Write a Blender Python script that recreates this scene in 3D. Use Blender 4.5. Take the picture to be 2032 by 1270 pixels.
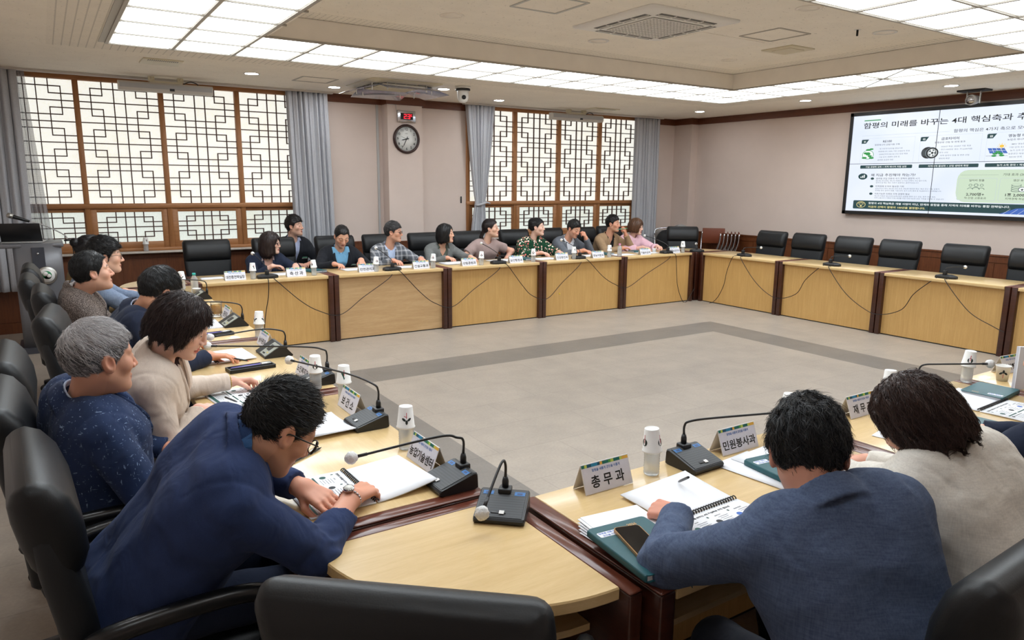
import bpy, bmesh, math, random
import numpy as np
from mathutils import Matrix, Vector

for o in list(bpy.data.objects):
    bpy.data.objects.remove(o, do_unlink=True)
SC = bpy.context.scene
COL = SC.collection
random.seed(7)
PI = math.pi

# ---------------------------------------------------------------- camera
cam_d = bpy.data.cameras.new('camera')
cam_d.sensor_fit = 'HORIZONTAL'
cam_d.sensor_width = 36.0
cam_d.lens = 36.0 * 1417.9 / 2032.0
cam_d.clip_start = 0.05
cam_o = bpy.data.objects.new('camera', cam_d)
COL.objects.link(cam_o)
YAW, PIT, ROL = 0.5751, 0.18897, 0.00883
_f = np.array([math.sin(YAW) * math.cos(PIT), math.cos(YAW) * math.cos(PIT), -math.sin(PIT)])
_r = np.array([math.cos(YAW), -math.sin(YAW), 0.0])
_u = np.cross(_r, _f)
_r2 = _r * math.cos(ROL) + _u * math.sin(ROL)
_u2 = -_r * math.sin(ROL) + _u * math.cos(ROL)
cam_o.matrix_world = Matrix(((_r2[0], _u2[0], -_f[0], 0.0), (_r2[1], _u2[1], -_f[1], 0.0),
                             (_r2[2], _u2[2], -_f[2], 1.70), (0, 0, 0, 1)))
SC.camera = cam_o

# ---------------------------------------------------------------- world, exposure
w = bpy.data.worlds.new('world')
SC.world = w
w.use_nodes = True
w.node_tree.nodes['Background'].inputs[0].default_value = (0.80, 0.88, 1.0, 1)
w.node_tree.nodes['Background'].inputs[1].default_value = 0.6
SC.view_settings.view_transform = 'Standard'
SC.view_settings.look = 'None'
SC.view_settings.gamma = 1.0
SC.view_settings.exposure = 0.14
SC.view_settings.use_curve_mapping = False
E_PANEL = 6.2      # ceiling light diffusers
E_DOWN = 95.0      # recessed downlights
E_PAPER = 0.84     # daylight through the window paper
E_SCREEN = 0.95    # video wall
# ---------------------------------------------------------------- helpers
def lin(c):
    return tuple(((x / 255.0) / 12.92 if x <= 10 else ((x / 255.0 + 0.055) / 1.055) ** 2.4) for x in c)

class NT:
    """small node-tree writer"""
    def __init__(self, name):
        self.m = bpy.data.materials.new(name)
        self.m.use_nodes = True
        self.t = self.m.node_tree
        self.b = self.t.nodes['Principled BSDF']
        self.x = -300
    def n(self, typ, **kw):
        nd = self.t.nodes.new(typ)
        self.x -= 40
        nd.location = (self.x, 0)
        for k, v in kw.items():
            if hasattr(nd, k):
                setattr(nd, k, v)
        return nd
    def l(self, a, b):
        self.t.links.new(a, b)
    def obj(self, scale=(1, 1, 1), gen='Object', rot=(0, 0, 0)):
        tc = self.n('ShaderNodeTexCoord')
        mp = self.n('ShaderNodeMapping')
        mp.inputs['Scale'].default_value = scale
        mp.inputs['Rotation'].default_value = rot
        self.l(tc.outputs[gen], mp.inputs['Vector'])
        return mp.outputs['Vector']
    def noise(self, vec, scale, detail=3, rough=.55, dist=0):
        nd = self.n('ShaderNodeTexNoise')
        nd.inputs['Scale'].default_value = scale
        nd.inputs['Detail'].default_value = detail
        nd.inputs['Roughness'].default_value = rough
        nd.inputs['Distortion'].default_value = dist
        if vec is not None:
            self.l(vec, nd.inputs['Vector'])
        return nd.outputs['Fac']
    def ramp(self, fac, stops):
        r = self.n('ShaderNodeValToRGB')
        e = r.color_ramp.elements
        while len(e) > 1:
            e.remove(e[-1])
        e[0].position = stops[0][0]
        e[0].color = (*stops[0][1], 1)
        for p, c in stops[1:]:
            k = e.new(p)
            k.color = (*c, 1)
        self.l(fac, r.inputs['Fac'])
        return r.outputs['Color']
    def mix(self, fac, a, b, mode='MIX'):
        m = self.n('ShaderNodeMix', data_type='RGBA', blend_type=mode)
        for sock, v in ((m.inputs[0], fac), (m.inputs[6], a), (m.inputs[7], b)):
            if isinstance(v, (int, float)):
                sock.default_value = v
            elif isinstance(v, tuple):
                sock.default_value = (*v, 1) if len(v) == 3 else v
            else:
                self.l(v, sock)
        return m.outputs[2]
    def math(self, op, a, b=0.0, c=None):
        m = self.n('ShaderNodeMath', operation=op)
        for i, v in enumerate((a, b) if c is None else (a, b, c)):
            if isinstance(v, (int, float)):
                m.inputs[i].default_value = v
            else:
                self.l(v, m.inputs[i])
        return m.outputs[0]
    def sep(self, vec):
        s = self.n('ShaderNodeSeparateXYZ')
        self.l(vec, s.inputs[0])
        return s.outputs
    def bump(self, h, strength=.3, dist=.005):
        b = self.n('ShaderNodeBump')
        b.inputs['Strength'].default_value = strength
        b.inputs['Distance'].default_value = dist
        self.l(h, b.inputs['Height'])
        self.l(b.outputs['Normal'], self.b.inputs['Normal'])
    def base(self, v):
        if isinstance(v, tuple):
            self.b.inputs['Base Color'].default_value = (*v, 1)
        else:
            self.l(v, self.b.inputs['Base Color'])
    def set(self, rough=.5, metal=0, spec=.5, **k):
        self.b.inputs['Roughness'].default_value = rough
        self.b.inputs['Metallic'].default_value = metal
        self.b.inputs['Specular IOR Level'].default_value = spec
        for a, v in k.items():
            self.b.inputs[a.replace('_', ' ')].default_value = v
        return self.m

def plain(name, rgb, rough=.5, metal=0, spec=.5, nscale=0, namt=.12, bscale=0, bstr=.2, bdist=.002, **k):
    t = NT(name)
    c = lin(rgb)
    if nscale:
        v = t.obj()
        f = t.noise(v, nscale)
        lo = tuple(x * (1 - namt) for x in c)
        hi = tuple(min(1, x * (1 + namt)) for x in c)
        t.base(t.ramp(f, [(.3, lo), (.7, hi)]))
    else:
        t.base(c)
    if bscale:
        t.bump(t.noise(t.obj(), bscale, 4), bstr, bdist)
    return t.set(rough, metal, spec, **k)

def emis(name, rgb, strength, rough=.5):
    t = NT(name)
    c = lin(rgb)
    t.base(c)
    t.b.inputs['Emission Color'].default_value = (*c, 1)
    t.b.inputs['Emission Strength'].default_value = strength
    return t.set(rough)

def T(x=0, y=0, z=0):
    return Matrix.Translation((x, y, z))
def R(a, ax='Z'):
    return Matrix.Rotation(a, 4, ax)
def S(x, y, z):
    return Matrix.Diagonal((x, y, z, 1))

class MB:
    """collects shapes into one mesh"""
    def __init__(self):
        self.v, self.f, self.mi, self.sm = [], [], [], []
    def add(self, vs, fs, m=0, smooth=False, M=None):
        o = len(self.v)
        if M is not None:
            vs = [tuple(M @ Vector(p)) for p in vs]
        self.v += [tuple(p) for p in vs]
        self.f += [tuple(i + o for i in f) for f in fs]
        self.mi += [m] * len(fs)
        self.sm += [smooth] * len(fs)
        return self
    def box(self, x0, y0, z0, x1, y1, z1, m=0, M=None):
        vs = [(x0, y0, z0), (x1, y0, z0), (x1, y1, z0), (x0, y1, z0), (x0, y0, z1), (x1, y0, z1), (x1, y1, z1), (x0, y1, z1)]
        return self.add(vs, [(0, 3, 2, 1), (4, 5, 6, 7), (0, 1, 5, 4), (1, 2, 6, 5), (2, 3, 7, 6), (3, 0, 4, 7)], m, False, M)
    def rbox(self, x0, y0, z0, x1, y1, z1, b=.005, seg=2, m=0, M=None, smooth=True):
        bm = bmesh.new()
        bmesh.ops.create_cube(bm, size=1)
        for p in bm.verts:
            p.co = Vector(((x0 + x1) / 2 + p.co.x * (x1 - x0), (y0 + y1) / 2 + p.co.y * (y1 - y0), (z0 + z1) / 2 + p.co.z * (z1 - z0)))
        b = min(b, .49 * min(x1 - x0, y1 - y0, z1 - z0))
        bmesh.ops.bevel(bm, geom=list(bm.edges), offset=b, segments=seg, profile=.5, affect='EDGES')
        bm.verts.index_update()
        self.add([p.co[:] for p in bm.verts], [[q.index for q in f.verts] for f in bm.faces], m, smooth, M)
        bm.free()
        return self
    def tube(self, pts, r, n=8, m=0, M=None, caps=True, smooth=True):
        pts = [Vector(p) for p in pts]
        rs = r if isinstance(r, (list, tuple)) else [r] * len(pts)
        vs, fs = [], []
        up = None
        for i, p in enumerate(pts):
            d = (pts[min(i + 1, len(pts) - 1)] - pts[max(i - 1, 0)]).normalized()
            if up is None:
                up = Vector((0, 0, 1)) if abs(d.z) < .9 else Vector((1, 0, 0))
            a = d.cross(up).normalized()
            up = a.cross(d).normalized()
            for k in range(n):
                t = 2 * PI * k / n
                vs.append(p + (a * math.cos(t) + up * math.sin(t)) * rs[i])
        for i in range(len(pts) - 1):
            for k in range(n):
                k2 = (k + 1) % n
                fs.append((i * n + k, i * n + k2, (i + 1) * n + k2, (i + 1) * n + k))
        if caps:
            fs.append(tuple(range(n)))
            fs.append(tuple(reversed(range((len(pts) - 1) * n, len(pts) * n))))
            fs[-2] = tuple(range(n))
        return self.add([tuple(v) for v in vs], fs, m, smooth, M)
    def lathe(self, prof, n=24, m=0, M=None, smooth=True):
        """prof: (r, z) list from bottom to top"""
        vs, fs = [], []
        for r, z in prof:
            for k in range(n):
                t = 2 * PI * k / n
                vs.append((r * math.cos(t), r * math.sin(t), z))
        for i in range(len(prof) - 1):
            for k in range(n):
                k2 = (k + 1) % n
                fs.append((i * n + k, i * n + k2, (i + 1) * n + k2, (i + 1) * n + k))
        closed = abs(prof[0][0] - prof[-1][0]) < 1e-6 and abs(prof[0][1] - prof[-1][1]) < 1e-6
        if prof[0][0] > 1e-5 and not closed:
            fs.append(tuple(reversed(range(n))))
        if prof[-1][0] > 1e-5 and not closed:
            fs.append(tuple(range((len(prof) - 1) * n, len(prof) * n)))
        return self.add(vs, fs, m, smooth, M)
    def prism(self, poly, z0, z1, m=0, M=None, smooth=False):
        n = len(poly)
        vs = [(x, y, z0) for x, y in poly] + [(x, y, z1) for x, y in poly]
        fs = [tuple(reversed(range(n))), tuple(range(n, 2 * n))]
        fs += [(i, (i + 1) % n, n + (i + 1) % n, n + i) for i in range(n)]
        return self.add(vs, fs, m, smooth, M)
    def loft(self, rings, m=0, M=None, caps=True, smooth=True):
        n = len(rings[0])
        vs = [p for r in rings for p in r]
        fs = []
        for i in range(len(rings) - 1):
            for k in range(n):
                k2 = (k + 1) % n
                fs.append((i * n + k, i * n + k2, (i + 1) * n + k2, (i + 1) * n + k))
        if caps:
            fs.append(tuple(reversed(range(n))))
            fs.append(tuple(range((len(rings) - 1) * n, len(rings) * n)))
        return self.add(vs, fs, m, smooth, M)
    def quad(self, a, b, c, d, m=0, M=None):
        return self.add([a, b, c, d], [(0, 1, 2, 3)], m, False, M)
    def sheet(self, fn, nu, nv, m=0, M=None, thick=0.0, smooth=True):
        """fn(u,v)->point, u,v in 0..1; optional thickness downwards"""
        vs = [fn(i / nu, j / nv) for j in range(nv + 1) for i in range(nu + 1)]
        w_ = nu + 1
        fs = [(j * w_ + i, j * w_ + i + 1, (j + 1) * w_ + i + 1, (j + 1) * w_ + i) for j in range(nv) for i in range(nu)]
        if thick:
            o = len(vs)
            vs += [(p[0], p[1], p[2] - thick) for p in vs]
            fs += [tuple(reversed([k + o for k in f])) for f in fs[:nu * nv]]
            b = [i for i in range(w_)] + [j * w_ + nu for j in range(1, nv + 1)] + [nv * w_ + i for i in range(nu - 1, -1, -1)] + [j * w_ for j in range(nv - 1, 0, -1)]
            for i in range(len(b)):
                p, q = b[i], b[(i + 1) % len(b)]
                fs.append((q, p, p + o, q + o))
        return self.add(vs, fs, m, smooth, M)
    def text(self, s, h, M, m=0, bold=.0, align='C', w=None, sx=1.0):
        """flat lettering of cap height ~h (hangul body) in the local XY plane"""
        vs, fs = text_mesh(s, bold)
        if not vs:
            return self
        xs = [v[0] for v in vs]
        x0, x1 = min(xs), max(xs)
        k = h / .85
        kx = k * sx
        if w is not None:
            kx = w / (x1 - x0)
        off = {'C': -(x0 + x1) / 2, 'L': -x0, 'R': -x1}[align]
        return self.add([((v[0] + off) * kx, v[1] * k, 0) for v in vs], fs, m, False, M)
    def build(self, name, mats, parent=None, loc=None, auto=None):
        me = bpy.data.meshes.new(name)
        me.from_pydata(self.v, [], self.f)
        if not isinstance(mats, (list, tuple)):
            mats = [mats]
        for mt in mats:
            me.materials.append(mt)
        me.polygons.foreach_set('material_index', self.mi)
        me.polygons.foreach_set('use_smooth', self.sm)
        bm = bmesh.new()
        bm.from_mesh(me)
        bmesh.ops.recalc_face_normals(bm, faces=bm.faces)
        bm.to_mesh(me)
        bm.free()
        if auto is not None:
            try:
                me.set_sharp_from_angle(angle=math.radians(auto))
            except Exception:
                pass
        me.update()
        o = bpy.data.objects.new(name, me)
        COL.objects.link(o)
        if parent is not None:
            o.parent = parent
        if loc is not None:
            o.location = loc
        return o

_txt = {}
def text_mesh(s, bold=0.0):
    key = (s, bold)
    if key not in _txt:
        c = bpy.data.curves.new('lettering', 'FONT')
        c.body = s
        c.size = 1.0
        c.offset = bold
        c.resolution_u = 2
        o = bpy.data.objects.new('lettering', c)
        me = o.to_mesh()
        _txt[key] = ([v.co[:] for v in me.vertices], [tuple(p.vertices) for p in me.polygons])
        o.to_mesh_clear()
        bpy.data.objects.remove(o, do_unlink=True)
        bpy.data.curves.remove(c)
    return _txt[key]

def tag(o, label=None, cat=None, group=None, kind=None):
    if label: o['label'] = label
    if cat: o['category'] = cat
    if group: o['group'] = group
    if kind: o['kind'] = kind
    return o
def struct(o, label=None):
    o['kind'] = 'structure'
    if label: o['label'] = label
    return o
def empty(name, loc, rz=0.0, label=None, cat=None, group=None):
    o = bpy.data.objects.new(name, None)
    o.empty_display_size = .1
    COL.objects.link(o)
    o.location = loc
    o.rotation_euler = (0, 0, rz)
    return tag(o, label, cat, group)
def kids(o):
    return [c for c in COL.objects if c.parent == o]
KIDS = {}
def copy_tree(o, loc=None, rz=None, label=None, group=None, parent=None):
    """a thing with copies of its parts and sub-parts"""
    c = o.copy()
    COL.objects.link(c)
    if parent is not None:
        c.parent = parent
    if loc is not None:
        c.location = loc
    if rz is not None:
        c.rotation_euler = (0, 0, rz)
    if label: c['label'] = label
    if group: c['group'] = group
    k = o.name
    if k not in KIDS:
        KIDS[k] = list(o.children)
    for ch in KIDS[k]:
        copy_tree(ch, parent=c)
    return c

def smooth_path(pts, n=8):
    """catmull-rom through points"""
    P = [Vector(p) for p in pts]
    out = []
    for i in range(len(P) - 1):
        p0 = P[i - 1] if i else P[i] * 2 - P[i + 1]
        p1, p2 = P[i], P[i + 1]
        p3 = P[i + 2] if i + 2 < len(P) else P[i + 1] * 2 - P[i]
        for k in range(n):
            t = k / n
            out.append(.5 * ((2 * p1) + (p2 - p0) * t + (2 * p0 - 5 * p1 + 4 * p2 - p3) * t * t + (3 * p1 - p0 - 3 * p2 + p3) * t ** 3))
    out.append(P[-1])
    return [tuple(p) for p in out]
def rrect(w_, h_, r, n=5):
    """rounded rectangle outline, counter-clockwise, centred"""
    out = []
    for cx, cy, a0 in ((w_ / 2 - r, h_ / 2 - r, 0), (-w_ / 2 + r, h_ / 2 - r, 90), (-w_ / 2 + r, -h_ / 2 + r, 180), (w_ / 2 - r, -h_ / 2 + r, 270)):
        for k in range(n):
            a = math.radians(a0 + 90 * k / (n - 1))
            out.append((cx + r * math.cos(a), cy + r * math.sin(a)))
    return out
# ---------------------------------------------------------------- materials of the setting
X0, X1, Y0, Y1, ZC, ZCOF = -1.2, 9.85, -1.3, 9.6, 2.85, 3.023
RX0, RX1, RY0, RY1 = 0.57, 8.21, 1.95, 7.24          # outer edge of the ceiling light ring
IX0, IX1, IY0, IY1 = 1.63, 7.19, 3.00, 6.19          # inner edge = coffer

def m_floor(name, rgb):
    t = NT(name)
    v = t.obj()
    br = t.n('ShaderNodeTexBrick')
    t.l(v, br.inputs['Vector'])
    br.offset = .5
    br.inputs['Scale'].default_value = 1.0
    br.inputs['Brick Width'].default_value = .92
    br.inputs['Row Height'].default_value = .46
    br.inputs['Mortar Size'].default_value = .0022
    br.inputs['Mortar Smooth'].default_value = .3
    c = lin(rgb)
    br.inputs['Color1'].default_value = (*c, 1)
    br.inputs['Color2'].default_value = (*[x * .93 for x in c], 1)
    br.inputs['Mortar'].default_value = (*[x * .72 for x in c], 1)
    f = t.noise(v, 3.2, 5, .65)
    g = t.noise(v, 60, 3, .6)
    h = t.math('ADD', t.math('MULTIPLY', f, .6), t.math('MULTIPLY', g, .4))
    sh = t.ramp(h, [(.36, (.84, .84, .84)), (.64, (1.07, 1.06, 1.05))])
    t.base(t.mix(1.0, br.outputs['Color'], sh, 'MULTIPLY'))
    t.bump(g, .08, .002)
    return t.set(.42, 0, .35)

def m_wood(name, c1, c2, scale, rough=.4, grain=9, spec=.5, coat=0.0, gen='Object'):
    """fine straight grain: 'scale' squeezes the texture space along the grain"""
    t = NT(name)
    v = t.obj(scale, gen)
    f = t.noise(v, grain, 6, .62, .35)
    g = t.noise(t.obj(tuple(s * 5 for s in scale), gen), grain * 2.2, 3, .6)
    h = t.math('ADD', t.math('MULTIPLY', f, .68), t.math('MULTIPLY', g, .32))
    t.base(t.ramp(h, [(.3, lin(c2)), (.5, lin(tuple((a + b) / 2 for a, b in zip(c1, c2)))), (.68, lin(c1))]))
    if coat:
        t.b.inputs['Coat Weight'].default_value = coat
        t.b.inputs['Coat Roughness'].default_value = .12
    return t.set(rough, 0, spec)

def m_ceiling(name, coffer):
    t = NT(name)
    v = t.obj()
    s = t.sep(v)
    c = lin((250, 243, 231))
    n1 = t.noise(v, 34, 3, .7)
    n2 = t.noise(v, 4, 3, .6)
    specks = t.math('GREATER_THAN', n1, .655)
    base = t.ramp(n2, [(.3, tuple(x * .95 for x in c)), (.7, c)])
    base = t.mix(t.math('MULTIPLY', specks, .5), base, tuple(x * .42 for x in c))
    if not coffer:
        dx = t.math('MAXIMUM', t.math('SUBTRACT', RX0, s[0]), t.math('SUBTRACT', s[0], RX1))
        dy = t.math('MAXIMUM', t.math('SUBTRACT', RY0, s[1]), t.math('SUBTRACT', s[1], RY1))
        d = t.math('MAXIMUM', dx, dy)
        lim = .43
        px, py = .062, .014
    else:
        dx = t.math('MINIMUM', t.math('SUBTRACT', s[0], IX0), t.math('SUBTRACT', IX1, s[0]))
        dy = t.math('MINIMUM', t.math('SUBTRACT', s[1], IY0), t.math('SUBTRACT', IY1, s[1]))
        d = t.math('MINIMUM', dx, dy)
        lim = .24
        px, py = .05, .05
    mask = t.math('LESS_THAN', d, lim)
    a = t.math('LESS_THAN', t.math('FRACT', t.math('DIVIDE', s[0], px)), .15)
    b = t.math('LESS_THAN', t.math('FRACT', t.math('DIVIDE', s[1], py)), .32 if not coffer else .2)
    gv = t.math('MAXIMUM', a, t.math('MULTIPLY', b, .45 if not coffer else 1.0))
    gv = t.math('MULTIPLY', t.math('MULTIPLY', gv, mask), .5)
    base = t.mix(gv, base, tuple(x * .45 for x in c))
    t.base(base)
    t.bump(n1, .25, .003)
    return t.set(.9, 0, .2)

def m_paper(name, k, top):
    """mulberry paper lit from behind by daylight; old glue has yellowed it towards the frame"""
    t = NT(name)
    v = t.obj((1, 1, 1))
    f = t.noise(t.obj((14, 14, 14)), 3.0, 5, .7, 2.5)
    big = t.noise(v, 2.2, 3, .6)
    c1, c2 = ((254, 253, 246), (236, 234, 214)) if top else ((240, 246, 238), (222, 230, 218))
    col = t.ramp(f, [(.30, lin(c2)), (.55, lin(c1))])
    col = t.mix(t.ramp(big, [(.52, (0, 0, 0)), (.75, (.3, .3, .3))]), col, lin((238, 226, 190)))
    t.base(t.mix(1.0, col, (.32, .32, .32), 'MULTIPLY'))
    t.l(col, t.b.inputs['Emission Color'])
    t.b.inputs['Emission Strength'].default_value = k
    return t.set(.9, 0, .1)

MAT = {}
MAT['floor'] = m_floor('floor_tile', (163, 152, 140))
MAT['band'] = m_floor('floor_band_tile', (124, 117, 110))
MAT['wall'] = plain('wall_paint', (212, 195, 185), .75, 0, .3, nscale=2.0, namt=.03, bscale=180, bstr=.06)
MAT['ceil'] = m_ceiling('ceiling_tile', False)
MAT['ceilc'] = m_ceiling('coffer_tile', True)
MAT['coffer_side'] = plain('coffer_board', (246, 239, 228), .8, nscale=5, namt=.03)
MAT['wains'] = m_wood('wainscot_wood', (122, 70, 36), (86, 44, 22), (9, 9, .9), .45, 6)
MAT['crown'] = m_wood('crown_wood', (112, 62, 36), (84, 44, 26), (.8, .8, 9), .5, 6)
MAT['frame'] = m_wood('window_frame_wood', (178, 124, 78), (152, 101, 60), (9, 9, .8), .5, 5)
MAT['frame_h'] = m_wood('window_rail_wood', (180, 126, 80), (152, 101, 60), (.8, 9, 9), .5, 5)
MAT['lattice'] = plain('lattice_wood', (74, 44, 34), .6)
MAT['paper'] = m_paper('window_paper', E_PAPER, True)
MAT['paper_low'] = m_paper('window_paper_lower', E_PAPER * .86, False)
MAT['sill'] = plain('stone_sill', (196, 186, 176), .4, nscale=30, namt=.06)
MAT['white'] = plain('white_plastic', (226, 224, 220), .4)
MAT['ivory'] = plain('ivory_plastic', (214, 205, 180), .45)
MAT['grey_pl'] = plain('grey_plastic', (178, 176, 174), .5)
MAT['dark_pl'] = plain('black_plastic', (22, 22, 24), .38)
MAT['panel_on'] = emis('light_diffuser', (240, 249, 255), E_PANEL)
MAT['panel_rim'] = emis('light_diffuser_rim', (250, 248, 242), .75)
MAT['tbar'] = plain('light_grid_bar', (176, 170, 160), .5)
MAT['down_on'] = emis('downlight_glow', (244, 250, 255), E_DOWN)
MAT['chrome'] = plain('chrome', (200, 200, 204), .18, 1.0)
MAT['steel'] = plain('brushed_steel', (188, 186, 180), .35, .9)
MAT['black'] = plain('matt_black', (12, 12, 13), .6)

# ---------------------------------------------------------------- floor
b = MB()
xs = [X0, 1.70, 2.162, 6.505, 6.965, X1 + .1]
ys = [Y0, 1.74, 2.20, 5.657, 6.115, Y1 + .1]
for i in range(5):
    for j in range(5):
        m = 1 if (i in (1, 3) and 1 <= j <= 3) or (j in (1, 3) and 1 <= i <= 3) else 0
        b.quad((xs[i], ys[j], 0), (xs[i + 1], ys[j], 0), (xs[i + 1], ys[j + 1], 0), (xs[i], ys[j + 1], 0), m)
b.box(X0, Y0, -.1, X1 + .1, Y1 + .1, -.002)
struct(b.build('floor', [MAT['floor'], MAT['band']]))

# ---------------------------------------------------------------- walls
W1 = (-0.45, 2.98)
W2 = (5.40, 8.80)
ZS, ZT = 0.86, 2.815
b = MB()
t0, t1 = Y1, Y1 + .14
b.box(X0 - .1, t0, 0, X1 + .1, t1, ZS)
for xa, xb in ((X0 - .1, W1[0]), (W1[1], W2[0]), (W2[1], X1 + .1)):
    b.box(xa, t0, ZS, xb, t1, ZC + .2)
for xa, xb in (W1, W2):
    b.box(xa, t0, ZT, xb, t1, ZC + .2)
b.box(4.04, 9.40, 0, 4.56, 9.6, ZC)                     # column
struct(b.build('wall_back', MAT['wall']))
b = MB()
b.box(X1, Y0 - .1, 0, X1 + .14, Y1 + .1, ZC + .2)
b.box(9.69, 9.185, 0, X1, Y1, ZC)                        # corner pilaster
struct(b.build('wall_right', MAT['wall']))
b = MB().box(X0 - .14, Y0 - .1, 0, X0, Y1 + .1, ZC + .2)
struct(b.build('wall_left', MAT['wall']))
b = MB().box(X0 - .1, Y0 - .14, 0, X1 + .1, Y0, ZC + .2)
struct(b.build('wall_front', MAT['wall']))

# ceiling
b = MB()
for xa, ya, xb, yb in ((X0 - .1, Y0 - .1, X1 + .1, IY0), (X0 - .1, IY1, X1 + .1, Y1 + .1), (X0 - .1, IY0, IX0, IY1), (IX1, IY0, X1 + .1, IY1)):
    b.box(xa, ya, ZC, xb, yb, ZCOF + .002, 0)
b.box(IX0 - .01, IY0 - .01, ZCOF, IX1 + .01, IY1 + .01, ZCOF + .06, 1)
for xa, ya, xb, yb in ((IX0 - .004, IY0, IX0 + .012, IY1), (IX1 - .012, IY0, IX1 + .004, IY1), (IX0, IY0 - .004, IX1, IY0 + .012), (IX0, IY1 - .012, IX1, IY1 + .004)):
    b.box(xa, ya, ZC - .003, xb, yb, ZCOF - .004, 2)
struct(b.build('ceiling', [MAT['ceil'], MAT['ceilc'], MAT['coffer_side']]))

# wainscot boards
def wainscot(name, x0, y0, x1, y1, nx, ny, top=.885, segs=None):
    """boards along the wall from (x0,y0) to (x1,y1); (nx,ny) points into the room"""
    L = math.hypot(x1 - x0, y1 - y0)
    a = math.atan2(y1 - y0, x1 - x0)
    M = T(x0, y0, 0) @ R(a)
    s = 1 if (-(y1 - y0) * nx + (x1 - x0) * ny) > 0 else -1
    def bx(u0, u1, z0, z1, d):
        b.box(u0, 0 if s > 0 else -d, z0, u1, d if s > 0 else 0, z1, 0, M)
    b = MB()
    bx(0, L, 0, top, .012)
    bx(0, L, top - .02, top, .034)
    bx(0, L, top - .10, top - .02, .022)
    bx(0, L, 0, .12, .024)
    n = max(1, round(L / .46))
    for i in range(n):
        bx(i * L / n + .006, (i + 1) * L / n - .006, .128, top - .108, .019)
    return struct(b.build(name, MAT['wains']))
wainscot('trim_1', X0, Y1, 4.04, Y1, 0, -1)
wainscot('trim_2', 4.56, Y1, 9.69, Y1, 0, -1)
wainscot('trim_3', X1, Y0, X1, 9.185, -1, 0)
wainscot('trim_4', 4.02, 9.40, 4.58, 9.40, 0, -1)
wainscot('trim_5', 9.69, 9.165, 9.69, Y1, -1, 0)
wainscot('trim_6', 9.67, 9.185, X1, 9.185, 0, -1)

# crown boards under the ceiling
b = MB()
def crown(x0, y0, x1, y1):
    b.box(x0, y0, 2.745, x1, y1, ZC)
    b.box(x0 - .004, y0 - .004, 2.825, x1 + .004, y1 + .004, ZC - .001)
crown(W1[1] + .02, 9.575, 4.02, 9.6)
crown(4.015, 9.375, 4.585, 9.405)
crown(4.015, 9.4, 4.045, 9.6)
crown(4.555, 9.4, 4.585, 9.6)
crown(4.58, 9.575, W2[0] - .02, 9.6)
crown(W2[1] + .02, 9.575, 9.69, 9.6)
crown(9.665, 9.16, 9.695, 9.6)
crown(9.69, 9.16, 9.85, 9.19)
crown(9.825, Y0, 9.85, 9.16)
crown(X0, 9.575, W1[0] - .02, 9.6)
struct(b.build('trim_7', MAT['crown']))

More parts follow.
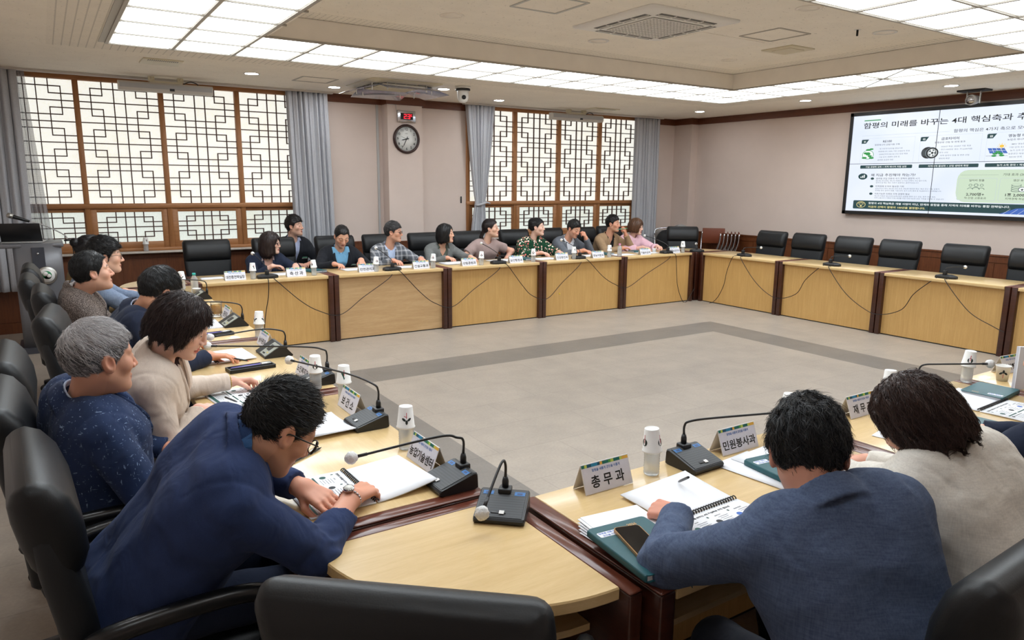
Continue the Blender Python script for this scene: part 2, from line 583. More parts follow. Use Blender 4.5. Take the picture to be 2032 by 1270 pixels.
# ---------------------------------------------------------------- windows
def window(name, x0, x1, n=4):
    root = empty(name, ((x0 + x1) / 2, Y1, 0))
    struct(root)
    cx = (x0 + x1) / 2
    W = (x1 - x0) / n
    fr = MB()
    yf = -.025                                           # frame face towards the room
    for i in range(n + 1):
        xa = x0 + i * W - cx
        fr.rbox(xa - .028, yf, .9, xa + .028, .10, ZT - .02, .004, 1)
    o = fr.build('mullion', MAT['frame'], root)
    fr = MB()
    fr.rbox(x0 - cx - .03, yf - .01, ZT - .03, x1 - cx + .03, .10, ZT + .022, .004, 1)
    fr.rbox(x0 - cx - .03, yf - .015, 1.372, x1 - cx + .03, .10, 1.428, .004, 1)
    fr.rbox(x0 - cx - .03, yf - .015, .868, x1 - cx + .03, .10, .905, .004, 1)
    fr.build('rail', MAT['frame_h'], root)
    lw = .0054
    for i in range(n):
        a, c = x0 + i * W - cx + .028, x0 + (i + 1) * W - cx - .028
        # upper pane
        p = MB().box(a, .045, 1.42, c, .052, ZT - .02)
        p.build('window_paper', MAT['paper'], root)
        l = MB()
        def lattice(a, c, zb, zt, rows, hz, v1, v2):
            u = [a + (c - a) * k / 7 for k in range(8)]
            zz = [zt - (zt - zb) * k / rows for k in range(rows + 1)]
            def H(k, ua, ub): l.box(u[ua], .012, zz[k] - lw, u[ub], .036, zz[k] + lw)
            def V(j, ka, kb): l.box(u[j] - lw, .013, zz[kb] - (lw if kb < rows else 0), u[j] + lw, .037, zz[ka] + (lw if ka else 0))
            for k in hz[0]: H(k, 0, 7)
            for k in hz[1]: H(k, 1, 6)
            for k in hz[2]:
                H(k, 0, 2); H(k, 5, 7)
            V(3, 0, rows); V(4, 0, rows)
            for ka, kb in v1:
                V(1, ka, kb); V(6, ka, kb)
            for ka, kb in v2:
                V(2, ka, kb); V(5, ka, kb)
        lattice(a, c, 1.428, ZT - .03, 18, ((3, 6, 9, 12, 15), (1, 5, 7, 11, 13, 17), (2, 4, 8, 10, 14, 16)),
                ((1, 5), (7, 11), (13, 17)), ((0, 2), (4, 8), (10, 14), (16, 18)))
        l.build('lattice', MAT['lattice'], root)
        # lower sliding sash
        s = MB()
        yo = -.012 if i in (1, 2) else .012
        s.rbox(a - .005, yo, 1.328, c + .005, yo + .035, 1.374, .003, 1)
        s.rbox(a - .005, yo, .902, c + .005, yo + .035, .978, .003, 1)
        e = .062
        s.rbox(a - .02, yo - .0015, .903, a + (e if i != 3 else .01), yo + .0365, 1.3725, .003, 1)
        s.rbox(c - (e if i != 0 else .01), yo - .0015, .903, c + .02, yo + .0365, 1.3725, .003, 1)
        s.build('sash', MAT['frame_h'], root)
        a2, c2 = a + (e if i != 3 else .01), c - (e if i != 0 else .01)
        p = MB().box(a2, yo + .028, .978, c2, yo + .034, 1.328)
        p.build('window_paper', MAT['paper_low'], root)
        l = MB()
        lattice(a2, c2, .978, 1.328, 6, ((3,), (1, 5), (2, 4)), ((1, 5),), ((0, 2), (4, 6)))
        for k in range(len(l.v)):
            q = l.v[k]
            l.v[k] = (q[0], q[1] + yo - .009, q[2])
        l.build('lattice', MAT['lattice'], root)
    return root
window('window_1', *W1)
window('window_2', *W2)
b = MB()
for xa, xb in (W1, W2):
    b.rbox(xa - .06, 9.46, .845, xb + .06, 9.62, .868, .004, 1)
struct(b.build('trim_8', MAT['sill']))

# curtain rails
b = MB()
for xa, xb in ((X0, 3.30), (5.26, 9.25)):
    b.box(xa, 9.43, 2.825, xb, 9.50, ZC - .001)
struct(b.build('trim_9', plain('rail_white', (206, 200, 194), .5)))

# ---------------------------------------------------------------- curtains
MAT['curtain'] = plain('grey_curtain_cloth', (184, 185, 190), .8, 0, .2, nscale=90, namt=.06, bscale=300, bstr=.1)
t = NT('sheer_net')
t.base(lin((176, 176, 180)))
v = t.obj()
s_ = t.sep(v)
ga = t.math('LESS_THAN', t.math('FRACT', t.math('MULTIPLY', s_[0], 95)), .42)
gb = t.math('LESS_THAN', t.math('FRACT', t.math('MULTIPLY', s_[2], 95)), .42)
t.l(t.math('MAXIMUM', t.math('MULTIPLY', t.math('MAXIMUM', ga, gb), .6), .18), t.b.inputs['Alpha'])
MAT['sheer'] = t.set(.8)

def curtain(name, xf, zb, zt, y=9.47, folds=9, amp=.028, mat='curtain', n=150, nz=26, th=.005, label=None):
    """xf(v) -> (left x, right x, fold depth factor) at height fraction v (0 bottom, 1 top)"""
    rings = []
    rnd = [random.uniform(-.4, .4) for _ in range(40)]
    for j in range(nz + 1):
        v = j / nz
        xl, xr, k = xf(v)
        z = zb + (zt - zb) * v
        fr, bk = [], []
        for i in range(n + 1):
            u = i / n
            ph = 2 * PI * folds * u + rnd[int(u * 12)] * 0 + .5 * math.sin(5 * u + 2) + .25 * math.sin(3 * v + 9 * u)
            yy = y + amp * k * (math.sin(ph) + .35 * math.sin(2.3 * ph + 1 + 2 * v))
            x = xl + (xr - xl) * u + .012 * k * math.cos(ph)
            fr.append((x, yy - th / 2, z))
            bk.append((x, yy + th / 2, z))
        rings.append(fr + bk[::-1])
    b = MB().loft(rings)
    o = b.build(name, MAT[mat])
    return o
def cx1(v): return (-1.15, -.13 - .02 * (1 - v), 1)
o = curtain('curtain', cx1, .49, 2.825, 9.44, 11)
tag(o, 'grey curtain at the far left edge, behind the lectern', 'curtain')
def cxs(v): return (-.35, -.06 + .10 * (1 - v) ** 1.2, .7)
o = curtain('sheer_curtain', cxs, .95, 2.825, 9.50, 8, .018, 'sheer', 110, 20, .003)
tag(o, 'thin see-through grey net curtain over the left window', 'curtain')
def cx2(v): return (2.69 + .04 * (1 - v), 3.22 + .05 * (1 - v), 1)
o = curtain('curtain', cx2, .60, 2.825, 9.47, 8, .03)
tag(o, 'grey curtain hanging straight at the right end of the left window', 'curtain')
def cx3(v):
    vt = .37
    if v > vt:
        s = ((v - vt) / (1 - vt)) ** .75
        return (5.47 + (5.30 - 5.47) * s, 5.62 + (5.79 - 5.62) * s, .45 + .55 * s)
    s = ((vt - v) / vt) ** .6
    return (5.47 + (5.35 - 5.47) * s, 5.62 + (5.66 - 5.62) * s, .45 + .35 * s)
c3 = curtain('curtain', cx3, .55, 2.825, 9.47, 7, .03)
tag(c3, 'grey curtain gathered with a tie at the left of the right window', 'curtain')
b = MB()
b.tube(smooth_path([(5.46, 9.43, 1.37), (5.52, 9.405, 1.385), (5.58, 9.41, 1.40), (5.63, 9.44, 1.42), (5.60, 9.50, 1.41), (5.50, 9.51, 1.38), (5.46, 9.45, 1.37)]), .017, 8)
b.tube(smooth_path([(5.60, 9.42, 1.40), (5.64, 9.41, 1.41), (5.69, 9.42, 1.395)]), [.012] * 17, 6)
b.build('curtain_tie', MAT['curtain'], c3)
def cx4(v): return (8.62, 9.17 + .02 * (1 - v), .9)
o = curtain('curtain', cx4, .5, 2.825, 9.47, 8, .03)
tag(o, 'grey curtain hanging straight at the right of the right window', 'curtain')

# ---------------------------------------------------------------- ceiling lights
NXP, NYP = 15, 10
px, py = (RX1 - RX0) / NXP, (RY1 - RY0) / NYP
pm = MB()
pm.rbox(-px / 2 + .012, -py / 2 + .012, -.005, px / 2 - .012, py / 2 - .012, .003, .002, 1, 1)
pm.rbox(-px / 2 + .030, -py / 2 + .030, -.010, px / 2 - .030, py / 2 - .030, -.002, .003, 1, 0)
po = pm.build('ceiling_light_panel', [MAT['panel_on'], MAT['panel_rim']])
first = True
for i in range(NXP):
    for j in range(NYP):
        x, y = RX0 + (i + .5) * px, RY0 + (j + .5) * py
        if IX0 - .02 < x < IX1 + .02 and IY0 - .02 < y < IY1 + .02:
            continue
        o = po if first else po.copy()
        if not first:
            COL.objects.link(o)
        first = False
        o.location = (x, y, ZC - .001)
        tag(o, 'square white glowing diffuser panel in the ceiling light ring', 'ceiling light', 'glowing panels of the ceiling light ring')
b = MB()
for i in range(NXP + 1):
    x = RX0 + i * px
    for ya, yb in ((RY0, IY0), (IY1, RY1)) if 2 < i < 13 else ((RY0, RY1),):
        b.box(x - .013, ya - .01, ZC - .017, x + .013, yb + .01, ZC + .001)
for j in range(NYP + 1):
    y = RY0 + j * py
    for xa, xb in ((RX0, IX0), (IX1, RX1)) if 2 <= j <= 8 and IY0 + .03 < y < IY1 - .03 else ((RX0, RX1),):
        b.box(xa - .01, y - .010, ZC - .0165, xb + .01, y + .010, ZC + .001)
b.box(RX0 - .06, RY0 - .02, ZC - .006, RX0, RY1 + .012, ZC + .001)
def diag(x0, y0, x1, y1, w_):
    L = math.hypot(x1 - x0, y1 - y0)
    b.box(0, -w_, ZC - .019, L, w_, ZC - .012, 0, T(x0, y0, 0) @ R(math.atan2(y1 - y0, x1 - x0)))
diag(7.19, 4.05, 8.21, 5.14, .012)
diag(7.19, 5.12, 8.21, 4.06, .006)
struct(b.build('trim_10', MAT['tbar']))

def downlight(x, y, z, on, label, r=.085, group=None):
    root = empty('recessed_downlight', (x, y, z), 0, label, 'ceiling light', group)
    MB().lathe([(r * .80, -.004), (r, -.006), (r * 1.04, -.001), (r * 1.04, .004), (r * .8, .004), (r * .8, -.004)], 28).build('trim_ring', MAT['white'], root)
    MB().lathe([(0, -.003), (r * .8, -.003), (r * .8, .0), (0, .0)], 28).build('lens', MAT['down_on'] if on else MAT['coffer_side'], root)
for x, y, l in ((2.03, 8.39, 'lit round downlight above the left window, nearest the left'), (3.15, 8.95, 'lit round downlight left of the ceiling unit with clear deflectors'),
                (4.33, 8.30, 'lit round downlight just left of the white dome camera'), (5.53, 8.92, 'lit round downlight above the gathered curtain'),
                (8.92, 8.31, 'lit round downlight nearest the far right corner'), (8.90, 6.38, 'lit round downlight in front of the plain right wall'),
                (8.91, 4.48, 'lit round downlight beside the ceiling projector')):
    downlight(x, y, ZC, True, l)
for i, (x, y) in enumerate(((-.12, 4.48), (-.12, 2.55), (-.12, .65), (.95, .45), (2.85, .45), (4.75, .45), (6.65, .45), (8.55, .45), (8.9, 2.55))):  # downlights out of view, added to brighten the near people's backs and the room
    downlight(x, y, ZC, True, ['lit round downlight over the left chairs, towards the windows', 'lit round downlight over the left chairs, midway', 'lit round downlight in the near left corner', 'lit round downlight over the near corner table chair',
                               'lit round downlight over the cream jacket', 'lit round downlight over the middle of the near row', 'lit round downlight over the far part of the near row', 'lit round downlight in the near right corner', 'lit round downlight over the near end of the right row'][i])
def rnd_plate(x, y, r, mat, label):
    root = empty('ceiling_speaker', (x, y, ZCOF), 0, label, 'ceiling speaker')
    MB().lathe([(r * .78, -.004), (r * .8, -.008), (r, -.005), (r, .002)], 28).build('rim', MAT[mat], root)
    MB().lathe([(0, -.005), (r * .78, -.005), (r * .78, .0)], 28).build('grille', MAT['coffer_side'], root)
rnd_plate(4.52, 5.52, .10, 'white', 'round ceiling speaker with bright rim in front of the ceiling air unit')
rnd_plate(6.30, 3.78, .10, 'white', 'round ceiling speaker with bright rim near the right light strip')
rnd_plate(6.33, 5.52, .085, 'coffer_side', 'plain round ceiling plate near the far right coffer corner')
rnd_plate(5.00, 3.62, .10, 'coffer_side', 'plain round ceiling plate at the top edge behind the air unit')
rnd_plate(2.90, 5.40, .10, 'coffer_side', 'plain round ceiling plate near the left end of the coffer')

# ceiling air units
def cassette(x, y, z, h, mat, label, deflect=False):
    root = empty('ceiling_air_unit', (x, y, z), 0, label, 'air conditioner')
    b = MB()
    r = rrect(h * 2, h * 2, .05, 5)
    b.loft([[(p[0], p[1], .003) for p in r], [(p[0], p[1], -.012) for p in r], [(p[0] * .86, p[1] * .86, -.03) for p in r], [(p[0] * .58, p[1] * .58, -.034) for p in r]])
    b.build('body', MAT[mat], root)
    g = MB()
    k = h * .56
    g.box(-k, -k, -.040, k, k, -.030, 1)
    n = 15
    for i in range(n + 1):
        q = -k + 2 * k * i / n
        g.box(q - .006, -k, -.044, q + .006, k, -.038, 0)
        g.box(-k, q - .006, -.0445, k, q + .006, -.0385, 0)
    g.build('intake_grille', [MAT[mat], MAT['grille_dark']], root)
    for a in range(4):
        s = MB()
        s.box(-h * .62, h * .66, -.0335, h * .62, h * .80, -.02, 0)
        s.box(-h * .62, h * .715, -.038, h * .62, h * .735, -.022, 1)
        for q in (-.3, 0, .3):
            s.box(h * q - .006, h * .66, -.037, h * q + .006, h * .8, -.022, 1)
        o = s.build('air_slot', [MAT['grille_dark'], MAT[mat]], root)
        o.rotation_euler = (0, 0, a * PI / 2)
        if deflect:
            d = MB()
            ty = math.radians(-14)
            M = T(0, h * .95, -.075) @ R(ty, 'X')
            d.rbox(-h * .74, -.15, -.002, h * .74, .15, .002, .001, 1, 0, M)
            o = d.build('clear_deflector', MAT['acrylic'], root)
            o.rotation_euler = (0, 0, a * PI / 2)
            d = MB()
            for q in (-.55, .55):
                d.tube([(h * q, h * .84, -.11), (h * q, h * .84, -.02)], .008, 6)
            o = d.build('bracket', MAT['white'], root)
            o.rotation_euler = (0, 0, a * PI / 2)
MAT['grille_dark'] = plain('grille_dark', (104, 103, 101), .7)
t = NT('clear_acrylic')
t.base(lin((225, 228, 245)))
MAT['acrylic'] = t.set(.05, 0, .5, Transmission_Weight=.9, IOR=1.3)
MAT['ac_white'] = plain('air_unit_white', (238, 236, 232), .45)
cassette(4.43, 4.68, ZCOF, .50, 'ac_white', 'square white ceiling air unit in the middle of the coffer')
cassette(3.66, 8.30, ZC, .45, 'ivory', 'ivory ceiling air unit with clear hanging deflectors above the clock', True)
# ---------------------------------------------------------------- things on the ceiling and walls
def speaker_bar(x0, x1, label):
    root = empty('bar_speaker', ((x0 + x1) / 2, 9.30, 2.73), 0, label, 'speaker')
    h = (x1 - x0) / 2
    b = MB()
    prof = [(-.045, -.05), (-.06, -.02), (-.06, .03), (-.03, .052), (.05, .052), (.05, -.05)]
    b.loft([[(x, p[0], p[1]) for p in prof] for x in (-h, -h + .004, h - .004, h)], smooth=False)
    b.build('housing', MAT['bar'], root)
    MB().box(-h + .01, -.0625, -.018, h - .01, -.0595, .030).build('grille', MAT['bar_grille'], root)
    MB().box(-.025 + .05, -.066, -.034, .025 + .05, -.0595, -.008).build('badge', MAT['dark_pl'], root)
    m = MB()
    m.box(-.17, -.02, .052, .17, .04, .075)
    for q in (-.15, .15):
        m.box(q - .03, -.02, .07, q + .03, .05, .119)
        m.tube([(q, -.03, .10), (q, .05, .10)], .012, 8)
    m.tube(smooth_path([(.18, .0, .06), (.26, .0, .09), (.33, .0, .07), (.34, .02, .05)]), .006, 6, 1)
    m.build('bracket', [MAT['ivory'], MAT['dark_pl']], root)
MAT['bar'] = plain('speaker_housing', (206, 202, 196), .5)
MAT['bar_grille'] = plain('speaker_cloth', (176, 176, 178), .7, bscale=400, bstr=.3)
speaker_bar(.806, 1.787, 'long grey bar speaker bracketed in front of the left window')
speaker_bar(6.71, 7.72, 'long grey bar speaker bracketed in front of the right window')

root = empty('dome_camera', (4.40, 7.93, ZC), 0, 'white dome camera hanging from the ceiling by the light strip', 'camera')
MB().lathe([(0, 0), (.095, 0), (.095, -.02), (.085, -.028), (.07, -.03), (0, -.03)][::-1], 28).build('mount', MAT['white'], root)
MB().lathe([(.088, -.05), (.092, -.04), (.088, -.028), (.05, -.028), (.05, -.05)], 28).build('collar', MAT['dark_pl'], root)
MB().lathe([(0, -.195), (.03, -.19), (.055, -.17), (.068, -.135), (.07, -.06), (.07, -.05), (0, -.05)], 28).build('housing', MAT['white'], root)
a = math.atan2(-.85, -.30)
d = Vector((math.cos(a), math.sin(a), -.12)).normalized()
MB().tube([Vector((0, 0, -.125)) + d * .05, Vector((0, 0, -.125)) + d * .078], .026, 18).build('lens', MAT['dark_pl'], root)

def vent(x, y, z, w_, d_, mat, label, slats=True):
    root = empty('ceiling_vent', (x, y, z), 0, label, 'ceiling vent')
    b = MB().rbox(-w_ / 2, -d_ / 2, -.012, w_ / 2, d_ / 2, .002, .008, 2)
    b.build('plate', MAT[mat], root)
    s = MB()
    if slats:
        for i in range(16):
            q = -w_ * .36 + w_ * .72 * i / 15
            s.box(q - .004, -d_ * .44, -.0135, q + .004, -d_ * .24, -.011)
    else:
        s.box(-w_ * .3, -d_ * .3, -.016, w_ * .3, d_ * .3, -.011)
    s.build('slots' if slats else 'cover', MAT['grille_dark'] if slats else MAT[mat], root)
vent(1.10, 8.10, ZC, .36, .36, 'ivory', 'cream slotted ceiling vent above the left window')
vent(6.31, 4.77, ZCOF, .36, .36, 'ivory', 'cream square ceiling vent beside the ceiling hatch in the coffer', False)
vent(7.45, 8.95, ZC, .50, .26, 'ivory', 'cream slotted ceiling vent above the right window')
def hatch(x, y, z, h, label, mat='steel'):
    b = MB()
    for s in (-1, 1):
        b.box(-h, s * h - .012, -.004, h, s * h + .012, .002)
        b.box(s * h - .012, -h, -.0042, s * h + .012, h, .002)
    o = b.build('ceiling_hatch', MAT[mat], None, (x, y, z))
    tag(o, label, 'hatch')
hatch(5.62, 4.40, ZCOF, .21, 'square ceiling hatch frame right of the white air unit', 'tbar')
hatch(3.33, 4.66, ZCOF, .21, 'square ceiling hatch frame left of the white air unit')
hatch(2.75, 8.45, ZC, .2, 'faint square ceiling hatch left of the ivory air unit', 'tbar')
tag(MB().box(-.42, -.18, -.003, .42, .18, .001).build('ceiling_patch', MAT['coffer_side'], None, (5.42, 4.86, ZCOF)), 'plain blank ceiling board between air unit and hatch', 'ceiling board')
b = MB().tube([(0, 0, 0), (0, 0, -.05)], .009, 8)
b.lathe([(0, -.001), (.03, -.001), (.03, .001)], 16, 1)
tag(b.build('sprinkler_head', [MAT['black'], MAT['white']], None, (6.02, 3.86, ZCOF)), 'small black sprinkler head in the coffer', 'sprinkler')

root = empty('ceiling_projector', (9.50, 4.50, ZC), 0, 'small spotlight on a bracket above the video wall', 'spotlight')
MB().box(-.09, -.16, -.02, .09, .16, 0).build('plate', MAT['dark_pl'], root)
b = MB()
for s in (-1, 1):
    b.box(-.012, s * .075 - .006, -.16, .012, s * .075 + .006, -.015)
b.build('bracket', MAT['steel'], root)
b = MB().tube([(.06, 0, -.11), (-.05, 0, -.12), (-.075, 0, -.122)], [.05, .062, .058], 20)
b.build('lamp_head', MAT['grey_pl'], root)
MB().tube([(-.07, 0, -.122), (-.082, 0, -.123)], .05, 20).build('lens', MAT['chrome'], root)

# conduit and switch
tag(MB().box(3.955, 9.585, .885, 3.985, 9.6, 2.745).build('cable_conduit', MAT['grey_pl']), 'grey vertical cable conduit beside the clock column', 'conduit')
tag(MB().rbox(5.275, 9.588, 1.40, 5.295, 9.6, 1.50, .003).build('wall_switch', MAT['dark_pl']), 'narrow dark wall switch left of the gathered curtain', 'switch')

# wall clock
root = empty('wall_clock', (4.312, 9.40, 2.292), 0, 'round wall clock with dark wooden rim on the column', 'clock')
Mx = R(PI / 2, 'X')
MB().lathe([(.165, .0), (.198, .0), (.200, .02), (.190, .038), (.175, .042), (.166, .03), (.165, .0)], 48, 0, Mx).build('rim', plain('clock_rim', (52, 30, 26), .3), root)
MB().lathe([(0, .012), (.168, .012), (.168, .0)], 48, 0, Mx).build('face', plain('clock_face', (226, 226, 222), .4), root)
b = MB()
for k in range(1, 13):
    a = PI / 2 - k * PI / 6
    b.text(str(k), .043, T(.132 * math.cos(a), -.0135, .132 * math.sin(a) - .016) @ Mx, 0, .012)
b.text('THERMO', .010, T(0, -.0135, .07) @ Mx, 0)
for k in range(60):
    a = k * PI / 30
    b.box(.151, -.0008, 0, .158, .0008, .0004, 0, T(0, -.0134, 0) @ R(-a, 'Y') @ Mx)
b.build('numerals', MAT['black'], root)
for nm, ang, L, wd in (('hour_hand', 257, .085, .006), ('minute_hand', 207, .125, .0045), ('second_hand', 292, .10, .0015)):
    h = MB().prism([(-wd, -.035), (wd, -.035), (wd, L * .7), (0, L), (-wd, L * .7)], 0, .002)
    o = h.build(nm, MAT['black'], root)
    o.matrix_local = T(0, -.017, 0) @ R(math.radians(ang), 'Y') @ Mx
# digital thermometer
root = empty('digital_thermometer', (4.312, 9.40, 2.592), 0, 'silver digital thermometer reading 23 above the clock', 'thermometer')
MB().rbox(-.135, -.035, -.078, .135, 0, .078, .006, 2).build('case', MAT['chrome'], root)
MB().box(-.095, -.038, -.042, .092, -.034, .045).build('display', MAT['black'], root)
b = MB()
SEG = {'2': 'abged', '3': 'abgcd', 'C': 'afed'}
def seg7(ch, x, z, w_, h_, t_):
    for s in SEG[ch]:
        x0, x1, z0, z1 = {'a': (0, w_, h_ - t_, h_), 'd': (0, w_, 0, t_), 'g': (0, w_, h_ / 2 - t_ / 2, h_ / 2 + t_ / 2), 'b': (w_ - t_, w_, h_ / 2, h_), 'c': (w_ - t_, w_, 0, h_ / 2), 'f': (0, t_, h_ / 2, h_), 'e': (0, t_, 0, h_ / 2)}[s]
        b.box(x + x0, -.0395, z + z0, x + x1, -.0375, z + z1)
seg7('2', -.045, -.03, .04, .062, .009)
seg7('3', .008, -.03, .04, .062, .009)
seg7('C', .058, .0, .022, .03, .006)
b.build('digits', emis('red_led', (255, 40, 60), 1.4), root)
b = MB().tube(smooth_path([(-.14, -.01, .06), (-.15, -.012, .12), (-.16, -.01, .15), (-.262, -.012, .150)]), .004, 6)
b.build('cable', MAT['grey_pl'], root)
# ---------------------------------------------------------------- conference tables
TZ = 0.7225
MAT['beech'] = m_wood('beech_top', (224, 194, 142), (206, 173, 118), (.55, 7, 7), .3, 5, .5, .5)
MAT['beech_v'] = m_wood('beech_front', (210, 170, 108), (190, 149, 88), (10, 10, .5), .4, 6)
MAT['oak_h'] = m_wood('oak_front', (208, 176, 132), (182, 146, 102), (.5, 5, 5), .42, 3.2)
MAT['beech_edge'] = m_wood('beech_edge', (212, 176, 114), (194, 154, 94), (.8, 9, 9), .35, 6)
MAT['mahog'] = m_wood('mahogany_panel', (74, 36, 23), (50, 23, 14), (.8, .8, 8), .28, 6, .5, .3)
MAT['mahog_top'] = m_wood('mahogany_band', (104, 54, 38), (92, 45, 31), (5, .7, 5), .28, 4, .5, .3)
D = .62
def make_table(L, front='beech_v'):
    root = empty('conference_table', (0, 0, 0))
    b = MB().rbox(.056, -.022, TZ - .034, L - .056, D - .02, TZ, .004, 2)
    b.build('tabletop', MAT['beech'], root)
    for x in (0, L - .055):
        e = MB().rbox(x + .001, -.018, 0, x + .054, D - .02, TZ - .006, .006, 2)
        e.rbox(x + .001, -.022, TZ - .007, x + .054, D - .02, TZ + .0005, .003, 1, 1)
        e.build('end_panel', [MAT['mahog'], MAT['mahog_top']], root)
    MB().box(.045, .030, .012, L - .045, .048, TZ - .034).build('front_panel', MAT[front], root)
    MB().box(.045, .034, .0, L - .045, .046, .012).build('plinth', MAT['black'], root)
    MB().box(.045, .06, .545, L - .045, D - .10, .563).build('shelf', MAT['beech'], root)
    return root
PX, PY = 1.366, 1.37
LX = PX - .006
proto = make_table(LX)
oak = make_table(LX, 'oak_h')
FY, NY_, LXI, RXI = 7.39, 1.725, 1.085, 8.08
ord_ = ['leftmost', 'second', 'third', 'fourth', 'rightmost']
far_x0 = 1.150
used = False
for i in range(5):
    src = oak if i == 1 else proto
    x = far_x0 + i * PX
    lab = ['beech table of the far row under the long name plate, leftmost', 'table of the far row with paler wavy-grained front panel',
           'beech table of the far row in front of the mauve shirt', 'beech table of the far row in front of the tan jacket', 'beech table of the far row in front of the pink shirt, rightmost'][i]
    if i < 2:
        o = src
        o.location = (x, FY, 0)
    else:
        o = copy_tree(src, (x, FY, 0), 0)
    tag(o, lab, 'table', 'conference tables in a square')
for i in range(4):
    o = copy_tree(proto, (LXI, 1.847 + i * PY, 0), PI / 2)
    tag(o, ['beech table of the left row under the arm of the nearest navy-suited man', 'beech table of the left row before the woman in beige, second from the viewer',
            'beech table of the left row with the long black pen cases, third from the viewer', 'beech table of the left row with the glass tumbler, farthest'][i], 'table', 'conference tables in a square')
for i in range(4):
    o = copy_tree(proto, (RXI, 7.345 - i * PY, 0), -PI / 2)
    tag(o, ['empty beech table of the right row next to the far corner', 'empty beech table of the right row, second from the far corner',
            'empty beech table of the right row, third from the far corner', 'beech table of the right row cut off by the right edge of the picture'][i], 'table', 'conference tables in a square')
for i in range(3):
    o = copy_tree(proto, (1.167 + LX + i * PX, NY_, 0), PI)
    tag(o, ['beech table of the near row in front of the man in the blue-grey suit', 'beech table of the near row in front of the woman in the cream jacket',
            'beech table of the near row with the standing binder, at the right edge'][i], 'table', 'conference tables in a square')

def wedge(loc, rz, label):
    """quarter-round corner table: straight sides along local +x and +y, arc between"""
    root = empty('corner_table', loc, rz, label, 'table', 'conference tables in a square')
    arc = [(.046, .046)]
    n = 26
    for k in range(n + 1):
        a = PI / 2 * k / n
        arc.append((.046 + .578 * math.cos(a), .046 + .578 * math.sin(a)))
    t = MB()
    rings = []
    for z, q in ((TZ - .034, .996), (TZ - .031, 1), (TZ - .004, 1), (TZ, .994)):
        rings.append([(.046 + (p[0] - .046) * q, .046 + (p[1] - .046) * q, z) for p in arc])
    t.loft(rings, smooth=False)
    t.build('tabletop', MAT['beech'], root)
    for a in (0, 1):
        e = MB()
        bx = (.001, .001, .66, .044) if a == 0 else (.001, .046, .044, .66)
        e.rbox(bx[0], bx[1], 0, bx[2], bx[3], TZ - .006, .005, 2)
        e.rbox(bx[0], bx[1], TZ - .007, bx[2], bx[3], TZ + .0005, .003, 1, 1)
        e.build('end_panel', [MAT['mahog'], MAT['mahog_top']], root)
    s = MB()
    s.prism([(.046, .046)] + [(.046 + .47 * math.cos(PI / 2 * k / 12), .046 + .47 * math.sin(PI / 2 * k / 12)) for k in range(13)], .545, .565)
    s.build('shelf', MAT['beech'], root)
    return root
wedge((1.148, 1.826, 0), PI, 'quarter-round beech corner table at the near left, with a microphone on its tip')
wedge((8.04, 7.40, 0), 0, 'quarter-round corner table at the far right corner of the square')
wedge((1.13, 7.385, 0), PI / 2, 'quarter-round corner table at the far left, beyond the glass bottle')
b = MB().prism([(7.985, 7.33), (8.04, 7.33), (8.10, 7.40), (7.985, 7.40)], 0, TZ - .01)
b.box(7.985, 7.345, 0, 8.085, 7.40, TZ)
# ---------------------------------------------------------------- leather chairs
def m_leather(name, rgb, rough=.42):
    t = NT(name)
    v = t.obj()
    c = lin(rgb)
    t.base(t.ramp(t.noise(v, 6, 3), [(.3, tuple(x * .85 for x in c)), (.7, tuple(x * 1.15 for x in c))]))
    vo = t.n('ShaderNodeTexVoronoi')
    vo.inputs['Scale'].default_value = 260
    t.l(v, vo.inputs['Vector'])
    t.bump(vo.outputs['Distance'], .10, .001)
    return t.set(rough, 0, .38)
MAT['leather'] = m_leather('black_leather', (19, 20, 22), .44)
MAT['leather2'] = m_leather('black_leather_panel', (26, 28, 31), .52)
MAT['arm'] = plain('chair_arm_plastic', (20, 20, 21), .3)

def pad(b, spine, m=0, n=6, nring=None):
    """upholstered slab: spine = list of (y, z, half width, half thickness, tilt, sideways wing) sections"""
    rings = []
    for (y, z, hw, ht, tl, bow) in spine:
        r = rrect(2 * hw, 2 * ht, min(hw, ht) * .96, n)
        ring = []
        for px_, py_ in r:
            yy = py_ + bow * (px_ / hw) ** 2
            ring.append((px_, y + yy * math.cos(tl), z + yy * math.sin(tl)))
        rings.append(ring)
    b.loft(rings, m)

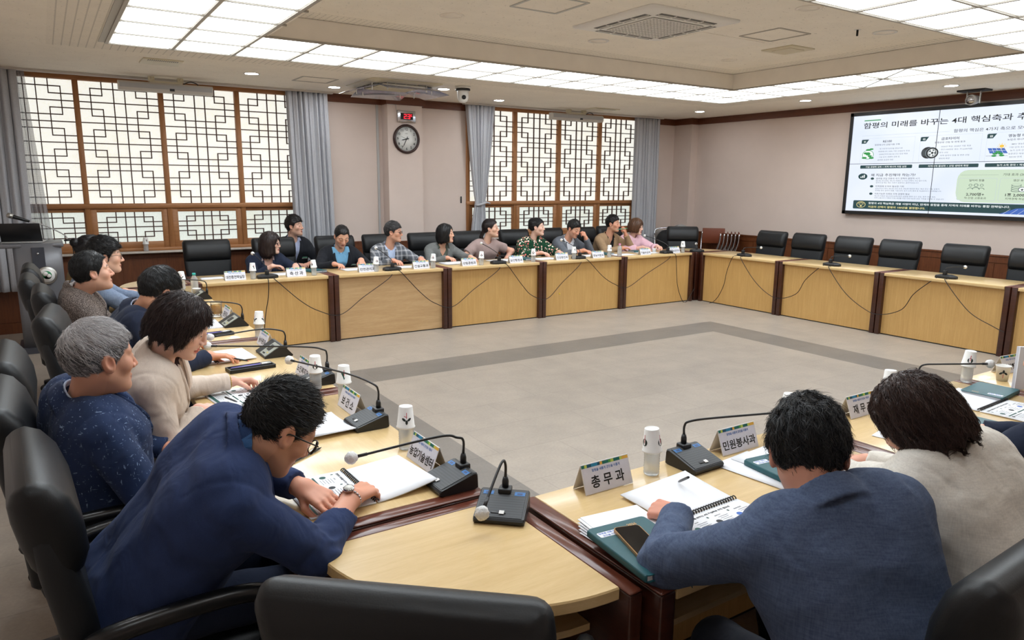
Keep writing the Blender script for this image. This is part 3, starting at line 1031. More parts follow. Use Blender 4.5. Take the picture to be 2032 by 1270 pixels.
def make_chair(name, arms=True):
    root = empty(name, (0, 0, 0))
    s = MB()
    sp = []
    for y, hw, ht in ((-.235, .20, .028), (-.225, .235, .045), (-.10, .25, .055), (.08, .255, .058), (.19, .25, .052), (.235, .235, .036), (.245, .20, .02)):
        sp.append(y)
        r = rrect(2 * hw, 2 * ht, ht * .96, 6)
        s_ = [(p[0], y, .445 + p[1] + (-.012 if y > .2 else 0)) for p in r]
        sp[-1] = s_
    s.loft(sp)
    s.build('seat', MAT['leather'], root)
    k = MB()
    pad(k, [(-.225, .43, .20, .020, .1, .0), (-.228, .45, .225, .034, .1, .005), (-.235, .56, .235, .040, .12, .012), (-.250, .68, .243, .042, .16, .016), (-.272, .80, .250, .040, .2, .016), (-.290, .90, .252, .034, .25, .014), (-.30, .93, .24, .02, .25, .012)])
    k.build('backrest', MAT['leather2'], root)
    h = MB()
    pad(h, [(-.262, .800, .226, .020, .2, .012), (-.262, .808, .242, .042, .2, .015), (-.266, .84, .250, .060, .22, .018), (-.276, .90, .254, .066, .26, .018), (-.292, .965, .255, .062, .32, .016), (-.308, 1.008, .252, .048, .4, .012), (-.318, 1.030, .24, .026, .45, .008), (-.320, 1.035, .225, .012, .45, .006)])
    h.build('headrest', MAT['leather'], root)
    if arms:
        for sx in (-1, 1):
            a = MB()
            path = smooth_path([(sx * .255, -.255, .60), (sx * .285, -.20, .655), (sx * .295, -.06, .672), (sx * .295, .10, .668), (sx * .292, .185, .64), (sx * .285, .20, .57), (sx * .270, .16, .48), (sx * .24, .10, .405)], 6)
            rs = [.024 if .6 < p[2] else .019 for p in path]
            a.tube(path, rs, 10)
            a.build('armrest', MAT['arm'], root)
    c = MB().lathe([(.03, .12), (.03, .25), (.022, .25), (.022, .39)], 16)
    c.box(-.10, -.12, .375, .10, .12, .40)
    c.build('column', MAT['dark_pl'], root)
    base = MB().lathe([(0, .07), (.05, .07), (.05, .13), (0, .14)], 16).build('star_base', MAT['dark_pl'], root)
    for i in range(5):
        l = MB()
        l.tube([(0, .03, .105), (0, .16, .098), (0, .29, .075)], [.030, .024, .016], 8)
        o = l.build('base_leg', MAT['dark_pl'], base)
        o.rotation_euler = (0, 0, i * 2 * PI / 5 + .3)
        w_ = MB()
        for q in (-.018, .018):
            w_.tube([(q - .010, .29, .028), (q + .010, .29, .028)], .028, 14)
        w_.tube([(0, .29, .028), (0, .29, .08)], .008, 6)
        o = w_.build('caster', MAT['dark_pl'], base)
        o.rotation_euler = (0, 0, i * 2 * PI / 5 + .3)
    return root
chair0 = make_chair('executive_chair')
_cu = [False]
def chair(x, y, rz, label, s=1.0, group='black leather executive chairs round the square'):
    if not _cu[0]:
        _cu[0] = True
        o = chair0
        o.location = (x, y, 0)
        o.rotation_euler = (0, 0, rz)
    else:
        o = copy_tree(chair0, (x, y, 0), rz)
    return tag(o, label, 'chair', group)
# right row, facing -x (rotate +y to -x)
QR = PI / 2
for y, lab in ((6.83, 'empty black chair of the right row, first after the stacked chrome chairs'), (6.20, 'empty black chair of the right row, second from the far corner'), (5.52, 'empty black chair of the right row, third from the far corner'),
               (4.90, 'empty black chair of the right row, fourth from the far corner'), (4.13, 'empty black chair of the right row, fifth from the far corner'), (3.42, 'empty black chair of the right row cut off by the right edge of the picture')):
    chair(8.72, y, QR + random.uniform(-.05, .05), lab)
chair(8.42, 7.98, math.radians(146), 'empty black chair at the far right corner table, beside the stacked chrome chairs')
# far row, facing -y
for x, y, a, lab in ((1.50, 8.42, 0, 'empty black chair at the left end of the far row, below the left window'), (2.25, 8.42, .02, 'black chair of the woman in the navy suit in the far row'), (2.99, 8.42, .0, 'black chair of the man in the light blue shirt in the far row'),
                  (3.62, 8.44, .04, 'black chair left of the man in the plaid jacket in the far row'), (4.25, 8.44, .02, 'black chair of the woman in the grey jacket in the far row'), (4.93, 8.48, .05, 'black chair of the woman in the mauve shirt in the far row'),
                  (5.72, 8.52, .0, 'black chair of the woman in the floral blouse in the far row'), (6.36, 8.56, -.04, 'black chair of the man in the grey jacket in the far row'), (6.99, 8.52, .0, 'black chair of the man in the tan jacket in the far row'), (7.62, 8.62, .0, 'black chair of the woman in pink in the far row')):
    chair(x, y, PI + a, lab)
# left row, facing +x
for x, y, a, lab in ((.20, 2.05, .05, 'black chair of the navy-suited man with glasses, nearest on the left'), (.11, 2.72, .0, 'black chair of the grey-haired man in the flecked jacket'), (.10, 3.38, 0, 'black chair of the woman in the beige jacket'),
                     (.25, 4.30, -.1, 'black chair of the dark-haired man in navy, leaning over the pen case'), (.22, 5.28, 0, 'black chair of the man in the brown tweed jacket'), (.14, 5.98, 0, 'black chair of the man with glasses in the grey-blue shirt'), (.14, 6.70, 0, 'black chair of the person with the hair bun')):
    chair(x, y, -PI / 2 + a, lab)
chair(.625, 1.215, -math.radians(41), 'black chair at the near corner table, its back towards the viewer')
chair(1.50, .79, .04, 'black chair of the man in the blue-grey suit, bottom right corner')
chair(2.25, .62, .10, 'black chair of the woman in the cream jacket')
# ---------------------------------------------------------------- video wall
SX = X1 - .075
SY0 = 6.235          # left edge of the bezel as seen
def sy(u): return 6.196 - u          # u: metres to the right on the screen
root = empty('video_wall', (SX, 4.4, 2.0), 0, 'large video wall showing a presentation slide on the right wall', 'screen')
def wall_part(b, name, mats):
    for k in range(len(b.v)):
        p = b.v[k]
        b.v[k] = (p[0] - SX, p[1] - 4.4, p[2] - 2.0)
    return b.build(name, mats, root)
UW, UH, ZB = 1.18, .659, 1.355
b = MB()
e = .045
b.box(SX - .01, sy(3.54) - e, ZB - e, X1, sy(0) + e, ZB)
b.box(SX - .01, sy(3.54) - e, ZB + 2 * UH, X1, sy(0) + e, ZB + 2 * UH + e)
b.box(SX - .01, sy(0), ZB - e, X1, sy(0) + e, ZB + 2 * UH + e)
b.box(SX - .01, sy(3.54) - e, ZB - e, X1, sy(3.54), ZB + 2 * UH + e)
b.box(SX + .012, sy(3.54), ZB, X1 - .001, sy(0), ZB + 2 * UH)
wall_part(b, 'bezel', MAT['dark_pl'])
t = NT('screen_white')
v = t.obj()
s_ = t.sep(v)
f = t.noise(v, 1.5, 2)
c0 = t.ramp(f, [(.3, lin((222, 232, 250))), (.7, lin((236, 242, 253)))])
t.base((.02, .02, .02))
t.l(c0, t.b.inputs['Emission Color'])
t.b.inputs['Emission Strength'].default_value = E_SCREEN
MAT['scr'] = t.set(.3)
MAT['scr_k'] = emis('screen_black_ink', (28, 34, 38), .5)
MAT['scr_g'] = emis('screen_dark_green', (14, 62, 66), .9)
MAT['scr_gm'] = emis('screen_green', (40, 150, 70), .9)
MAT['scr_lg'] = emis('screen_pale_green', (206, 226, 200), .9)
MAT['scr_w'] = emis('screen_white_ink', (240, 246, 246), .95)
MAT['scr_y'] = emis('screen_yellow_ink', (236, 222, 150), .95)
MAT['scr_gr'] = emis('screen_grey_ink', (110, 122, 126), .8)
MAT['scr_b'] = emis('screen_blue', (60, 104, 190), .9)
MAT['scr_bl'] = emis('screen_line', (196, 208, 220), .9)
MAT['scr_ye'] = emis('screen_sun', (244, 196, 60), .95)
for m_ in ('scr_k', 'scr_g', 'scr_gm', 'scr_lg', 'scr_w', 'scr_y', 'scr_gr', 'scr_b', 'scr_bl', 'scr_ye'):
    MAT[m_].node_tree.nodes['Principled BSDF'].inputs['Base Color'].default_value = (.01, .01, .01, 1)
for i in range(3):
    for j in range(2):
        b = MB().box(SX, sy((i + 1) * UW - .0025), ZB + j * UH + .002, SX + .012, sy(i * UW + .0025), ZB + (j + 1) * UH - .002)
        wall_part(b, 'display_panel', MAT['scr'])
# slide content, thin prints on the display faces. pixel-free metres: u from left, h from the bottom
inks = {}
def ink(m):
    return inks.setdefault(m, MB())
LAY = [0]
def SM(u, h):
    LAY[0] += 1
    return Matrix(((0, 0, -1, SX - .0006 - .000004 * LAY[0]), (-1, 0, 0, sy(u)), (0, 1, 0, ZB + h), (0, 0, 0, 1)))
def st(s, u, h, size, m='scr_k', bold=.0, align='L', sx=1.0, w=None):
    ink(m).text(s, size, SM(u, h), 0, bold, align, w, sx)
def sr(u0, h0, u1, h1, m, r=.0):
    if r:
        P = [(p[0] + (u0 + u1) / 2, p[1] + (h0 + h1) / 2) for p in rrect(u1 - u0, h1 - h0, r, 5)]
    else:
        P = [(u0, h0), (u1, h0), (u1, h1), (u0, h1)]
    ink(m).add([(p[0], p[1], 0) for p in P], [tuple(range(len(P)))], 0, False, SM(0, 0))
def se(u, h, ru, rh, m, n=24, a0=0, a1=360):
    P = [(u + ru * math.cos(math.radians(a0 + (a1 - a0) * k / n)), h + rh * math.sin(math.radians(a0 + (a1 - a0) * k / n))) for k in range(n)]
    ink(m).add([(p[0], p[1], 0) for p in P], [tuple(range(n))], 0, False, SM(0, 0))
H2 = 2 * UH
sr(.164, 1.241, .403, 1.254, 'scr_gm')
st('함평의 미래를 바꾸는 4대 핵심축과 추진 필요성', .162, 1.145, .072, 'scr_k', .012, w=2.53)
sr(.152, 1.040, 1.33, 1.043, 'scr_bl')
st('함평의 핵심은 4가지 축으로 모아집니다', 1.378, 1.030, .038, 'scr_k', .006, w=1.0)
for c, (u, num, ttl, sub, bl, bar) in enumerate(((.165, '01', 'RE100', '청정에너지 산업거점 구축', ('· 빛그린국가산단을 중심으로', '  재생에너지 100% 기반 산업단지 조성', '· 2030년까지 RE100 산단 완성 목표', '· 기업 유치 경쟁력 강화 및', '  글로벌 공급망 대응'), '기업 경쟁력 강화 + 지역 에너지 자립 실현'),
                                          (.985, '02', '금호타이어', '함평공장 건립 및 연계 효과', ('· 2026년 착공, 2028년 가동 목표', '· 연간 530만본 생산, 약 6,600억원', '  투자 규모', '· 지역 일자리 창출 및 연관 산업', '  생태계 확장'), '지역경제 활성화 + 산업 생태계 확장'),
                                          (1.79, '03', '영농형 태양광', '농업과 에너지의 공존', ('· 1MW 영농형 태양광', '  기반 단지 조성', '· 농가 소득 안정화', '  농촌공간 재생', '· RE100 연계'), '농가 소득 증대 + 재생에너지 확산'),
                                          (2.60, '04', '관광', '체류형 관광', ('· 관광 거점 조성', '  생활인구 확대', '· 축제 연계', '  지역 상권 활성화', '· 생활인구'), '생활인구 확대 + 지역 활력'))):
    sr(u - .012, .66, u - .010, 1.0, 'scr_bl')
    sr(u + .735, .66, u + .737, 1.0, 'scr_bl')
    sr(u - .012, 1.0, u + .737, 1.002, 'scr_bl')
    ink('scr_g').add([(u - .012, .935, 0), (u + .055, .935, 0), (u + .095, .99, 0), (u + .0, .99, 0), (u - .012, .98, 0)], [(0, 1, 2, 3, 4)], 0, False, SM(0, 0))
    st(num, u + .035, .948, .028, 'scr_w', .03, 'C')
    st(ttl, u + .36, .942, .033, 'scr_k', .015, 'C', sx=1.25)
    st(sub, u + .36, .902, .021, 'scr_k', .004, 'C', sx=1.35)
    for k, q in enumerate(bl):
        st(q, u + .245, .850 - .0375 * k, .018, 'scr_gr', .004, sx=1.35)
    sr(u + .002, .592, u + .735, .637, 'scr_g', .010)
    st(bar, u + .37, .604, .022, 'scr_w', .012, 'C', sx=1.3)
# globe with leaves
GX, GH = .263, .782
se(GX, GH, .085, .062, 'scr_gm', 28); se(GX, GH, .078, .056, 'scr_w', 28)
for du, dh, a, bb in ((0, .012, .036, .022), (-.035, .02, .03, .014), (.03, -.02, .03, .014), (-.05, -.042, .038, .014), (.055, -.045, .036, .014), (.0, .066, .036, .013), (.045, .075, .03, .012)):
    se(GX + du, GH + dh, a, bb, 'scr_gm', 14)
# tyre
se(1.085, .785, .085, .074, 'scr_k', 30); se(1.135, .782, .085, .072, 'scr_gr', 30); se(1.14, .782, .078, .067, 'scr_k', 30); se(1.142, .782, .058, .051, 'scr_w', 26); se(1.142, .782, .052, .046, 'scr_gr', 26)
for k in range(5):
    ink('scr_w').add([(-.009, 0, 0), (.009, 0, 0), (.012, .047, 0), (-.012, .047, 0)], [(0, 1, 2, 3)], 0, False, SM(1.142, .782) @ R(math.radians(k * 72 + 18)))
se(1.142, .782, .016, .014, 'scr_k', 14)
for k in range(5):
    sr(1.008 + .013 * k, .745, 1.012 + .013 * k, .825, 'scr_gr')
# solar panel with plant and sun
ink('scr_b').add([(1.83, .755, 0), (2.03, .752, 0), (1.985, .815, 0), (1.80, .818, 0)], [(0, 1, 2, 3)], 0, False, SM(0, 0))
for k in range(1, 4):
    q = k / 4
    ink('scr_w').add([(1.83 + .2 * q - .002, .753, 0), (1.83 + .2 * q + .002, .753, 0), (1.80 + .185 * q + .002, .817, 0), (1.80 + .185 * q - .002, .817, 0)], [(0, 1, 2, 3)], 0, False, SM(0, 0))
sr(1.81, .785, 2.01, .788, 'scr_w')
sr(1.79, .722, 2.03, .725, 'scr_k')
for du, dh in ((-.03, 0), (.03, 0), (-.04, -.025), (.045, -.022), (0, .02)):
    se(1.92 + du, .75 + dh, .03, .012, 'scr_gm', 14)
se(1.954, .838, .026, .018, 'scr_ye', 18)
for k in range(8):
    a = k * PI / 4
    se(1.954 + .042 * math.cos(a), .838 + .03 * math.sin(a), .006, .005, 'scr_ye', 8)
# pale green map behind the right block
sr(1.49, .16, 2.75, .56, 'scr_lg', .12)
sr(1.508, .185, 1.955, .458, 'scr_bl', .02)
sr(1.511, .188, 1.952, .455, 'scr_lg', .02)
sr(1.985, .185, 2.44, .458, 'scr_bl', .02)
sr(1.988, .188, 2.437, .455, 'scr_lg', .02)
# lower left block
se(.220, .483, .068, .043, 'scr_g', 28)
for k, hh in enumerate((.016, .028, .042)):
    sr(.185 + .024 * k, .465, .201 + .024 * k, .465 + hh, 'scr_w')
st('왜 지금 추진해야 하는가?', .338, .488, .034, 'scr_k', .012, w=.62)
for y, ttl, a, bb, w1 in ((.446, '글로벌 산업 전환과 국가 정책의 결정적 시기', 'RE100, 탄소중립, 에너지 전환은 더 이상 선택이 아닌 필수이며,', '정부의 법·제도·예산 지원이 집중되는 골든타임입니다.', .60),
                      (.340, '지역경제 도약의 필요한 기회', '금호타이어 투자, RE100 산단 조성, 영농형 태양광 확산, 축산 연구 기능 강화가', '연계될 경우 일자리 창출, 기업 유치, 농가 소득 증대 등 파급효과가 극대화됩니다.', .40),
                      (.238, '지속가능한 미래와 지역 경쟁력 확보', '에너지 자립과 첨단산업·농축산업의 융합을 통해 인구 유입, 정주 여건 개선,', '지역 소멸 위기 극복과 미래 세대를 위한 지속가능한 성장 기반을 마련할 수 있습니다.', .49)):
    se(.364, y + .008, .025, .016, 'scr_g', 16)
    st(ttl, .418, y, .021, 'scr_k', .006, w=w1)
    st(a, .42, y - .029, .018, 'scr_gr', .003, sx=1.28)
    st(bb, .42, y - .056, .018, 'scr_gr', .003, sx=1.28)
# right block
sr(1.521, .497, 1.96, .499, 'scr_gr')
st('기대 효과 (2030년 기준)', 2.01, .489, .028, 'scr_k', .005, sx=1.3)
st('일자리 창출', 1.722, .421, .024, 'scr_k', .008, 'C', sx=1.3)
for du, r_ in ((-.065, .8), (.065, .8), (0, 1)):
    se(1.722 + du, .372, .026 * r_, .019 * r_, 'scr_g', 18); se(1.722 + du, .372, .020 * r_, .014 * r_, 'scr_lg', 18)
    se(1.722 + du, .318, .045 * r_, .030 * r_, 'scr_g', 18, 0, 180); se(1.722 + du, .318, .038 * r_, .024 * r_, 'scr_lg', 18, 0, 180)
st('2,700명+', 1.722, .244, .036, 'scr_k', .02, 'C', sx=1.35)
st('직·간접 고용효과', 1.727, .204, .024, 'scr_k', .004, 'C', sx=1.3)
st('생산 유발', 2.20, .421, .024, 'scr_k', .008, 'C', sx=1.3)
for k in range(4):
    se(2.17, .310 + .022 * k, .055, .016, 'scr_g', 20); se(2.17, .312 + .022 * k, .049, .013, 'scr_lg', 20)
se(2.235, .325, .042, .030, 'scr_g', 20); se(2.235, .325, .036, .025, 'scr_w', 20)
st('₩', 2.235, .313, .024, 'scr_k', .02, 'C')
st('1조 2,000억+', 2.205, .244, .036, 'scr_k', .02, 'C', sx=1.3)
st('지역경제 파급효과', 2.205, .204, .024, 'scr_k', .004, 'C', sx=1.3)
# bottom banner
sr(.114, .033, 3.42, .150, 'scr_g', .014)
se(.233, .093, .068, .043, 'scr_y', 28); se(.233, .093, .061, .038, 'scr_g', 28)
se(.233, .100, .026, .018, 'scr_y', 18); se(.233, .100, .021, .014, 'scr_g', 18)
sr(.22, .064, .246, .08, 'scr_y')
for k in range(7):
    a = PI * k / 6
    se(.233 + .04 * math.cos(a), .102 + .027 * math.sin(a), .006, .004, 'scr_y', 8)
st('함평의 4대 핵심축은 개별 사업이 아닌, 연계와 융합을 통해 지역의 미래를 바꾸는 통합 전략입니다.', .343, .104, .026, 'scr_w', .018, w=1.79)
st('지금의 선택이 함평의 100년을 결정합니다.', .343, .054, .026, 'scr_y', .018, w=.79)
ink('scr_b').add([(2.02, .03, 0), (2.5, .03, 0), (2.5, .125, 0), (2.2, .10, 0)], [(0, 1, 2, 3)], 0, False, SM(0, 0))
for q in range(6):
    ink('scr_w').add([(2.06 + .08 * q, .03, 0), (2.064 + .08 * q, .03, 0), (2.14 + .08 * q, .09, 0), (2.136 + .08 * q, .09, 0)], [(0, 1, 2, 3)], 0, False, SM(0, 0))
b = MB()
for u in (UW, 2 * UW):
    b.box(SX - .004, sy(u + .003), ZB, SX + .011, sy(u - .003), ZB + H2)
b.box(SX - .004, sy(3 * UW), ZB + UH - .0025, SX + .011, sy(0), ZB + UH + .0025)
wall_part(b, 'panel_seam', MAT['dark_pl'])
for m, b in inks.items():
    wall_part(b, 'slide_' + {'scr_k': 'lettering', 'scr_g': 'dark_green_shapes', 'scr_gm': 'green_shapes', 'scr_lg': 'pale_shapes', 'scr_w': 'white_lettering', 'scr_y': 'yellow_lettering', 'scr_gr': 'small_print', 'scr_b': 'blue_shapes', 'scr_bl': 'thin_lines', 'scr_ye': 'sun', 'scr': 'white_shapes'}[m], MAT[m])
# ---------------------------------------------------------------- smooth solid modelling on a grid
F32 = np.float32
def V3(*a): return np.array(a, dtype=F32)
def nrm(v):
    v = np.asarray(v, dtype=np.float64)
    return (v / max(1e-9, np.linalg.norm(v))).astype(F32)
def smin(a, b, k):
    h = np.maximum(k - np.abs(a - b), 0) / k
    return np.minimum(a, b) - h * h * k * .25
def smax(a, b, k): return -smin(-a, -b, k)
def rc(p, a, b, ra, rb):
    """tapered capsule"""
    a = np.asarray(a, F32); b = np.asarray(b, F32)
    ba = b - a
    pa = p - a
    h = np.clip(pa @ ba / max(1e-9, float(ba @ ba)), 0, 1)
    return np.sqrt(((pa - h[:, None] * ba) ** 2).sum(1)) - (ra + (rb - ra) * h)
def ell(p, c, r):
    q = (p - np.asarray(c, F32)) / np.asarray(r, F32)
    k0 = np.sqrt((q * q).sum(1)) + 1e-9
    q = q / np.asarray(r, F32)
    k1 = np.sqrt((q * q).sum(1)) + 1e-9
    return k0 * (k0 - 1) / k1
def sph(p, c, r):
    return np.sqrt(((p - np.asarray(c, F32)) ** 2).sum(1)) - r
def wob(p, wl, seed):
    """cheap smooth noise in -1..1"""
    rs = np.random.RandomState(seed)
    o = np.zeros(len(p), F32)
    for i in range(4):
        k = rs.normal(size=3); k = (k / np.linalg.norm(k) * 2 * PI / (wl * rs.uniform(.7, 1.4))).astype(F32)
        q = rs.normal(size=3); q = (q / np.linalg.norm(q) * 2 * PI / (wl * 2.2)).astype(F32)
        o += np.sin(p @ k + rs.uniform(0, 6) + 1.6 * np.sin(p @ q + rs.uniform(0, 6)))
    return o / 4

def surfnet(f, lo, hi, h, B=8):
    """surface-nets polygoniser; f maps (n,3) float32 to distance. returns verts, quads"""
    lo = np.asarray(lo, np.float64); hi = np.asarray(hi, np.float64)
    n = (np.ceil((hi - lo) / (h * B)).astype(int)) * B
    nb = n // B
    gi = np.stack(np.meshgrid(*[np.arange(k) for k in nb], indexing='ij'), -1).reshape(-1, 3)
    cen = (lo + (gi * B + (B - 1) / 2) * h).astype(F32)
    dc = f(cen)
    keep = np.abs(dc) < B * h * .9 + .03
    V = np.empty(tuple(n), F32)
    Vb = V.reshape(nb[0], B, nb[1], B, nb[2], B)
    Vb[...] = np.sign(dc).reshape(nb[0], 1, nb[1], 1, nb[2], 1)
    off = np.stack(np.meshgrid(*[np.arange(B)] * 3, indexing='ij'), -1).reshape(-1, 3)
    kb = gi[keep]
    step = max(1, 160000 // (B ** 3))
    for i in range(0, len(kb), step):
        g = kb[i:i + step]
        idx = (g[:, None, :] * B + off[None]).reshape(-1, 3)
        val = f((lo + idx * h).astype(F32))
        V[idx[:, 0], idx[:, 1], idx[:, 2]] = val
    V[0], V[-1], V[:, 0], V[:, -1], V[:, :, 0], V[:, :, -1] = 1, 1, 1, 1, 1, 1
    I = V < 0
    c = np.zeros(tuple(n - 1), np.int8)
    for a in (0, 1):
        for b_ in (0, 1):
            for d in (0, 1):
                c += I[a:n[0] - 1 + a, b_:n[1] - 1 + b_, d:n[2] - 1 + d]
    act = np.argwhere((c > 0) & (c < 8))
    if len(act) == 0:
        return np.zeros((0, 3)), np.zeros((0, 4), int)
    ids = -np.ones(tuple(n - 1), np.int32)
    ids[act[:, 0], act[:, 1], act[:, 2]] = np.arange(len(act))
    acc = np.zeros((len(act), 3)); cnt = np.zeros(len(act))
    cor = [(a, b_, d) for a in (0, 1) for b_ in (0, 1) for d in (0, 1)]
    val = {k: V[act[:, 0] + k[0], act[:, 1] + k[1], act[:, 2] + k[2]] for k in cor}
    for ax in range(3):
        for k in cor:
            if k[ax]: continue
            k2 = list(k); k2[ax] = 1; k2 = tuple(k2)
            a, b_ = val[k], val[k2]
            m = (a < 0) != (b_ < 0)
            t = a[m] / (a[m] - b_[m])
            p = np.tile(np.array(k, float), (m.sum(), 1))
            p[:, ax] += t
            acc[m] += p
            cnt[m] += 1
    verts = lo + (act + acc / cnt[:, None]) * h
    quads = []
    for ax in range(3):
        s0 = [slice(1, n[i] - 1) for i in range(3)]
        s0[ax] = slice(0, n[ax] - 1)
        s1 = list(s0); s1[ax] = slice(1, n[ax])
        A, Bv = I[tuple(s0)], I[tuple(s1)]
        e = np.argwhere(A != Bv)
        if not len(e): continue
        sgn = A[e[:, 0], e[:, 1], e[:, 2]]
        e = e + np.array([1 if i != ax else 0 for i in range(3)])
        u, v = [(1, 2), (2, 0), (0, 1)][ax]
        q = []
        for du, dv in ((0, 0), (-1, 0), (-1, -1), (0, -1)):
            k = e.copy(); k[:, u] += du; k[:, v] += dv
            q.append(ids[k[:, 0], k[:, 1], k[:, 2]])
        q = np.stack(q, 1)
        q[sgn] = q[sgn]
        q[~sgn] = q[~sgn][:, ::-1]
        quads.append(q)
    return verts, np.concatenate(quads)

def np_mesh(name, parts, mats, parent=None, color=None, mi=None):
    """parts: list of (verts, quads); color: per-vertex rgb (n,3)"""
    off = 0
    VV, QQ = [], []
    for v, q in parts:
        VV.append(v); QQ.append(q + off); off += len(v)
    v = np.concatenate(VV); q = np.concatenate(QQ)
    me = bpy.data.meshes.new(name)
    k = q.shape[1]
    me.vertices.add(len(v)); me.vertices.foreach_set('co', v.astype(F32).ravel())
    me.loops.add(q.size); me.loops.foreach_set('vertex_index', q.astype(np.int32).ravel())
    me.polygons.add(len(q))
    me.polygons.foreach_set('loop_start', (np.arange(len(q)) * k).astype(np.int32))
    me.polygons.foreach_set('loop_total', np.full(len(q), k, np.int32))
    me.polygons.foreach_set('use_smooth', np.ones(len(q), bool))
    if mi is not None:
        me.polygons.foreach_set('material_index', mi.astype(np.int32))
    for m in (mats if isinstance(mats, (list, tuple)) else [mats]):
        me.materials.append(m)
    if color is not None:
        a = me.color_attributes.new('Col', 'FLOAT_COLOR', 'POINT')
        cc = np.ones((len(v), 4), F32); cc[:, :3] = color
        a.data.foreach_set('color', cc.ravel())
    me.update(calc_edges=True)
    me.validate()
    o = bpy.data.objects.new(name, me)
    COL.objects.link(o)
    if parent is not None:
        o.parent = parent
    return o

# ---------------------------------------------------------------- materials of people
def m_attr(name, rough, spec, bump=None, sss=0.0):
    t = NT(name)
    a = t.n('ShaderNodeVertexColor', layer_name='Col')
    t.l(a.outputs['Color'], t.b.inputs['Base Color'])
    if bump:
        t.bump(t.noise(t.obj(), bump[0], 4), bump[1], bump[2])
    if sss:
        t.b.inputs['Subsurface Weight'].default_value = sss
        t.b.inputs['Subsurface Radius'].default_value = (.012, .004, .002)
        t.b.inputs['Subsurface Scale'].default_value = 1.0
    return t.set(rough, 0, spec)
MAT['skin'] = m_attr('skin', .5, .4, (320, .08, .001), .12)
MAT['hair'] = m_attr('hair', .42, .45)
def m_cloth(name, rgb, kind='plain', rgb2=None, rough=.85, scale=1.0):
    t = NT(name)
    c = lin(rgb)
    v = t.obj()
    fine = t.noise(v, 420 / scale, 2, .6)
    big = t.noise(v, 7, 3)
    if kind == 'plain':
        col = t.ramp(t.math('ADD', t.math('MULTIPLY', fine, .5), t.math('MULTIPLY', big, .5)), [(.35, tuple(x * .86 for x in c)), (.65, tuple(x * 1.12 for x in c))])
    elif kind == 'weave':                 # two-tone chambray / suiting: fine streaks both ways
        a = t.noise(t.obj((260, 260, 16)), 1.0, 2, .6)
        b_ = t.noise(t.obj((30, 30, 300)), 1.0, 2, .6)
        col = t.ramp(t.math('ADD', t.math('MULTIPLY', a, .5), t.math('MULTIPLY', b_, .5)), [(.36, lin(rgb2)), (.62, c)])
    elif kind == 'fleck':                 # dark cloth with short pale flecks
        a = t.noise(t.obj((150, 150, 34)), 1.0, 2, .6)
        b_ = t.noise(t.obj((34, 34, 150), rot=(.3, .2, .4)), 1.0, 2, .6)
        m_ = t.math('MAXIMUM', a, b_)
        col = t.mix(t.ramp(m_, [(.655, (0, 0, 0)), (.72, (.75, .75, .75))]), t.ramp(big, [(.35, tuple(x * .8 for x in c)), (.65, tuple(x * 1.15 for x in c))]), lin(rgb2))
    elif kind == 'tweed':
        a = t.noise(v, 190, 3, .75)
        col = t.ramp(a, [(.36, tuple(x * .55 for x in c)), (.5, c), (.62, lin(rgb2))])
    elif kind == 'plaid':
        s = t.sep(v)
        def band(k, per, w_):
            return t.math('LESS_THAN', t.math('FRACT', t.math('DIVIDE', t.math('ADD', s[k], 10), per)), w_)
        g = t.math('ADD', t.math('ADD', band(0, .062, .3), band(2, .062, .3)), t.math('MULTIPLY', t.math('ADD', band(0, .062, .06), band(2, .062, .06)), .8))
        g = t.math('ADD', t.math('MULTIPLY', g, .33), t.math('MULTIPLY', fine, .3))
        col = t.ramp(g, [(.1, lin(rgb2)), (.85, c)])
    elif kind == 'floral':
        vo = t.n('ShaderNodeTexVoronoi')
        vo.inputs['Scale'].default_value = 34
        t.l(v, vo.inputs['Vector'])
        spot = t.math('LESS_THAN', vo.outputs['Distance'], .42)
        cs = t.sep(vo.outputs['Color'])
        pick = t.math('MULTIPLY', spot, t.math('GREATER_THAN', cs[0], .38))
        fl = t.ramp(cs[1], [(.0, lin((238, 226, 206))), (.35, lin((214, 96, 92))), (.6, lin((236, 176, 160))), (.85, lin((250, 240, 225)))])
        bg = t.ramp(t.noise(v, 40, 2), [(.4, c), (.6, lin(rgb2))])
        col = t.mix(pick, bg, fl)
    t.base(col)
    h = t.noise(t.obj((1, 1, .55)), 15, 2, .45, .8)
    hh = t.math('ADD', t.math('MULTIPLY', h, .9), t.math('MULTIPLY', fine, .012))
    t.bump(hh, .55, .014)
    t.b.inputs['Sheen Weight'].default_value = .04
    return t.set(rough, 0, .2)
# ---------------------------------------------------------------- people
def rotm(f, up):
    """columns right, forward, up for a frame looking along f"""
    f = nrm(f)
    r = nrm(np.cross(f, up))
    u = np.cross(r, f)
    return np.stack([r, f, u], 1).astype(F32)

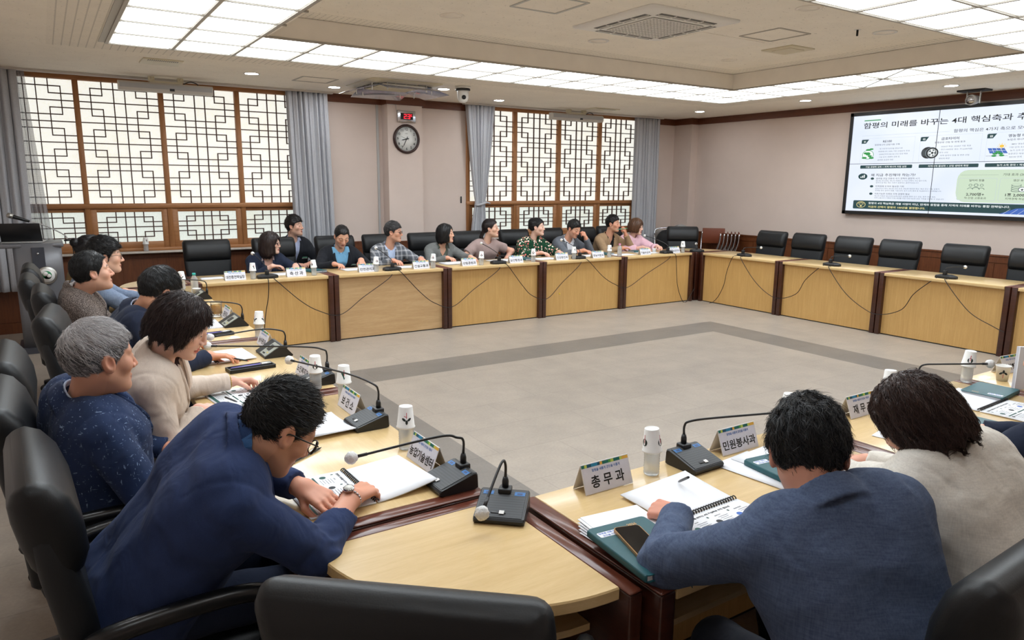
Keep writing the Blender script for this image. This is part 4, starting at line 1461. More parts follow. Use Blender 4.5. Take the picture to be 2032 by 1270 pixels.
def head_sdf(q, fem, near, mouth=0.0, openk=1.0):
    """q in head space: x right, y forward, z up, origin between the ears at eye height"""
    m = q.copy(); m[:, 0] = np.abs(m[:, 0])
    s = .955 if fem else 1.0
    d = ell(q, (0, -.012, .028), (.077 * s, .098 * s, .090 * s))
    d = smin(d, ell(q, (0, .022, -.045), (.056 * s, .066, .077 * (1 if not fem else .97))), .035)
    d = smin(d, rc(m, (.044 * s, -.008, -.048), (.013, .060, -.100), .020, .015 if not fem else .013), .03)
    d = smin(d, sph(q, (0, .072, -.100), .018), .02)
    d = smin(d, sph(m, (.043, .053, -.022), .025), .022)
    d = smin(d, rc(m, (.010, .083, .021), (.046, .067, .022), .0080 if not fem else .006, .008), .016)
    d = smax(d, -ell(m, (.032, .099, .001), (.019, .014, .012)), .014)
    d = smin(d, rc(q, (0, .088, .004), (0, .106 if not fem else .102, -.033), .0078, .0102 if not fem else .0085), .010)
    d = smin(d, sph(m, (.0120, .095, -.037), .0082 if not fem else .0072), .008)
    lid = sph(m, (.032, .0735, .000), .0150)
    d = smin(d, lid, .006)
    if near:
        d = smax(d, -ell(m, (.032, .0905, -.001), (.0135, .010, .0036 * openk)), .002)
        d = smax(d, -ell(m, (.007, .104, -.044), (.0035, .005, .003)), .003)
    lip = ell(q, (0, .0835, -.0655), (.021, .0095, .0058))
    lip = smin(lip, ell(q, (0, .0820, -.0750), (.018, .0100, .0064)), .003)
    d = smin(d, lip, .006)
    d = smax(d, -ell(q, (0, .0955, -.0705), (.021, .012, .0010 + .004 * mouth)), .0015)
    # ears
    c_, s_ = math.cos(.28), math.sin(.28)
    e = m - V3(.0795 * s, -.010, -.006)
    e2 = np.stack([e[:, 0], e[:, 1] * c_ + e[:, 2] * s_, -e[:, 1] * s_ + e[:, 2] * c_], 1)
    ear = ell(e2, (0, 0, 0), (.0105, .020, .033))
    ear = smax(ear, -ell(e2, (.010, .003, .003), (.008, .0115, .020)), .004)
    return smin(d, ear, .008)

def skin_colors(q, base, fem, near, lipc, grey=False, stubble=.12):
    """albedo of a face: lips, brows, pinker nose, ears and cheeks"""
    n = len(q)
    c = np.tile(np.array(lin(base), F32), (n, 1))
    x = np.abs(q[:, 0]); y = q[:, 1]; z = q[:, 2]
    def mixc(mask, col, k):
        mk = (np.clip(mask, 0, 1) * k)[:, None]
        c[:] = c * (1 - mk) + np.array(lin(col), F32) * mk
    g = lambda cx, cy, cz, r: np.exp(-(((x - cx) ** 2 + (y - cy) ** 2 + (z - cz) ** 2) / (r * r)))
    red = (min(255, base[0] + 8), base[1] - 34, base[2] - 34)
    mixc(g(.042, .07, -.03, .026) + g(0, .11, -.03, .018) + g(.085, -.01, 0, .03), red, .26)
    if not fem:
        mixc(((z < -.045) & (y > -.01)).astype(F32) * np.clip((-.04 - z) / .03, 0, 1), (96, 84, 80), stubble)
    lipm = ((x / .0215) ** 2 + ((z + .0705) / .0115) ** 2 < 1) & (y > .072)
    mixc(lipm.astype(F32), lipc, .8)
    mixc(((np.abs(z + .0705) < .0014) & (x < .022) & (y > .07)).astype(F32), (70, 36, 34), .7)
    zb = .0265 + .006 * np.clip((x - .012) / .03, 0, 1) - .010 * np.clip((x - .038) / .014, 0, 1)
    bw = .0042 if not fem else .0030
    mixc(((np.abs(z - zb) < bw) & (x > .011) & (x < .053) & (y > .045)).astype(F32), (34, 28, 26) if not grey else (90, 84, 80), .8)
    if not near:
        mixc((((x - .032) / .0165) ** 2 + ((z + .001 - (x - .032) * .12) / .0042) ** 2 < 1).astype(F32) * (y > .06), (40, 30, 28), .85)
    mixc(g(.007, .105, -.045, .004), (70, 40, 36), .7)
    return c

def hand_sdf(p, W, d, n, side, curl, spread=.08, thumb=.5, s=1.0):
    """p world; wrist W, fingers along d, back of the hand n; side +1 right hand, -1 left (thumb side differs)"""
    d = nrm(d)
    n = np.asarray(n, F32); n = nrm(n - d * float(n @ d))
    x = np.cross(d, n) * (-side)          # towards the thumb
    x = nrm(x)
    q = ((p - np.asarray(W, F32)) @ np.stack([x, d, n], 1)) / s
    xs = (.030, .010, -.010, -.028)
    ky = (.088, .092, .086, .078)
    o = None
    for i in range(4):
        t = rc(q, (xs[i] * .55, .0, .0), (xs[i], ky[i], .002), .0165, .0105)
        o = t if o is None else smin(o, t, .014)
    L = (.070, .078, .072, .056)
    for i in range(4):
        a = 0.0
        pt = np.array([xs[i], ky[i], .001])
        ln = (L[i] * .46, L[i] * .30, L[i] * .26)
        r = (.0098, .0086, .0078, .0066) if i < 3 else (.0086, .0076, .0070, .0060)
        sx = math.sin(spread * (1.5 - i) * .9)
        cl = curl[i] if isinstance(curl, (list, tuple)) else curl
        fing = None
        for k in range(3):
            a += cl * (.9, 1.15, .75)[k]
            nx = pt + ln[k] * np.array([sx, math.cos(a), -math.sin(a)])
            t = rc(q, pt, nx, r[k], r[k + 1])
            fing = t if fing is None else smin(fing, t, .003)
            pt = nx
        o = smin(o, fing, .005)
    th = thumb
    a0 = np.array([.022, .018, -.006])
    a1 = a0 + np.array([.030 * (1 - th * .5), .030, -.012 - .012 * th])
    a2 = a1 + np.array([.012 - .022 * th, .030, -.008 - .012 * th])
    a3 = a2 + np.array([.004 - .020 * th, .024, -.004 - .008 * th])
    t = smin(smin(rc(q, a0, a1, .0155, .0115), rc(q, a1, a2, .0112, .0096), .006), rc(q, a2, a3, .0094, .0070), .003)
    o = smin(o, t, .010)
    return o * s

def ik(A, Wr, l1, l2, pole):
    A = np.asarray(A, np.float64); Wr = np.asarray(Wr, np.float64)
    v = Wr - A
    D = min(np.linalg.norm(v), (l1 + l2) * .995)
    u = v / np.linalg.norm(v)
    Wr = A + u * D
    a = (l1 * l1 - l2 * l2 + D * D) / (2 * D)
    h = math.sqrt(max(0, l1 * l1 - a * a))
    pl = np.asarray(pole, np.float64)
    pl = pl - u * (pl @ u)
    pl = pl / max(1e-6, np.linalg.norm(pl))
    return A + u * a + pl * h, Wr

def strand_mesh(hf, seeds, flow, L, seg, r, lift, rnd, cols, wave=.0, sticky=1.0, jitk=.26):
    """hair tufts following the hair surface. hf: distance fn (head space); returns verts, tris(quads), colours"""
    N = len(seeds)
    p = seeds.astype(F32).copy()
    e = F32(.003)
    pts = []
    Ls = (L * rnd.uniform(.6, 1.15, N)).astype(F32)
    ph = rnd.uniform(0, 6.28, N).astype(F32)
    jit = rnd.normal(0, jitk, (N, 3)).astype(F32)
    lf = (lift * np.abs(rnd.normal(.6, .6, N))).astype(F32)
    for k in range(seg + 1):
        f0 = hf(p)
        g = np.stack([hf(p + np.array(v, F32)) - f0 for v in ((e, 0, 0), (0, e, 0), (0, 0, e))], 1) / e
        g /= (np.linalg.norm(g, axis=1, keepdims=True) + 1e-6)
        tgt = lf * (k / seg) ** 1.4 + .0008
        p = p - g * ((f0 - tgt) * sticky)[:, None]
        pts.append((p.copy(), g))
        fl = flow(p) + jit
        fl = fl - g * (fl * g).sum(1, keepdims=True)
        fl /= (np.linalg.norm(fl, axis=1, keepdims=True) + 1e-6)
        if wave:
            sd = np.cross(fl, g)
            fl = fl + sd * (wave * np.sin(ph + k * 1.3))[:, None]
        p = p + fl * (Ls / seg)[:, None]
    ring = []
    for k in range(seg + 1):
        a, g = pts[k]
        b_ = pts[min(k + 1, seg)][0] if k < seg else a * 2 - pts[k - 1][0]
        t = b_ - a
        t /= (np.linalg.norm(t, axis=1, keepdims=True) + 1e-6)
        sd = np.cross(t, g)
        sd /= (np.linalg.norm(sd, axis=1, keepdims=True) + 1e-6)
        w_ = r * (1.0 if k == 0 else (1 - (k / seg) ** 2 * .9))
        ring.append(np.stack([a + sd * w_, a - sd * w_, a + g * w_ * .7], 1))
    Vv = np.stack(ring, 1).reshape(-1, 3)         # N, seg+1, 3
    base = (np.arange(N) * (seg + 1) * 3)[:, None, None]
    q = []
    for k in range(seg):
        for j in range(3):
            j2 = (j + 1) % 3
            q.append([k * 3 + j, k * 3 + j2, (k + 1) * 3 + j2, (k + 1) * 3 + j])
    Q = (base + np.array(q)[None]).reshape(-1, 4)
    C = np.repeat(cols, (seg + 1) * 3, axis=0)
    return Vv, Q, C

def curve_y(y, tab):
    return np.interp(y, [a for a, _ in tab], [b for _, b in tab]).astype(F32)

def hair_fn(style, o):
    """distance function of the hair mass in head space"""
    tt, ts, tb = o.get('top', .020), o.get('side', .010), o.get('back', .012)
    fr = o.get('fringe', .062)
    seed = o.get('seed', 1)
    amp = o.get('rough', .003)
    def cap(q, k=0.0):
        return ell(q, (0, -.014, .030), (.0775 + ts + k, .099 + tb + k, .090 + tt + k))
    def short(q):
        m = np.abs(q[:, 0])
        z0 = curve_y(q[:, 1], [(-.13, o.get('nape', -.080)), (-.06, o.get('nape', -.080) + .004), (-.03, -.030), (-.012, -.020), (.012, -.022), (.022, .0), (.045, .036), (.070, fr), (.10, fr + .014)])
        z0 = z0 - .012 * np.clip((.045 - m) / .045, 0, 1) * (q[:, 1] > .05) * o.get('peak', 0)
        rec = o.get('recede', 0) * np.exp(-((m - .042) / .020) ** 2) * np.clip((q[:, 1] - .03) / .04, 0, 1)
        z0 = z0 + .006 * wob(q * V3(1, 1, 0), .022, seed + 21) * (q[:, 1] > .02)
        d = cap(q)
        # pinch the temples and the back of the neck
        d = d + np.clip((.030 - q[:, 2]) / .11, 0, 1) * (ts * .75)
        if amp:
            st_ = q * V3(1, .45, .8)
            d = d + amp * wob(st_, .030, seed) + amp * .6 * wob(st_, .014, seed + 5)
        d = smax(d, z0 + rec - q[:, 2], .010)
        ear = np.sqrt((m - .088) ** 2 + (q[:, 1] + .008) ** 2 + (q[:, 2] + .008) ** 2) - .030
        d = smax(d, -ear, .006)
        if o.get('bald'):
            bx, by, bz, br = o['bald']
            d = smax(d, -(sph(q, (bx, by, bz), br)), .02)
        return d
    def bob(q):
        m = np.abs(q[:, 0])
        ln = o.get('len', -.10)
        d = cap(q)
        low = ell(q, (0, -.028, ln * .38), (o.get('lowk', .088) + ts, .096 + tb, .110 + abs(ln) * .30))
        d = smin(d, low, .04)
        if amp:
            st_ = q * V3(1, 1, .28)
            d = d + amp * wob(st_, .030, seed) + amp * .6 * wob(st_, .013, seed + 5)
        d = smax(d, ln + .016 * wob(q * V3(1, 1, 0), .03, seed + 9) - q[:, 2], .016)
        op = ell(q, (o.get('part', 0) * -.012, o.get('openy', .112), o.get('openz', -.040)), (o.get('openx', .060), .090, o.get('openh', .100)))
        d = smax(d, -op, .012)
        neck = rc(q, (0, .03, -.11), (0, .06, -.25), .05, .06)
        d = smax(d, -neck, .02)
        return d
    def tied(q):
        m = np.abs(q[:, 0])
        z0 = curve_y(q[:, 1], [(-.13, -.075), (-.05, -.070), (-.025, -.02), (.015, -.012), (.03, .012), (.055, .046), (.075, fr), (.10, fr + .012)])
        d = cap(q)
        d = d + np.clip((.02 - q[:, 2]) / .1, 0, 1) * ts * .6
        if amp:
            d = d + amp * wob(q * V3(1, .5, .6), .025, seed)
        d = smax(d, z0 - q[:, 2], .008)
        ear = np.sqrt((m - .090) ** 2 + (q[:, 1] + .006) ** 2 + (q[:, 2] + .010) ** 2) - .030
        d = smax(d, -ear, .006)
        b = o.get('bun')
        if b is not None:
            d = smin(d, ell(q + .0, b[:3], (b[3], b[3] * .85, b[3])) + .003 * wob(q, .02, 3), .012)
        for a in o.get('tail', ()):
            d = smin(d, rc(q, a[0], a[1], a[2], a[3]) + .003 * wob(q * V3(1, 1, .3), .02, 4), .012)
        return d
    return {'short': short, 'bob': bob, 'tied': tied}[style]

def ring_band(p, c, ax, fw, r0, r1, h0, h1, th, gap, tilt=.35, sx=1.0):
    """collar: band round the axis ax through c, radius r0 (bottom) to r1 (top), opening of half angle 'gap' in front"""
    q = p - c
    ax = nrm(ax)
    fw = nrm(np.asarray(fw, F32) - ax * float(np.dot(ax, fw)))
    sd = np.cross(fw, ax)
    t = q @ ax
    y = q @ fw
    x = (q @ sd) / sx
    t = t + tilt * y
    rr = np.sqrt(x * x + y * y)
    tn = np.clip((t - h0) / (h1 - h0), 0, 1)
    rad = r0 + (r1 - r0) * tn
    d = np.maximum(np.abs(rr - rad) - th, np.maximum(h0 - t, t - h1))
    ang = np.abs(np.arctan2(x, y))
    return np.maximum(d, (gap - ang) * r0)

PEOPLE = {}
def person(key, label, loc, rz, N, H, face, hands, hair, top, P=(0, -.06, .585), up=(0, 0, 1), sh=.168, bulk=1.0, twist=0.0,
           fem=False, skin=(222, 178, 150), lips=None, near=False, poles=None, shirt=None, glasses=None, res=None, lap=True, legs='trousers_dark',
           badge=None, group=None, grey=False, raise_=(0, 0), mouth=0, look=0, openk=1.0, neckr=None, belly=.0, strands=0, shortsl=False, collar=True, hs=1.0, stub=.12, trous=True):
    """everything in a local frame: x right, y forward, z up, origin on the floor below the seat"""
    N = V3(*N); H = V3(*H); P = V3(*P)
    u = nrm(N - P)
    S_ = V3(math.cos(twist), math.sin(twist), 0)
    S_ = nrm(S_ - u * float(S_ @ u))
    Fr = np.cross(u, S_)
    RH = rotm(face, up)
    hz = (.0032 if near else .0065) if res is None else res[0]
    cz = (.0065 if near else .011) if res is None else res[1]
    nk = neckr or ((.052, .060) if not fem else (.043, .050))
    NB = H + RH @ V3(0, -.030, -.055)
    shj, elb, wri = {}, {}, {}
    sgn = {'R': 1, 'L': -1}
    for i, k in enumerate('RL'):
        shj[k] = N - u * .045 + S_ * (sh * sgn[k]) + V3(0, 0, raise_[i])
        pole = (poles or {}).get(k, S_ * (.75 * sgn[k]) - Fr * .25 + V3(0, 0, -1.0))
        e, w_ = ik(shj[k], hands[k][0], .285 * (1 if not fem else .95), .255 * (1 if not fem else .95), pole)
        elb[k], wri[k] = e.astype(F32), w_.astype(F32)
    W1_ = P + (N - P) * .40
    W2_ = P + (N - P) * .74
    W3_ = P + (N - P) * .93
    bk = bulk * (1.0 if not fem else .92)
    def torso(p, g, k=.05, skirt=0.0):
        """g: extra thickness"""
        d = None
        for s in (-1, 1):
            a = rc(p, P + S_ * (.078 * s), W1_ + S_ * (.066 * s * bk) + Fr * (.012 + belly), .118 * bk + g + skirt, .104 * bk + g)
            b_ = rc(p, W1_ + S_ * (.066 * s * bk) + Fr * (.012 + belly), W2_ + S_ * (.082 * s * bk) + Fr * .012, .104 * bk + g, .108 * bk + g)
            c_ = rc(p, W2_ + S_ * (.082 * s * bk) + Fr * .012, W3_ + S_ * (.105 * s) - Fr * .006, .108 * bk + g, .062 + g)
            e_ = rc(p, N - u * .020 + S_ * (.03 * s) - Fr * .01, shj['R' if s > 0 else 'L'] - S_ * (.02 * s), .056 + g * .8, .058 + g)
            t_ = smin(smin(a, b_, k), smin(c_, e_, k), k)
            d = t_ if d is None else smin(d, t_, k)
        return d
    def arm(p, k, g0, g1, g2, cut=None):
        a = rc(p, shj[k], elb[k], .054 * (1 if not fem else .88) + g0, .043 * (1 if not fem else .9) + g1)
        b_ = rc(p, elb[k], wri[k], .043 * (1 if not fem else .9) + g1, .0275 * (1 if not fem else .9) + g2)
        return a, b_
    thin = 0
    # ---- skin: head and neck, hands and forearms, trunk and legs in one mesh
    parts, cols = [], []
    mhead = lambda p: head_sdf((p - H) @ RH, fem, near, mouth, openk)
    chest = N - u * .08
    def f_head(p):
        d = mhead(p)
        d = smin(d, rc(p, NB, N - u * .03, nk[0], nk[1]), .03)
        d = smin(d, rc(p, N - u * .06 - S_ * .07, N - u * .06 + S_ * .07, .05, .05), .05)
        return d
    lo = np.minimum(H - .16, N - .14); hi = np.maximum(H + .16, N + .14)
    v, q = surfnet(f_head, lo, hi, hz)
    parts.append((v, q))
    ql = (v.astype(F32) - H) @ RH
    cc = skin_colors(ql, skin, fem, near, lips or ((176, 104, 96) if not fem else (196, 84, 84)), grey, stub)
    cols.append(cc)
    hcol = np.array(lin((min(255, skin[0] + 2), skin[1] - 8, skin[2] - 8)), F32)
    for k in 'RL':
        hw = hands[k]
        if hw[1] is None:
            continue
        def f_hand(p, k=k, hw=hw):
            d = hand_sdf(p, wri[k], hw[1], hw[2], sgn[k], hw[3], hw[4] if len(hw) > 4 else .08, hw[5] if len(hw) > 5 else .5, hs * (1 if not fem else .92))
            a, b_ = arm(p, k, 0, 0, 0)
            d = smin(d, b_, .02)
            if shortsl:
                d = smin(d, a, .03)
            return d
        tip = wri[k] + nrm(hw[1]) * .21
        pts = [wri[k], tip, elb[k]] + ([shj[k]] if shortsl else [])
        lo = np.min(pts, 0) - .08; hi = np.max(pts, 0) + .08
        v, q = surfnet(f_hand, lo, hi, (.0032 if near else .006) if res is None else res[2])
        parts.append((v, q))
        c2 = np.tile(hcol, (len(v), 1))
        c2 *= (1 + .05 * wob(v.astype(F32), .05, 3))[:, None]
        cols.append(c2)
    knee = {k: V3(sgn[k] * .13, P[1] + .43, .545) for k in 'RL'}
    ank = {k: V3(sgn[k] * .12, P[1] + .40, .10) for k in 'RL'}
    def f_legs(p, g=0.0):
        d = None
        for k in 'RL':
            hipj = P + S_ * (.085 * sgn[k])
            a = smin(rc(p, hipj, knee[k], .084 + g, .058 + g), rc(p, knee[k], ank[k], .056 + g, .040 + g), .02)
            d = a if d is None else smin(d, a, .03)
        return d
    def f_core(p):
        d = smin(torso(p, -.012), f_legs(p, -.010), .04)
        for k in 'RL':
            a, b_ = arm(p, k, -.006, -.006, -.004)
            d = smin(d, smin(a, b_, .02), .03)
            d = smin(d, rc(p, ank[k], ank[k] + V3(0, .13, -.06), .036, .026), .02)
        return d
    allp = [P, N, *shj.values(), *elb.values(), *wri.values(), *knee.values(), *ank.values()]
    lo = np.min(allp, 0) - .17; hi = np.max(allp, 0) + .17
    v, q = surfnet(f_core, lo, hi, .016)
    parts.append((v, q))
    cols.append(np.tile(hcol, (len(v), 1)))
    body = np_mesh('person', parts, MAT['skin'], None, np.concatenate(cols))
    body.location = loc
    body.rotation_euler = (0, 0, rz)
    tag(body, label, 'person', group)
    PEOPLE[key] = dict(body=body, wri=wri, elb=elb, shj=shj, H=H, RH=RH, loc=loc, rz=rz)
    # ---- eyes
    if near:
        for s in (-1, 1):
            e = MB()
            n1, n2 = 10, 16
            vs, fs, mi = [], [], []
            for i in range(n1 + 1):
                a = PI * i / n1
                for j in range(n2):
                    b_ = 2 * PI * j / n2
                    vs.append((.0136 * math.sin(a) * math.cos(b_), .0136 * math.cos(a), .0136 * math.sin(a) * math.sin(b_)))
            for i in range(n1):
                for j in range(n2):
                    e.add([vs[i * n2 + j], vs[i * n2 + (j + 1) % n2], vs[(i + 1) * n2 + (j + 1) % n2], vs[(i + 1) * n2 + j]], [(0, 1, 2, 3)], 1 if i < 2 else 0, True)
            ob = e.build('eye', [MAT['eye_w'], MAT['eye_i']], body)
            M3 = Matrix([[float(x) for x in r] for r in RH]).to_4x4()
            pos = H + RH @ V3(.032 * s, .0735, 0)
            ob.matrix_local = T(*[float(x) for x in pos]) @ M3 @ R(look * 1.0, 'X')
    # ---- hair
    if hair:
        hf = hair_fn(hair['style'], hair)
        v, q = surfnet(lambda p: hf(p), (-.17, -.24, -.26), (.17, .17, .20), hz * 1.15)
        hc = np.array(lin(hair['rgb']), F32)
        nz = wob(v.astype(F32) * V3(1, 1, .5), .02, 2)
        col = hc[None] * (1 + .22 * nz[:, None])
        if hair.get('rgb2'):
            h2 = np.array(lin(hair['rgb2']), F32)
            mk = np.clip((v[:, 2] - hair.get('gz', .0)) / .05, 0, 1) * hair.get('gk', .8)
            mk = np.clip(mk + .25 * nz, 0, 1)
            col = col * (1 - mk[:, None]) + h2 * mk[:, None]
        hp, hcl = [(v, q)], [col]
        if strands:
            rnd = np.random.RandomState(hair.get('seed', 1) + 11)
            idx = rnd.choice(len(v), min(strands, len(v)), replace=False)
            sd = v[idx]
            wh = V3(*hair.get('whorl', (.01, -.065, .105)))
            comb = V3(*hair.get('comb', (0, .0, -.2)))
            dn = V3(*(RH.T @ V3(0, 0, -1))) * F32(hair.get('grav', .0))
            def flow(p):
                w_ = p - wh
                w_ = w_ / (np.linalg.norm(w_, axis=1, keepdims=True) + .02)
                return w_ + comb + dn
            kc = 1 + .16 * rnd.normal(size=(len(sd), 1))
            sc = col[idx] * np.clip(kc, .5, 1.7)
            if hair.get('rgb2'):
                pick = rnd.uniform(size=len(sd)) < hair.get('mixg', .5)
                sc[pick] = np.array(lin(hair['rgb2']), F32) * np.clip(kc[pick], .6, 1.5)
            Vv, Q, C = strand_mesh(hf, sd, flow, hair.get('L', .035), hair.get('seg', 4), hair.get('r', .0011), hair.get('lift', .006), rnd, sc, hair.get('wave', 0), hair.get('sticky', .7))
            hp.append((Vv, Q)); hcl.append(C)
        hp = [((a @ RH.T.astype(np.float64)) + H, b_) for a, b_ in hp]
        np_mesh('hair', hp, MAT['hair'], body, np.concatenate(hcl))
    # ---- clothes
    g = top.get('g', .016)
    ax_n = nrm(NB - N)
    kind = top['kind']
    fold = top.get('fold', .0032)
    sv = top.get('sleeve', 1.0)                    # 1 = to the wrist
    vdep = top.get('v', .27 if kind == 'jacket' else 0)
    vw = top.get('vw', .055)
    seed = abs(hash(key)) % 97 if False else sum(map(ord, key)) % 97
    def vmask(p, extra=0.0, depth=None):
        """>0 inside the neckline V at the front"""
        q = p - (N + Fr * .03)
        t = -(q @ u)
        s = np.abs(q @ S_)
        fr = q @ Fr
        dp = depth or vdep
        w_ = vw * np.clip(1 - t / dp, 0, 1) + extra
        w_ = np.where(t < 0, vw + .02 + extra, w_)
        return np.minimum(w_ - s, fr - .005 + np.clip(-t, 0, 1)), t, s, fr
    def f_top(p):
        d = torso(p, g, .055, .012 if kind == 'jacket' else 0)
        for k in 'RL':
            if sv >= .99:
                a, b_ = arm(p, k, g * .7 + .004, g * .7 + .003, g * .7 + .003)
                ln = np.linalg.norm(wri[k] - elb[k])
                axk = nrm(wri[k] - elb[k])
                b_ = np.maximum(b_, (p - wri[k]) @ axk + top.get('cuff', .012))
                s_ = smin(a, b_, .02)
            else:
                a, b_ = arm(p, k, g * .8 + .012, g + .016, g + .01)
                axk = nrm(elb[k] - shj[k])
                cutp = shj[k] + (elb[k] - shj[k]) * (sv * 2)
                if sv <= .5:
                    s_ = np.maximum(a, (p - cutp) @ axk)
                else:
                    axk = nrm(wri[k] - elb[k])
                    cutp = elb[k] + (wri[k] - elb[k]) * ((sv - .5) * 2)
                    s_ = smin(a, np.maximum(b_, (p - cutp) @ axk), .02)
            if fold:
                nearE = np.exp(-(((p - elb[k]) ** 2).sum(1)) / (.085 ** 2)) + .7 * np.exp(-(((p - shj[k] + u * .06) ** 2).sum(1)) / (.09 ** 2))
                axu = nrm(elb[k] - shj[k])
                tq = p - (p @ axu)[:, None] * axu * F32(-.35)          # squeeze so creases run round the sleeve
                cr = 1 - 2.2 * np.abs(wob(tq, .075, seed + 3))
                s_ = s_ - fold * nearE * 1.5 * cr + fold * .5 * wob(p, .09, seed + 1)
            d = smin(d, s_, .013)
        if fold:
            cr = 1 - 2.0 * np.abs(wob(p * V3(1, 1, .6), .15, seed + 13))
            d = d - fold * .55 * np.clip(cr, -.3, 1) + fold * .7 * wob(p, .13, seed) + fold * .3 * wob(p, .055, seed + 7)
        # seams: centre back, armholes
        q = p - N
        fr = q @ Fr
        if kind == 'jacket':
            sx_ = q @ S_
            d = d + .0022 * np.exp(-(sx_ / .004) ** 2) * (fr < 0)
            for k in 'RL':
                rr = np.abs((p - shj[k]) @ nrm(S_ * sgn[k] * .9 - u * .25) + .012)
                d = d + .0030 * np.exp(-(rr / .006) ** 2) * (np.sum((p - shj[k]) ** 2, 1) < .014)
        d = np.maximum(d, (p - (P - u * top.get('hem', .04))) @ (-u))
        if top.get('collar', True) and collar:
            if kind == 'jacket':
                d = smin(d, ring_band(p, N - u * .018, ax_n, Fr, nk[1] + .046, nk[1] + .015, -.026, .046, .0055, top.get('cgap', .95), .55, 1.08), .010)
            else:
                d = smin(d, ring_band(p, N - u * .016, ax_n, Fr, nk[1] + .024, nk[1] + .013, -.03, .030, .0050, top.get('cgap', .35), .55, 1.05), .005)
        # neck hole
        d = smax(d, -rc(p, N - u * .02, NB, nk[1] + .010, nk[0] + .012), .008)
        if vdep:
            vm, t, s, fr2 = vmask(p)
            d = np.maximum(d, np.minimum(vm, .03))
        return d
    if kind == 'jacket' and lap and vdep:
        def d_full(p):
            d = torso(p, g, .055, .012)
            for k in 'RL':
                d = smin(d, rc(p, shj[k], elb[k], .054 + g * .7, .043 + g * .7), .03)
            return d
        tab_t = [-.030, .0, .04, .078, .090, .102, .112, .135, vdep * .75, vdep * 1.02]
        tab_w = [.020, .034, .046, .056, .050, .050, .072, .066, .034, .004]
        parts_l = []
        for s in (-1, 1):
            tt = np.concatenate([np.linspace(-.03, .078, 7), [.090, .100, .112, .124], np.linspace(.14, vdep * 1.02, 9)])
            wv = np.interp(tt, tab_t, tab_w)
            si = np.where(tt < 0, vw + .010 * 0 - tt * .0, vw * np.clip(1 - tt / vdep, 0, 1)) - .003
            nw = 5
            G = np.stack([np.stack([N + Fr * .30 - u * a + S_ * (s * (b_ + w_ * j / nw)) for j in range(nw + 1)]) for a, b_, w_ in zip(tt, si, wv)]).reshape(-1, 3).astype(F32)
            for _ in range(40):
                dd = d_full(G)
                G = G - Fr * np.clip(dd - .0035, -.02, .06)[:, None]
            na = len(tt)
            G2 = G + Fr * .0065
            Vl = np.concatenate([G2, G - Fr * .004])
            Q = []
            wn = nw + 1
            for a in range(na - 1):
                for j in range(nw):
                    Q.append([a * wn + j, a * wn + j + 1, (a + 1) * wn + j + 1, (a + 1) * wn + j])
            for a in range(na - 1):
                for j in (0, nw):
                    Q.append([a * wn + j, (a + 1) * wn + j, (a + 1) * wn + j + na * wn, a * wn + j + na * wn])
            for j in range(nw):
                for a in (0, na - 1):
                    Q.append([a * wn + j, a * wn + j + 1, a * wn + j + 1 + na * wn, a * wn + j + na * wn])
            parts_l.append((Vl.astype(np.float64), np.array(Q)))
        for pl in parts_l:
            ol = np_mesh('lapel', [pl], top.get('lapmat', top['mat']), body)
            bm = bmesh.new(); bm.from_mesh(ol.data); bmesh.ops.recalc_face_normals(bm, faces=bm.faces); bm.to_mesh(ol.data); bm.free()
    lo = np.min([P, N, *shj.values(), *elb.values(), *wri.values()], 0) - .19
    hi = np.max([P, N, *shj.values(), *elb.values(), *wri.values()], 0) + .19
    lo[2] = max(lo[2], .40)
    v, q = surfnet(f_top, lo, hi, cz)
    np_mesh('jacket' if kind == 'jacket' else top.get('name', 'shirt'), [(v, q)], top['mat'], body)
    if shirt:
        def f_sh(p):
            d = torso(p, .004, .055)
            q = p - N
            d = np.maximum(d, .0 - q @ Fr - .02)
            d = smax(d, -rc(p, N - u * .02, NB, nk[1] + .002, nk[0] + .004), .006)
            if shirt.get('v'):
                vm, t, s, fr2 = vmask(p, 0, shirt['v'])
                d = np.maximum(d, np.minimum(np.minimum(shirt.get('vw', .03) * np.clip(1 - t / shirt['v'], 0, 1) - s, fr2), .03))
            return np.maximum(d, (p - (P + u * .08)) @ (-u))
        v, q = surfnet(f_sh, np.minimum(P, N) - .19, np.maximum(P, N) + .19, max(cz, .008))
        np_mesh('shirt', [(v, q)], shirt['mat'], body)
        if shirt.get('collar', True):
            f_c2 = lambda p: smin(ring_band(p, N - u * .005, ax_n, Fr, nk[1] + .010, nk[1] + .006, -.005, .040, .003, .22, .50, 1.0), ring_band(p, N - u * .012, ax_n, Fr, nk[1] + .020, nk[1] + .009, -.006, .038, .0025, .30, .55, 1.0), .004)
            v, q = surfnet(f_c2, N - .14, N + .14, .0028 if near else .0045)
            if len(v):
                np_mesh('shirt_collar', [(v, q)], shirt['mat'], body)
        if top.get('showcuff') and kind == 'jacket':
            for k in top['showcuff']:
                axk = nrm(wri[k] - elb[k])
                f_k = lambda p: np.maximum(rc(p, elb[k], wri[k] + axk * .02, .045, .0345), np.maximum((p - wri[k]) @ axk + .0, -((p - wri[k]) @ axk) - .04))
                v, q = surfnet(f_k, wri[k] - .09, wri[k] + .09, .005)
                np_mesh('shirt_cuff', [(v, q)], shirt['mat'], body)
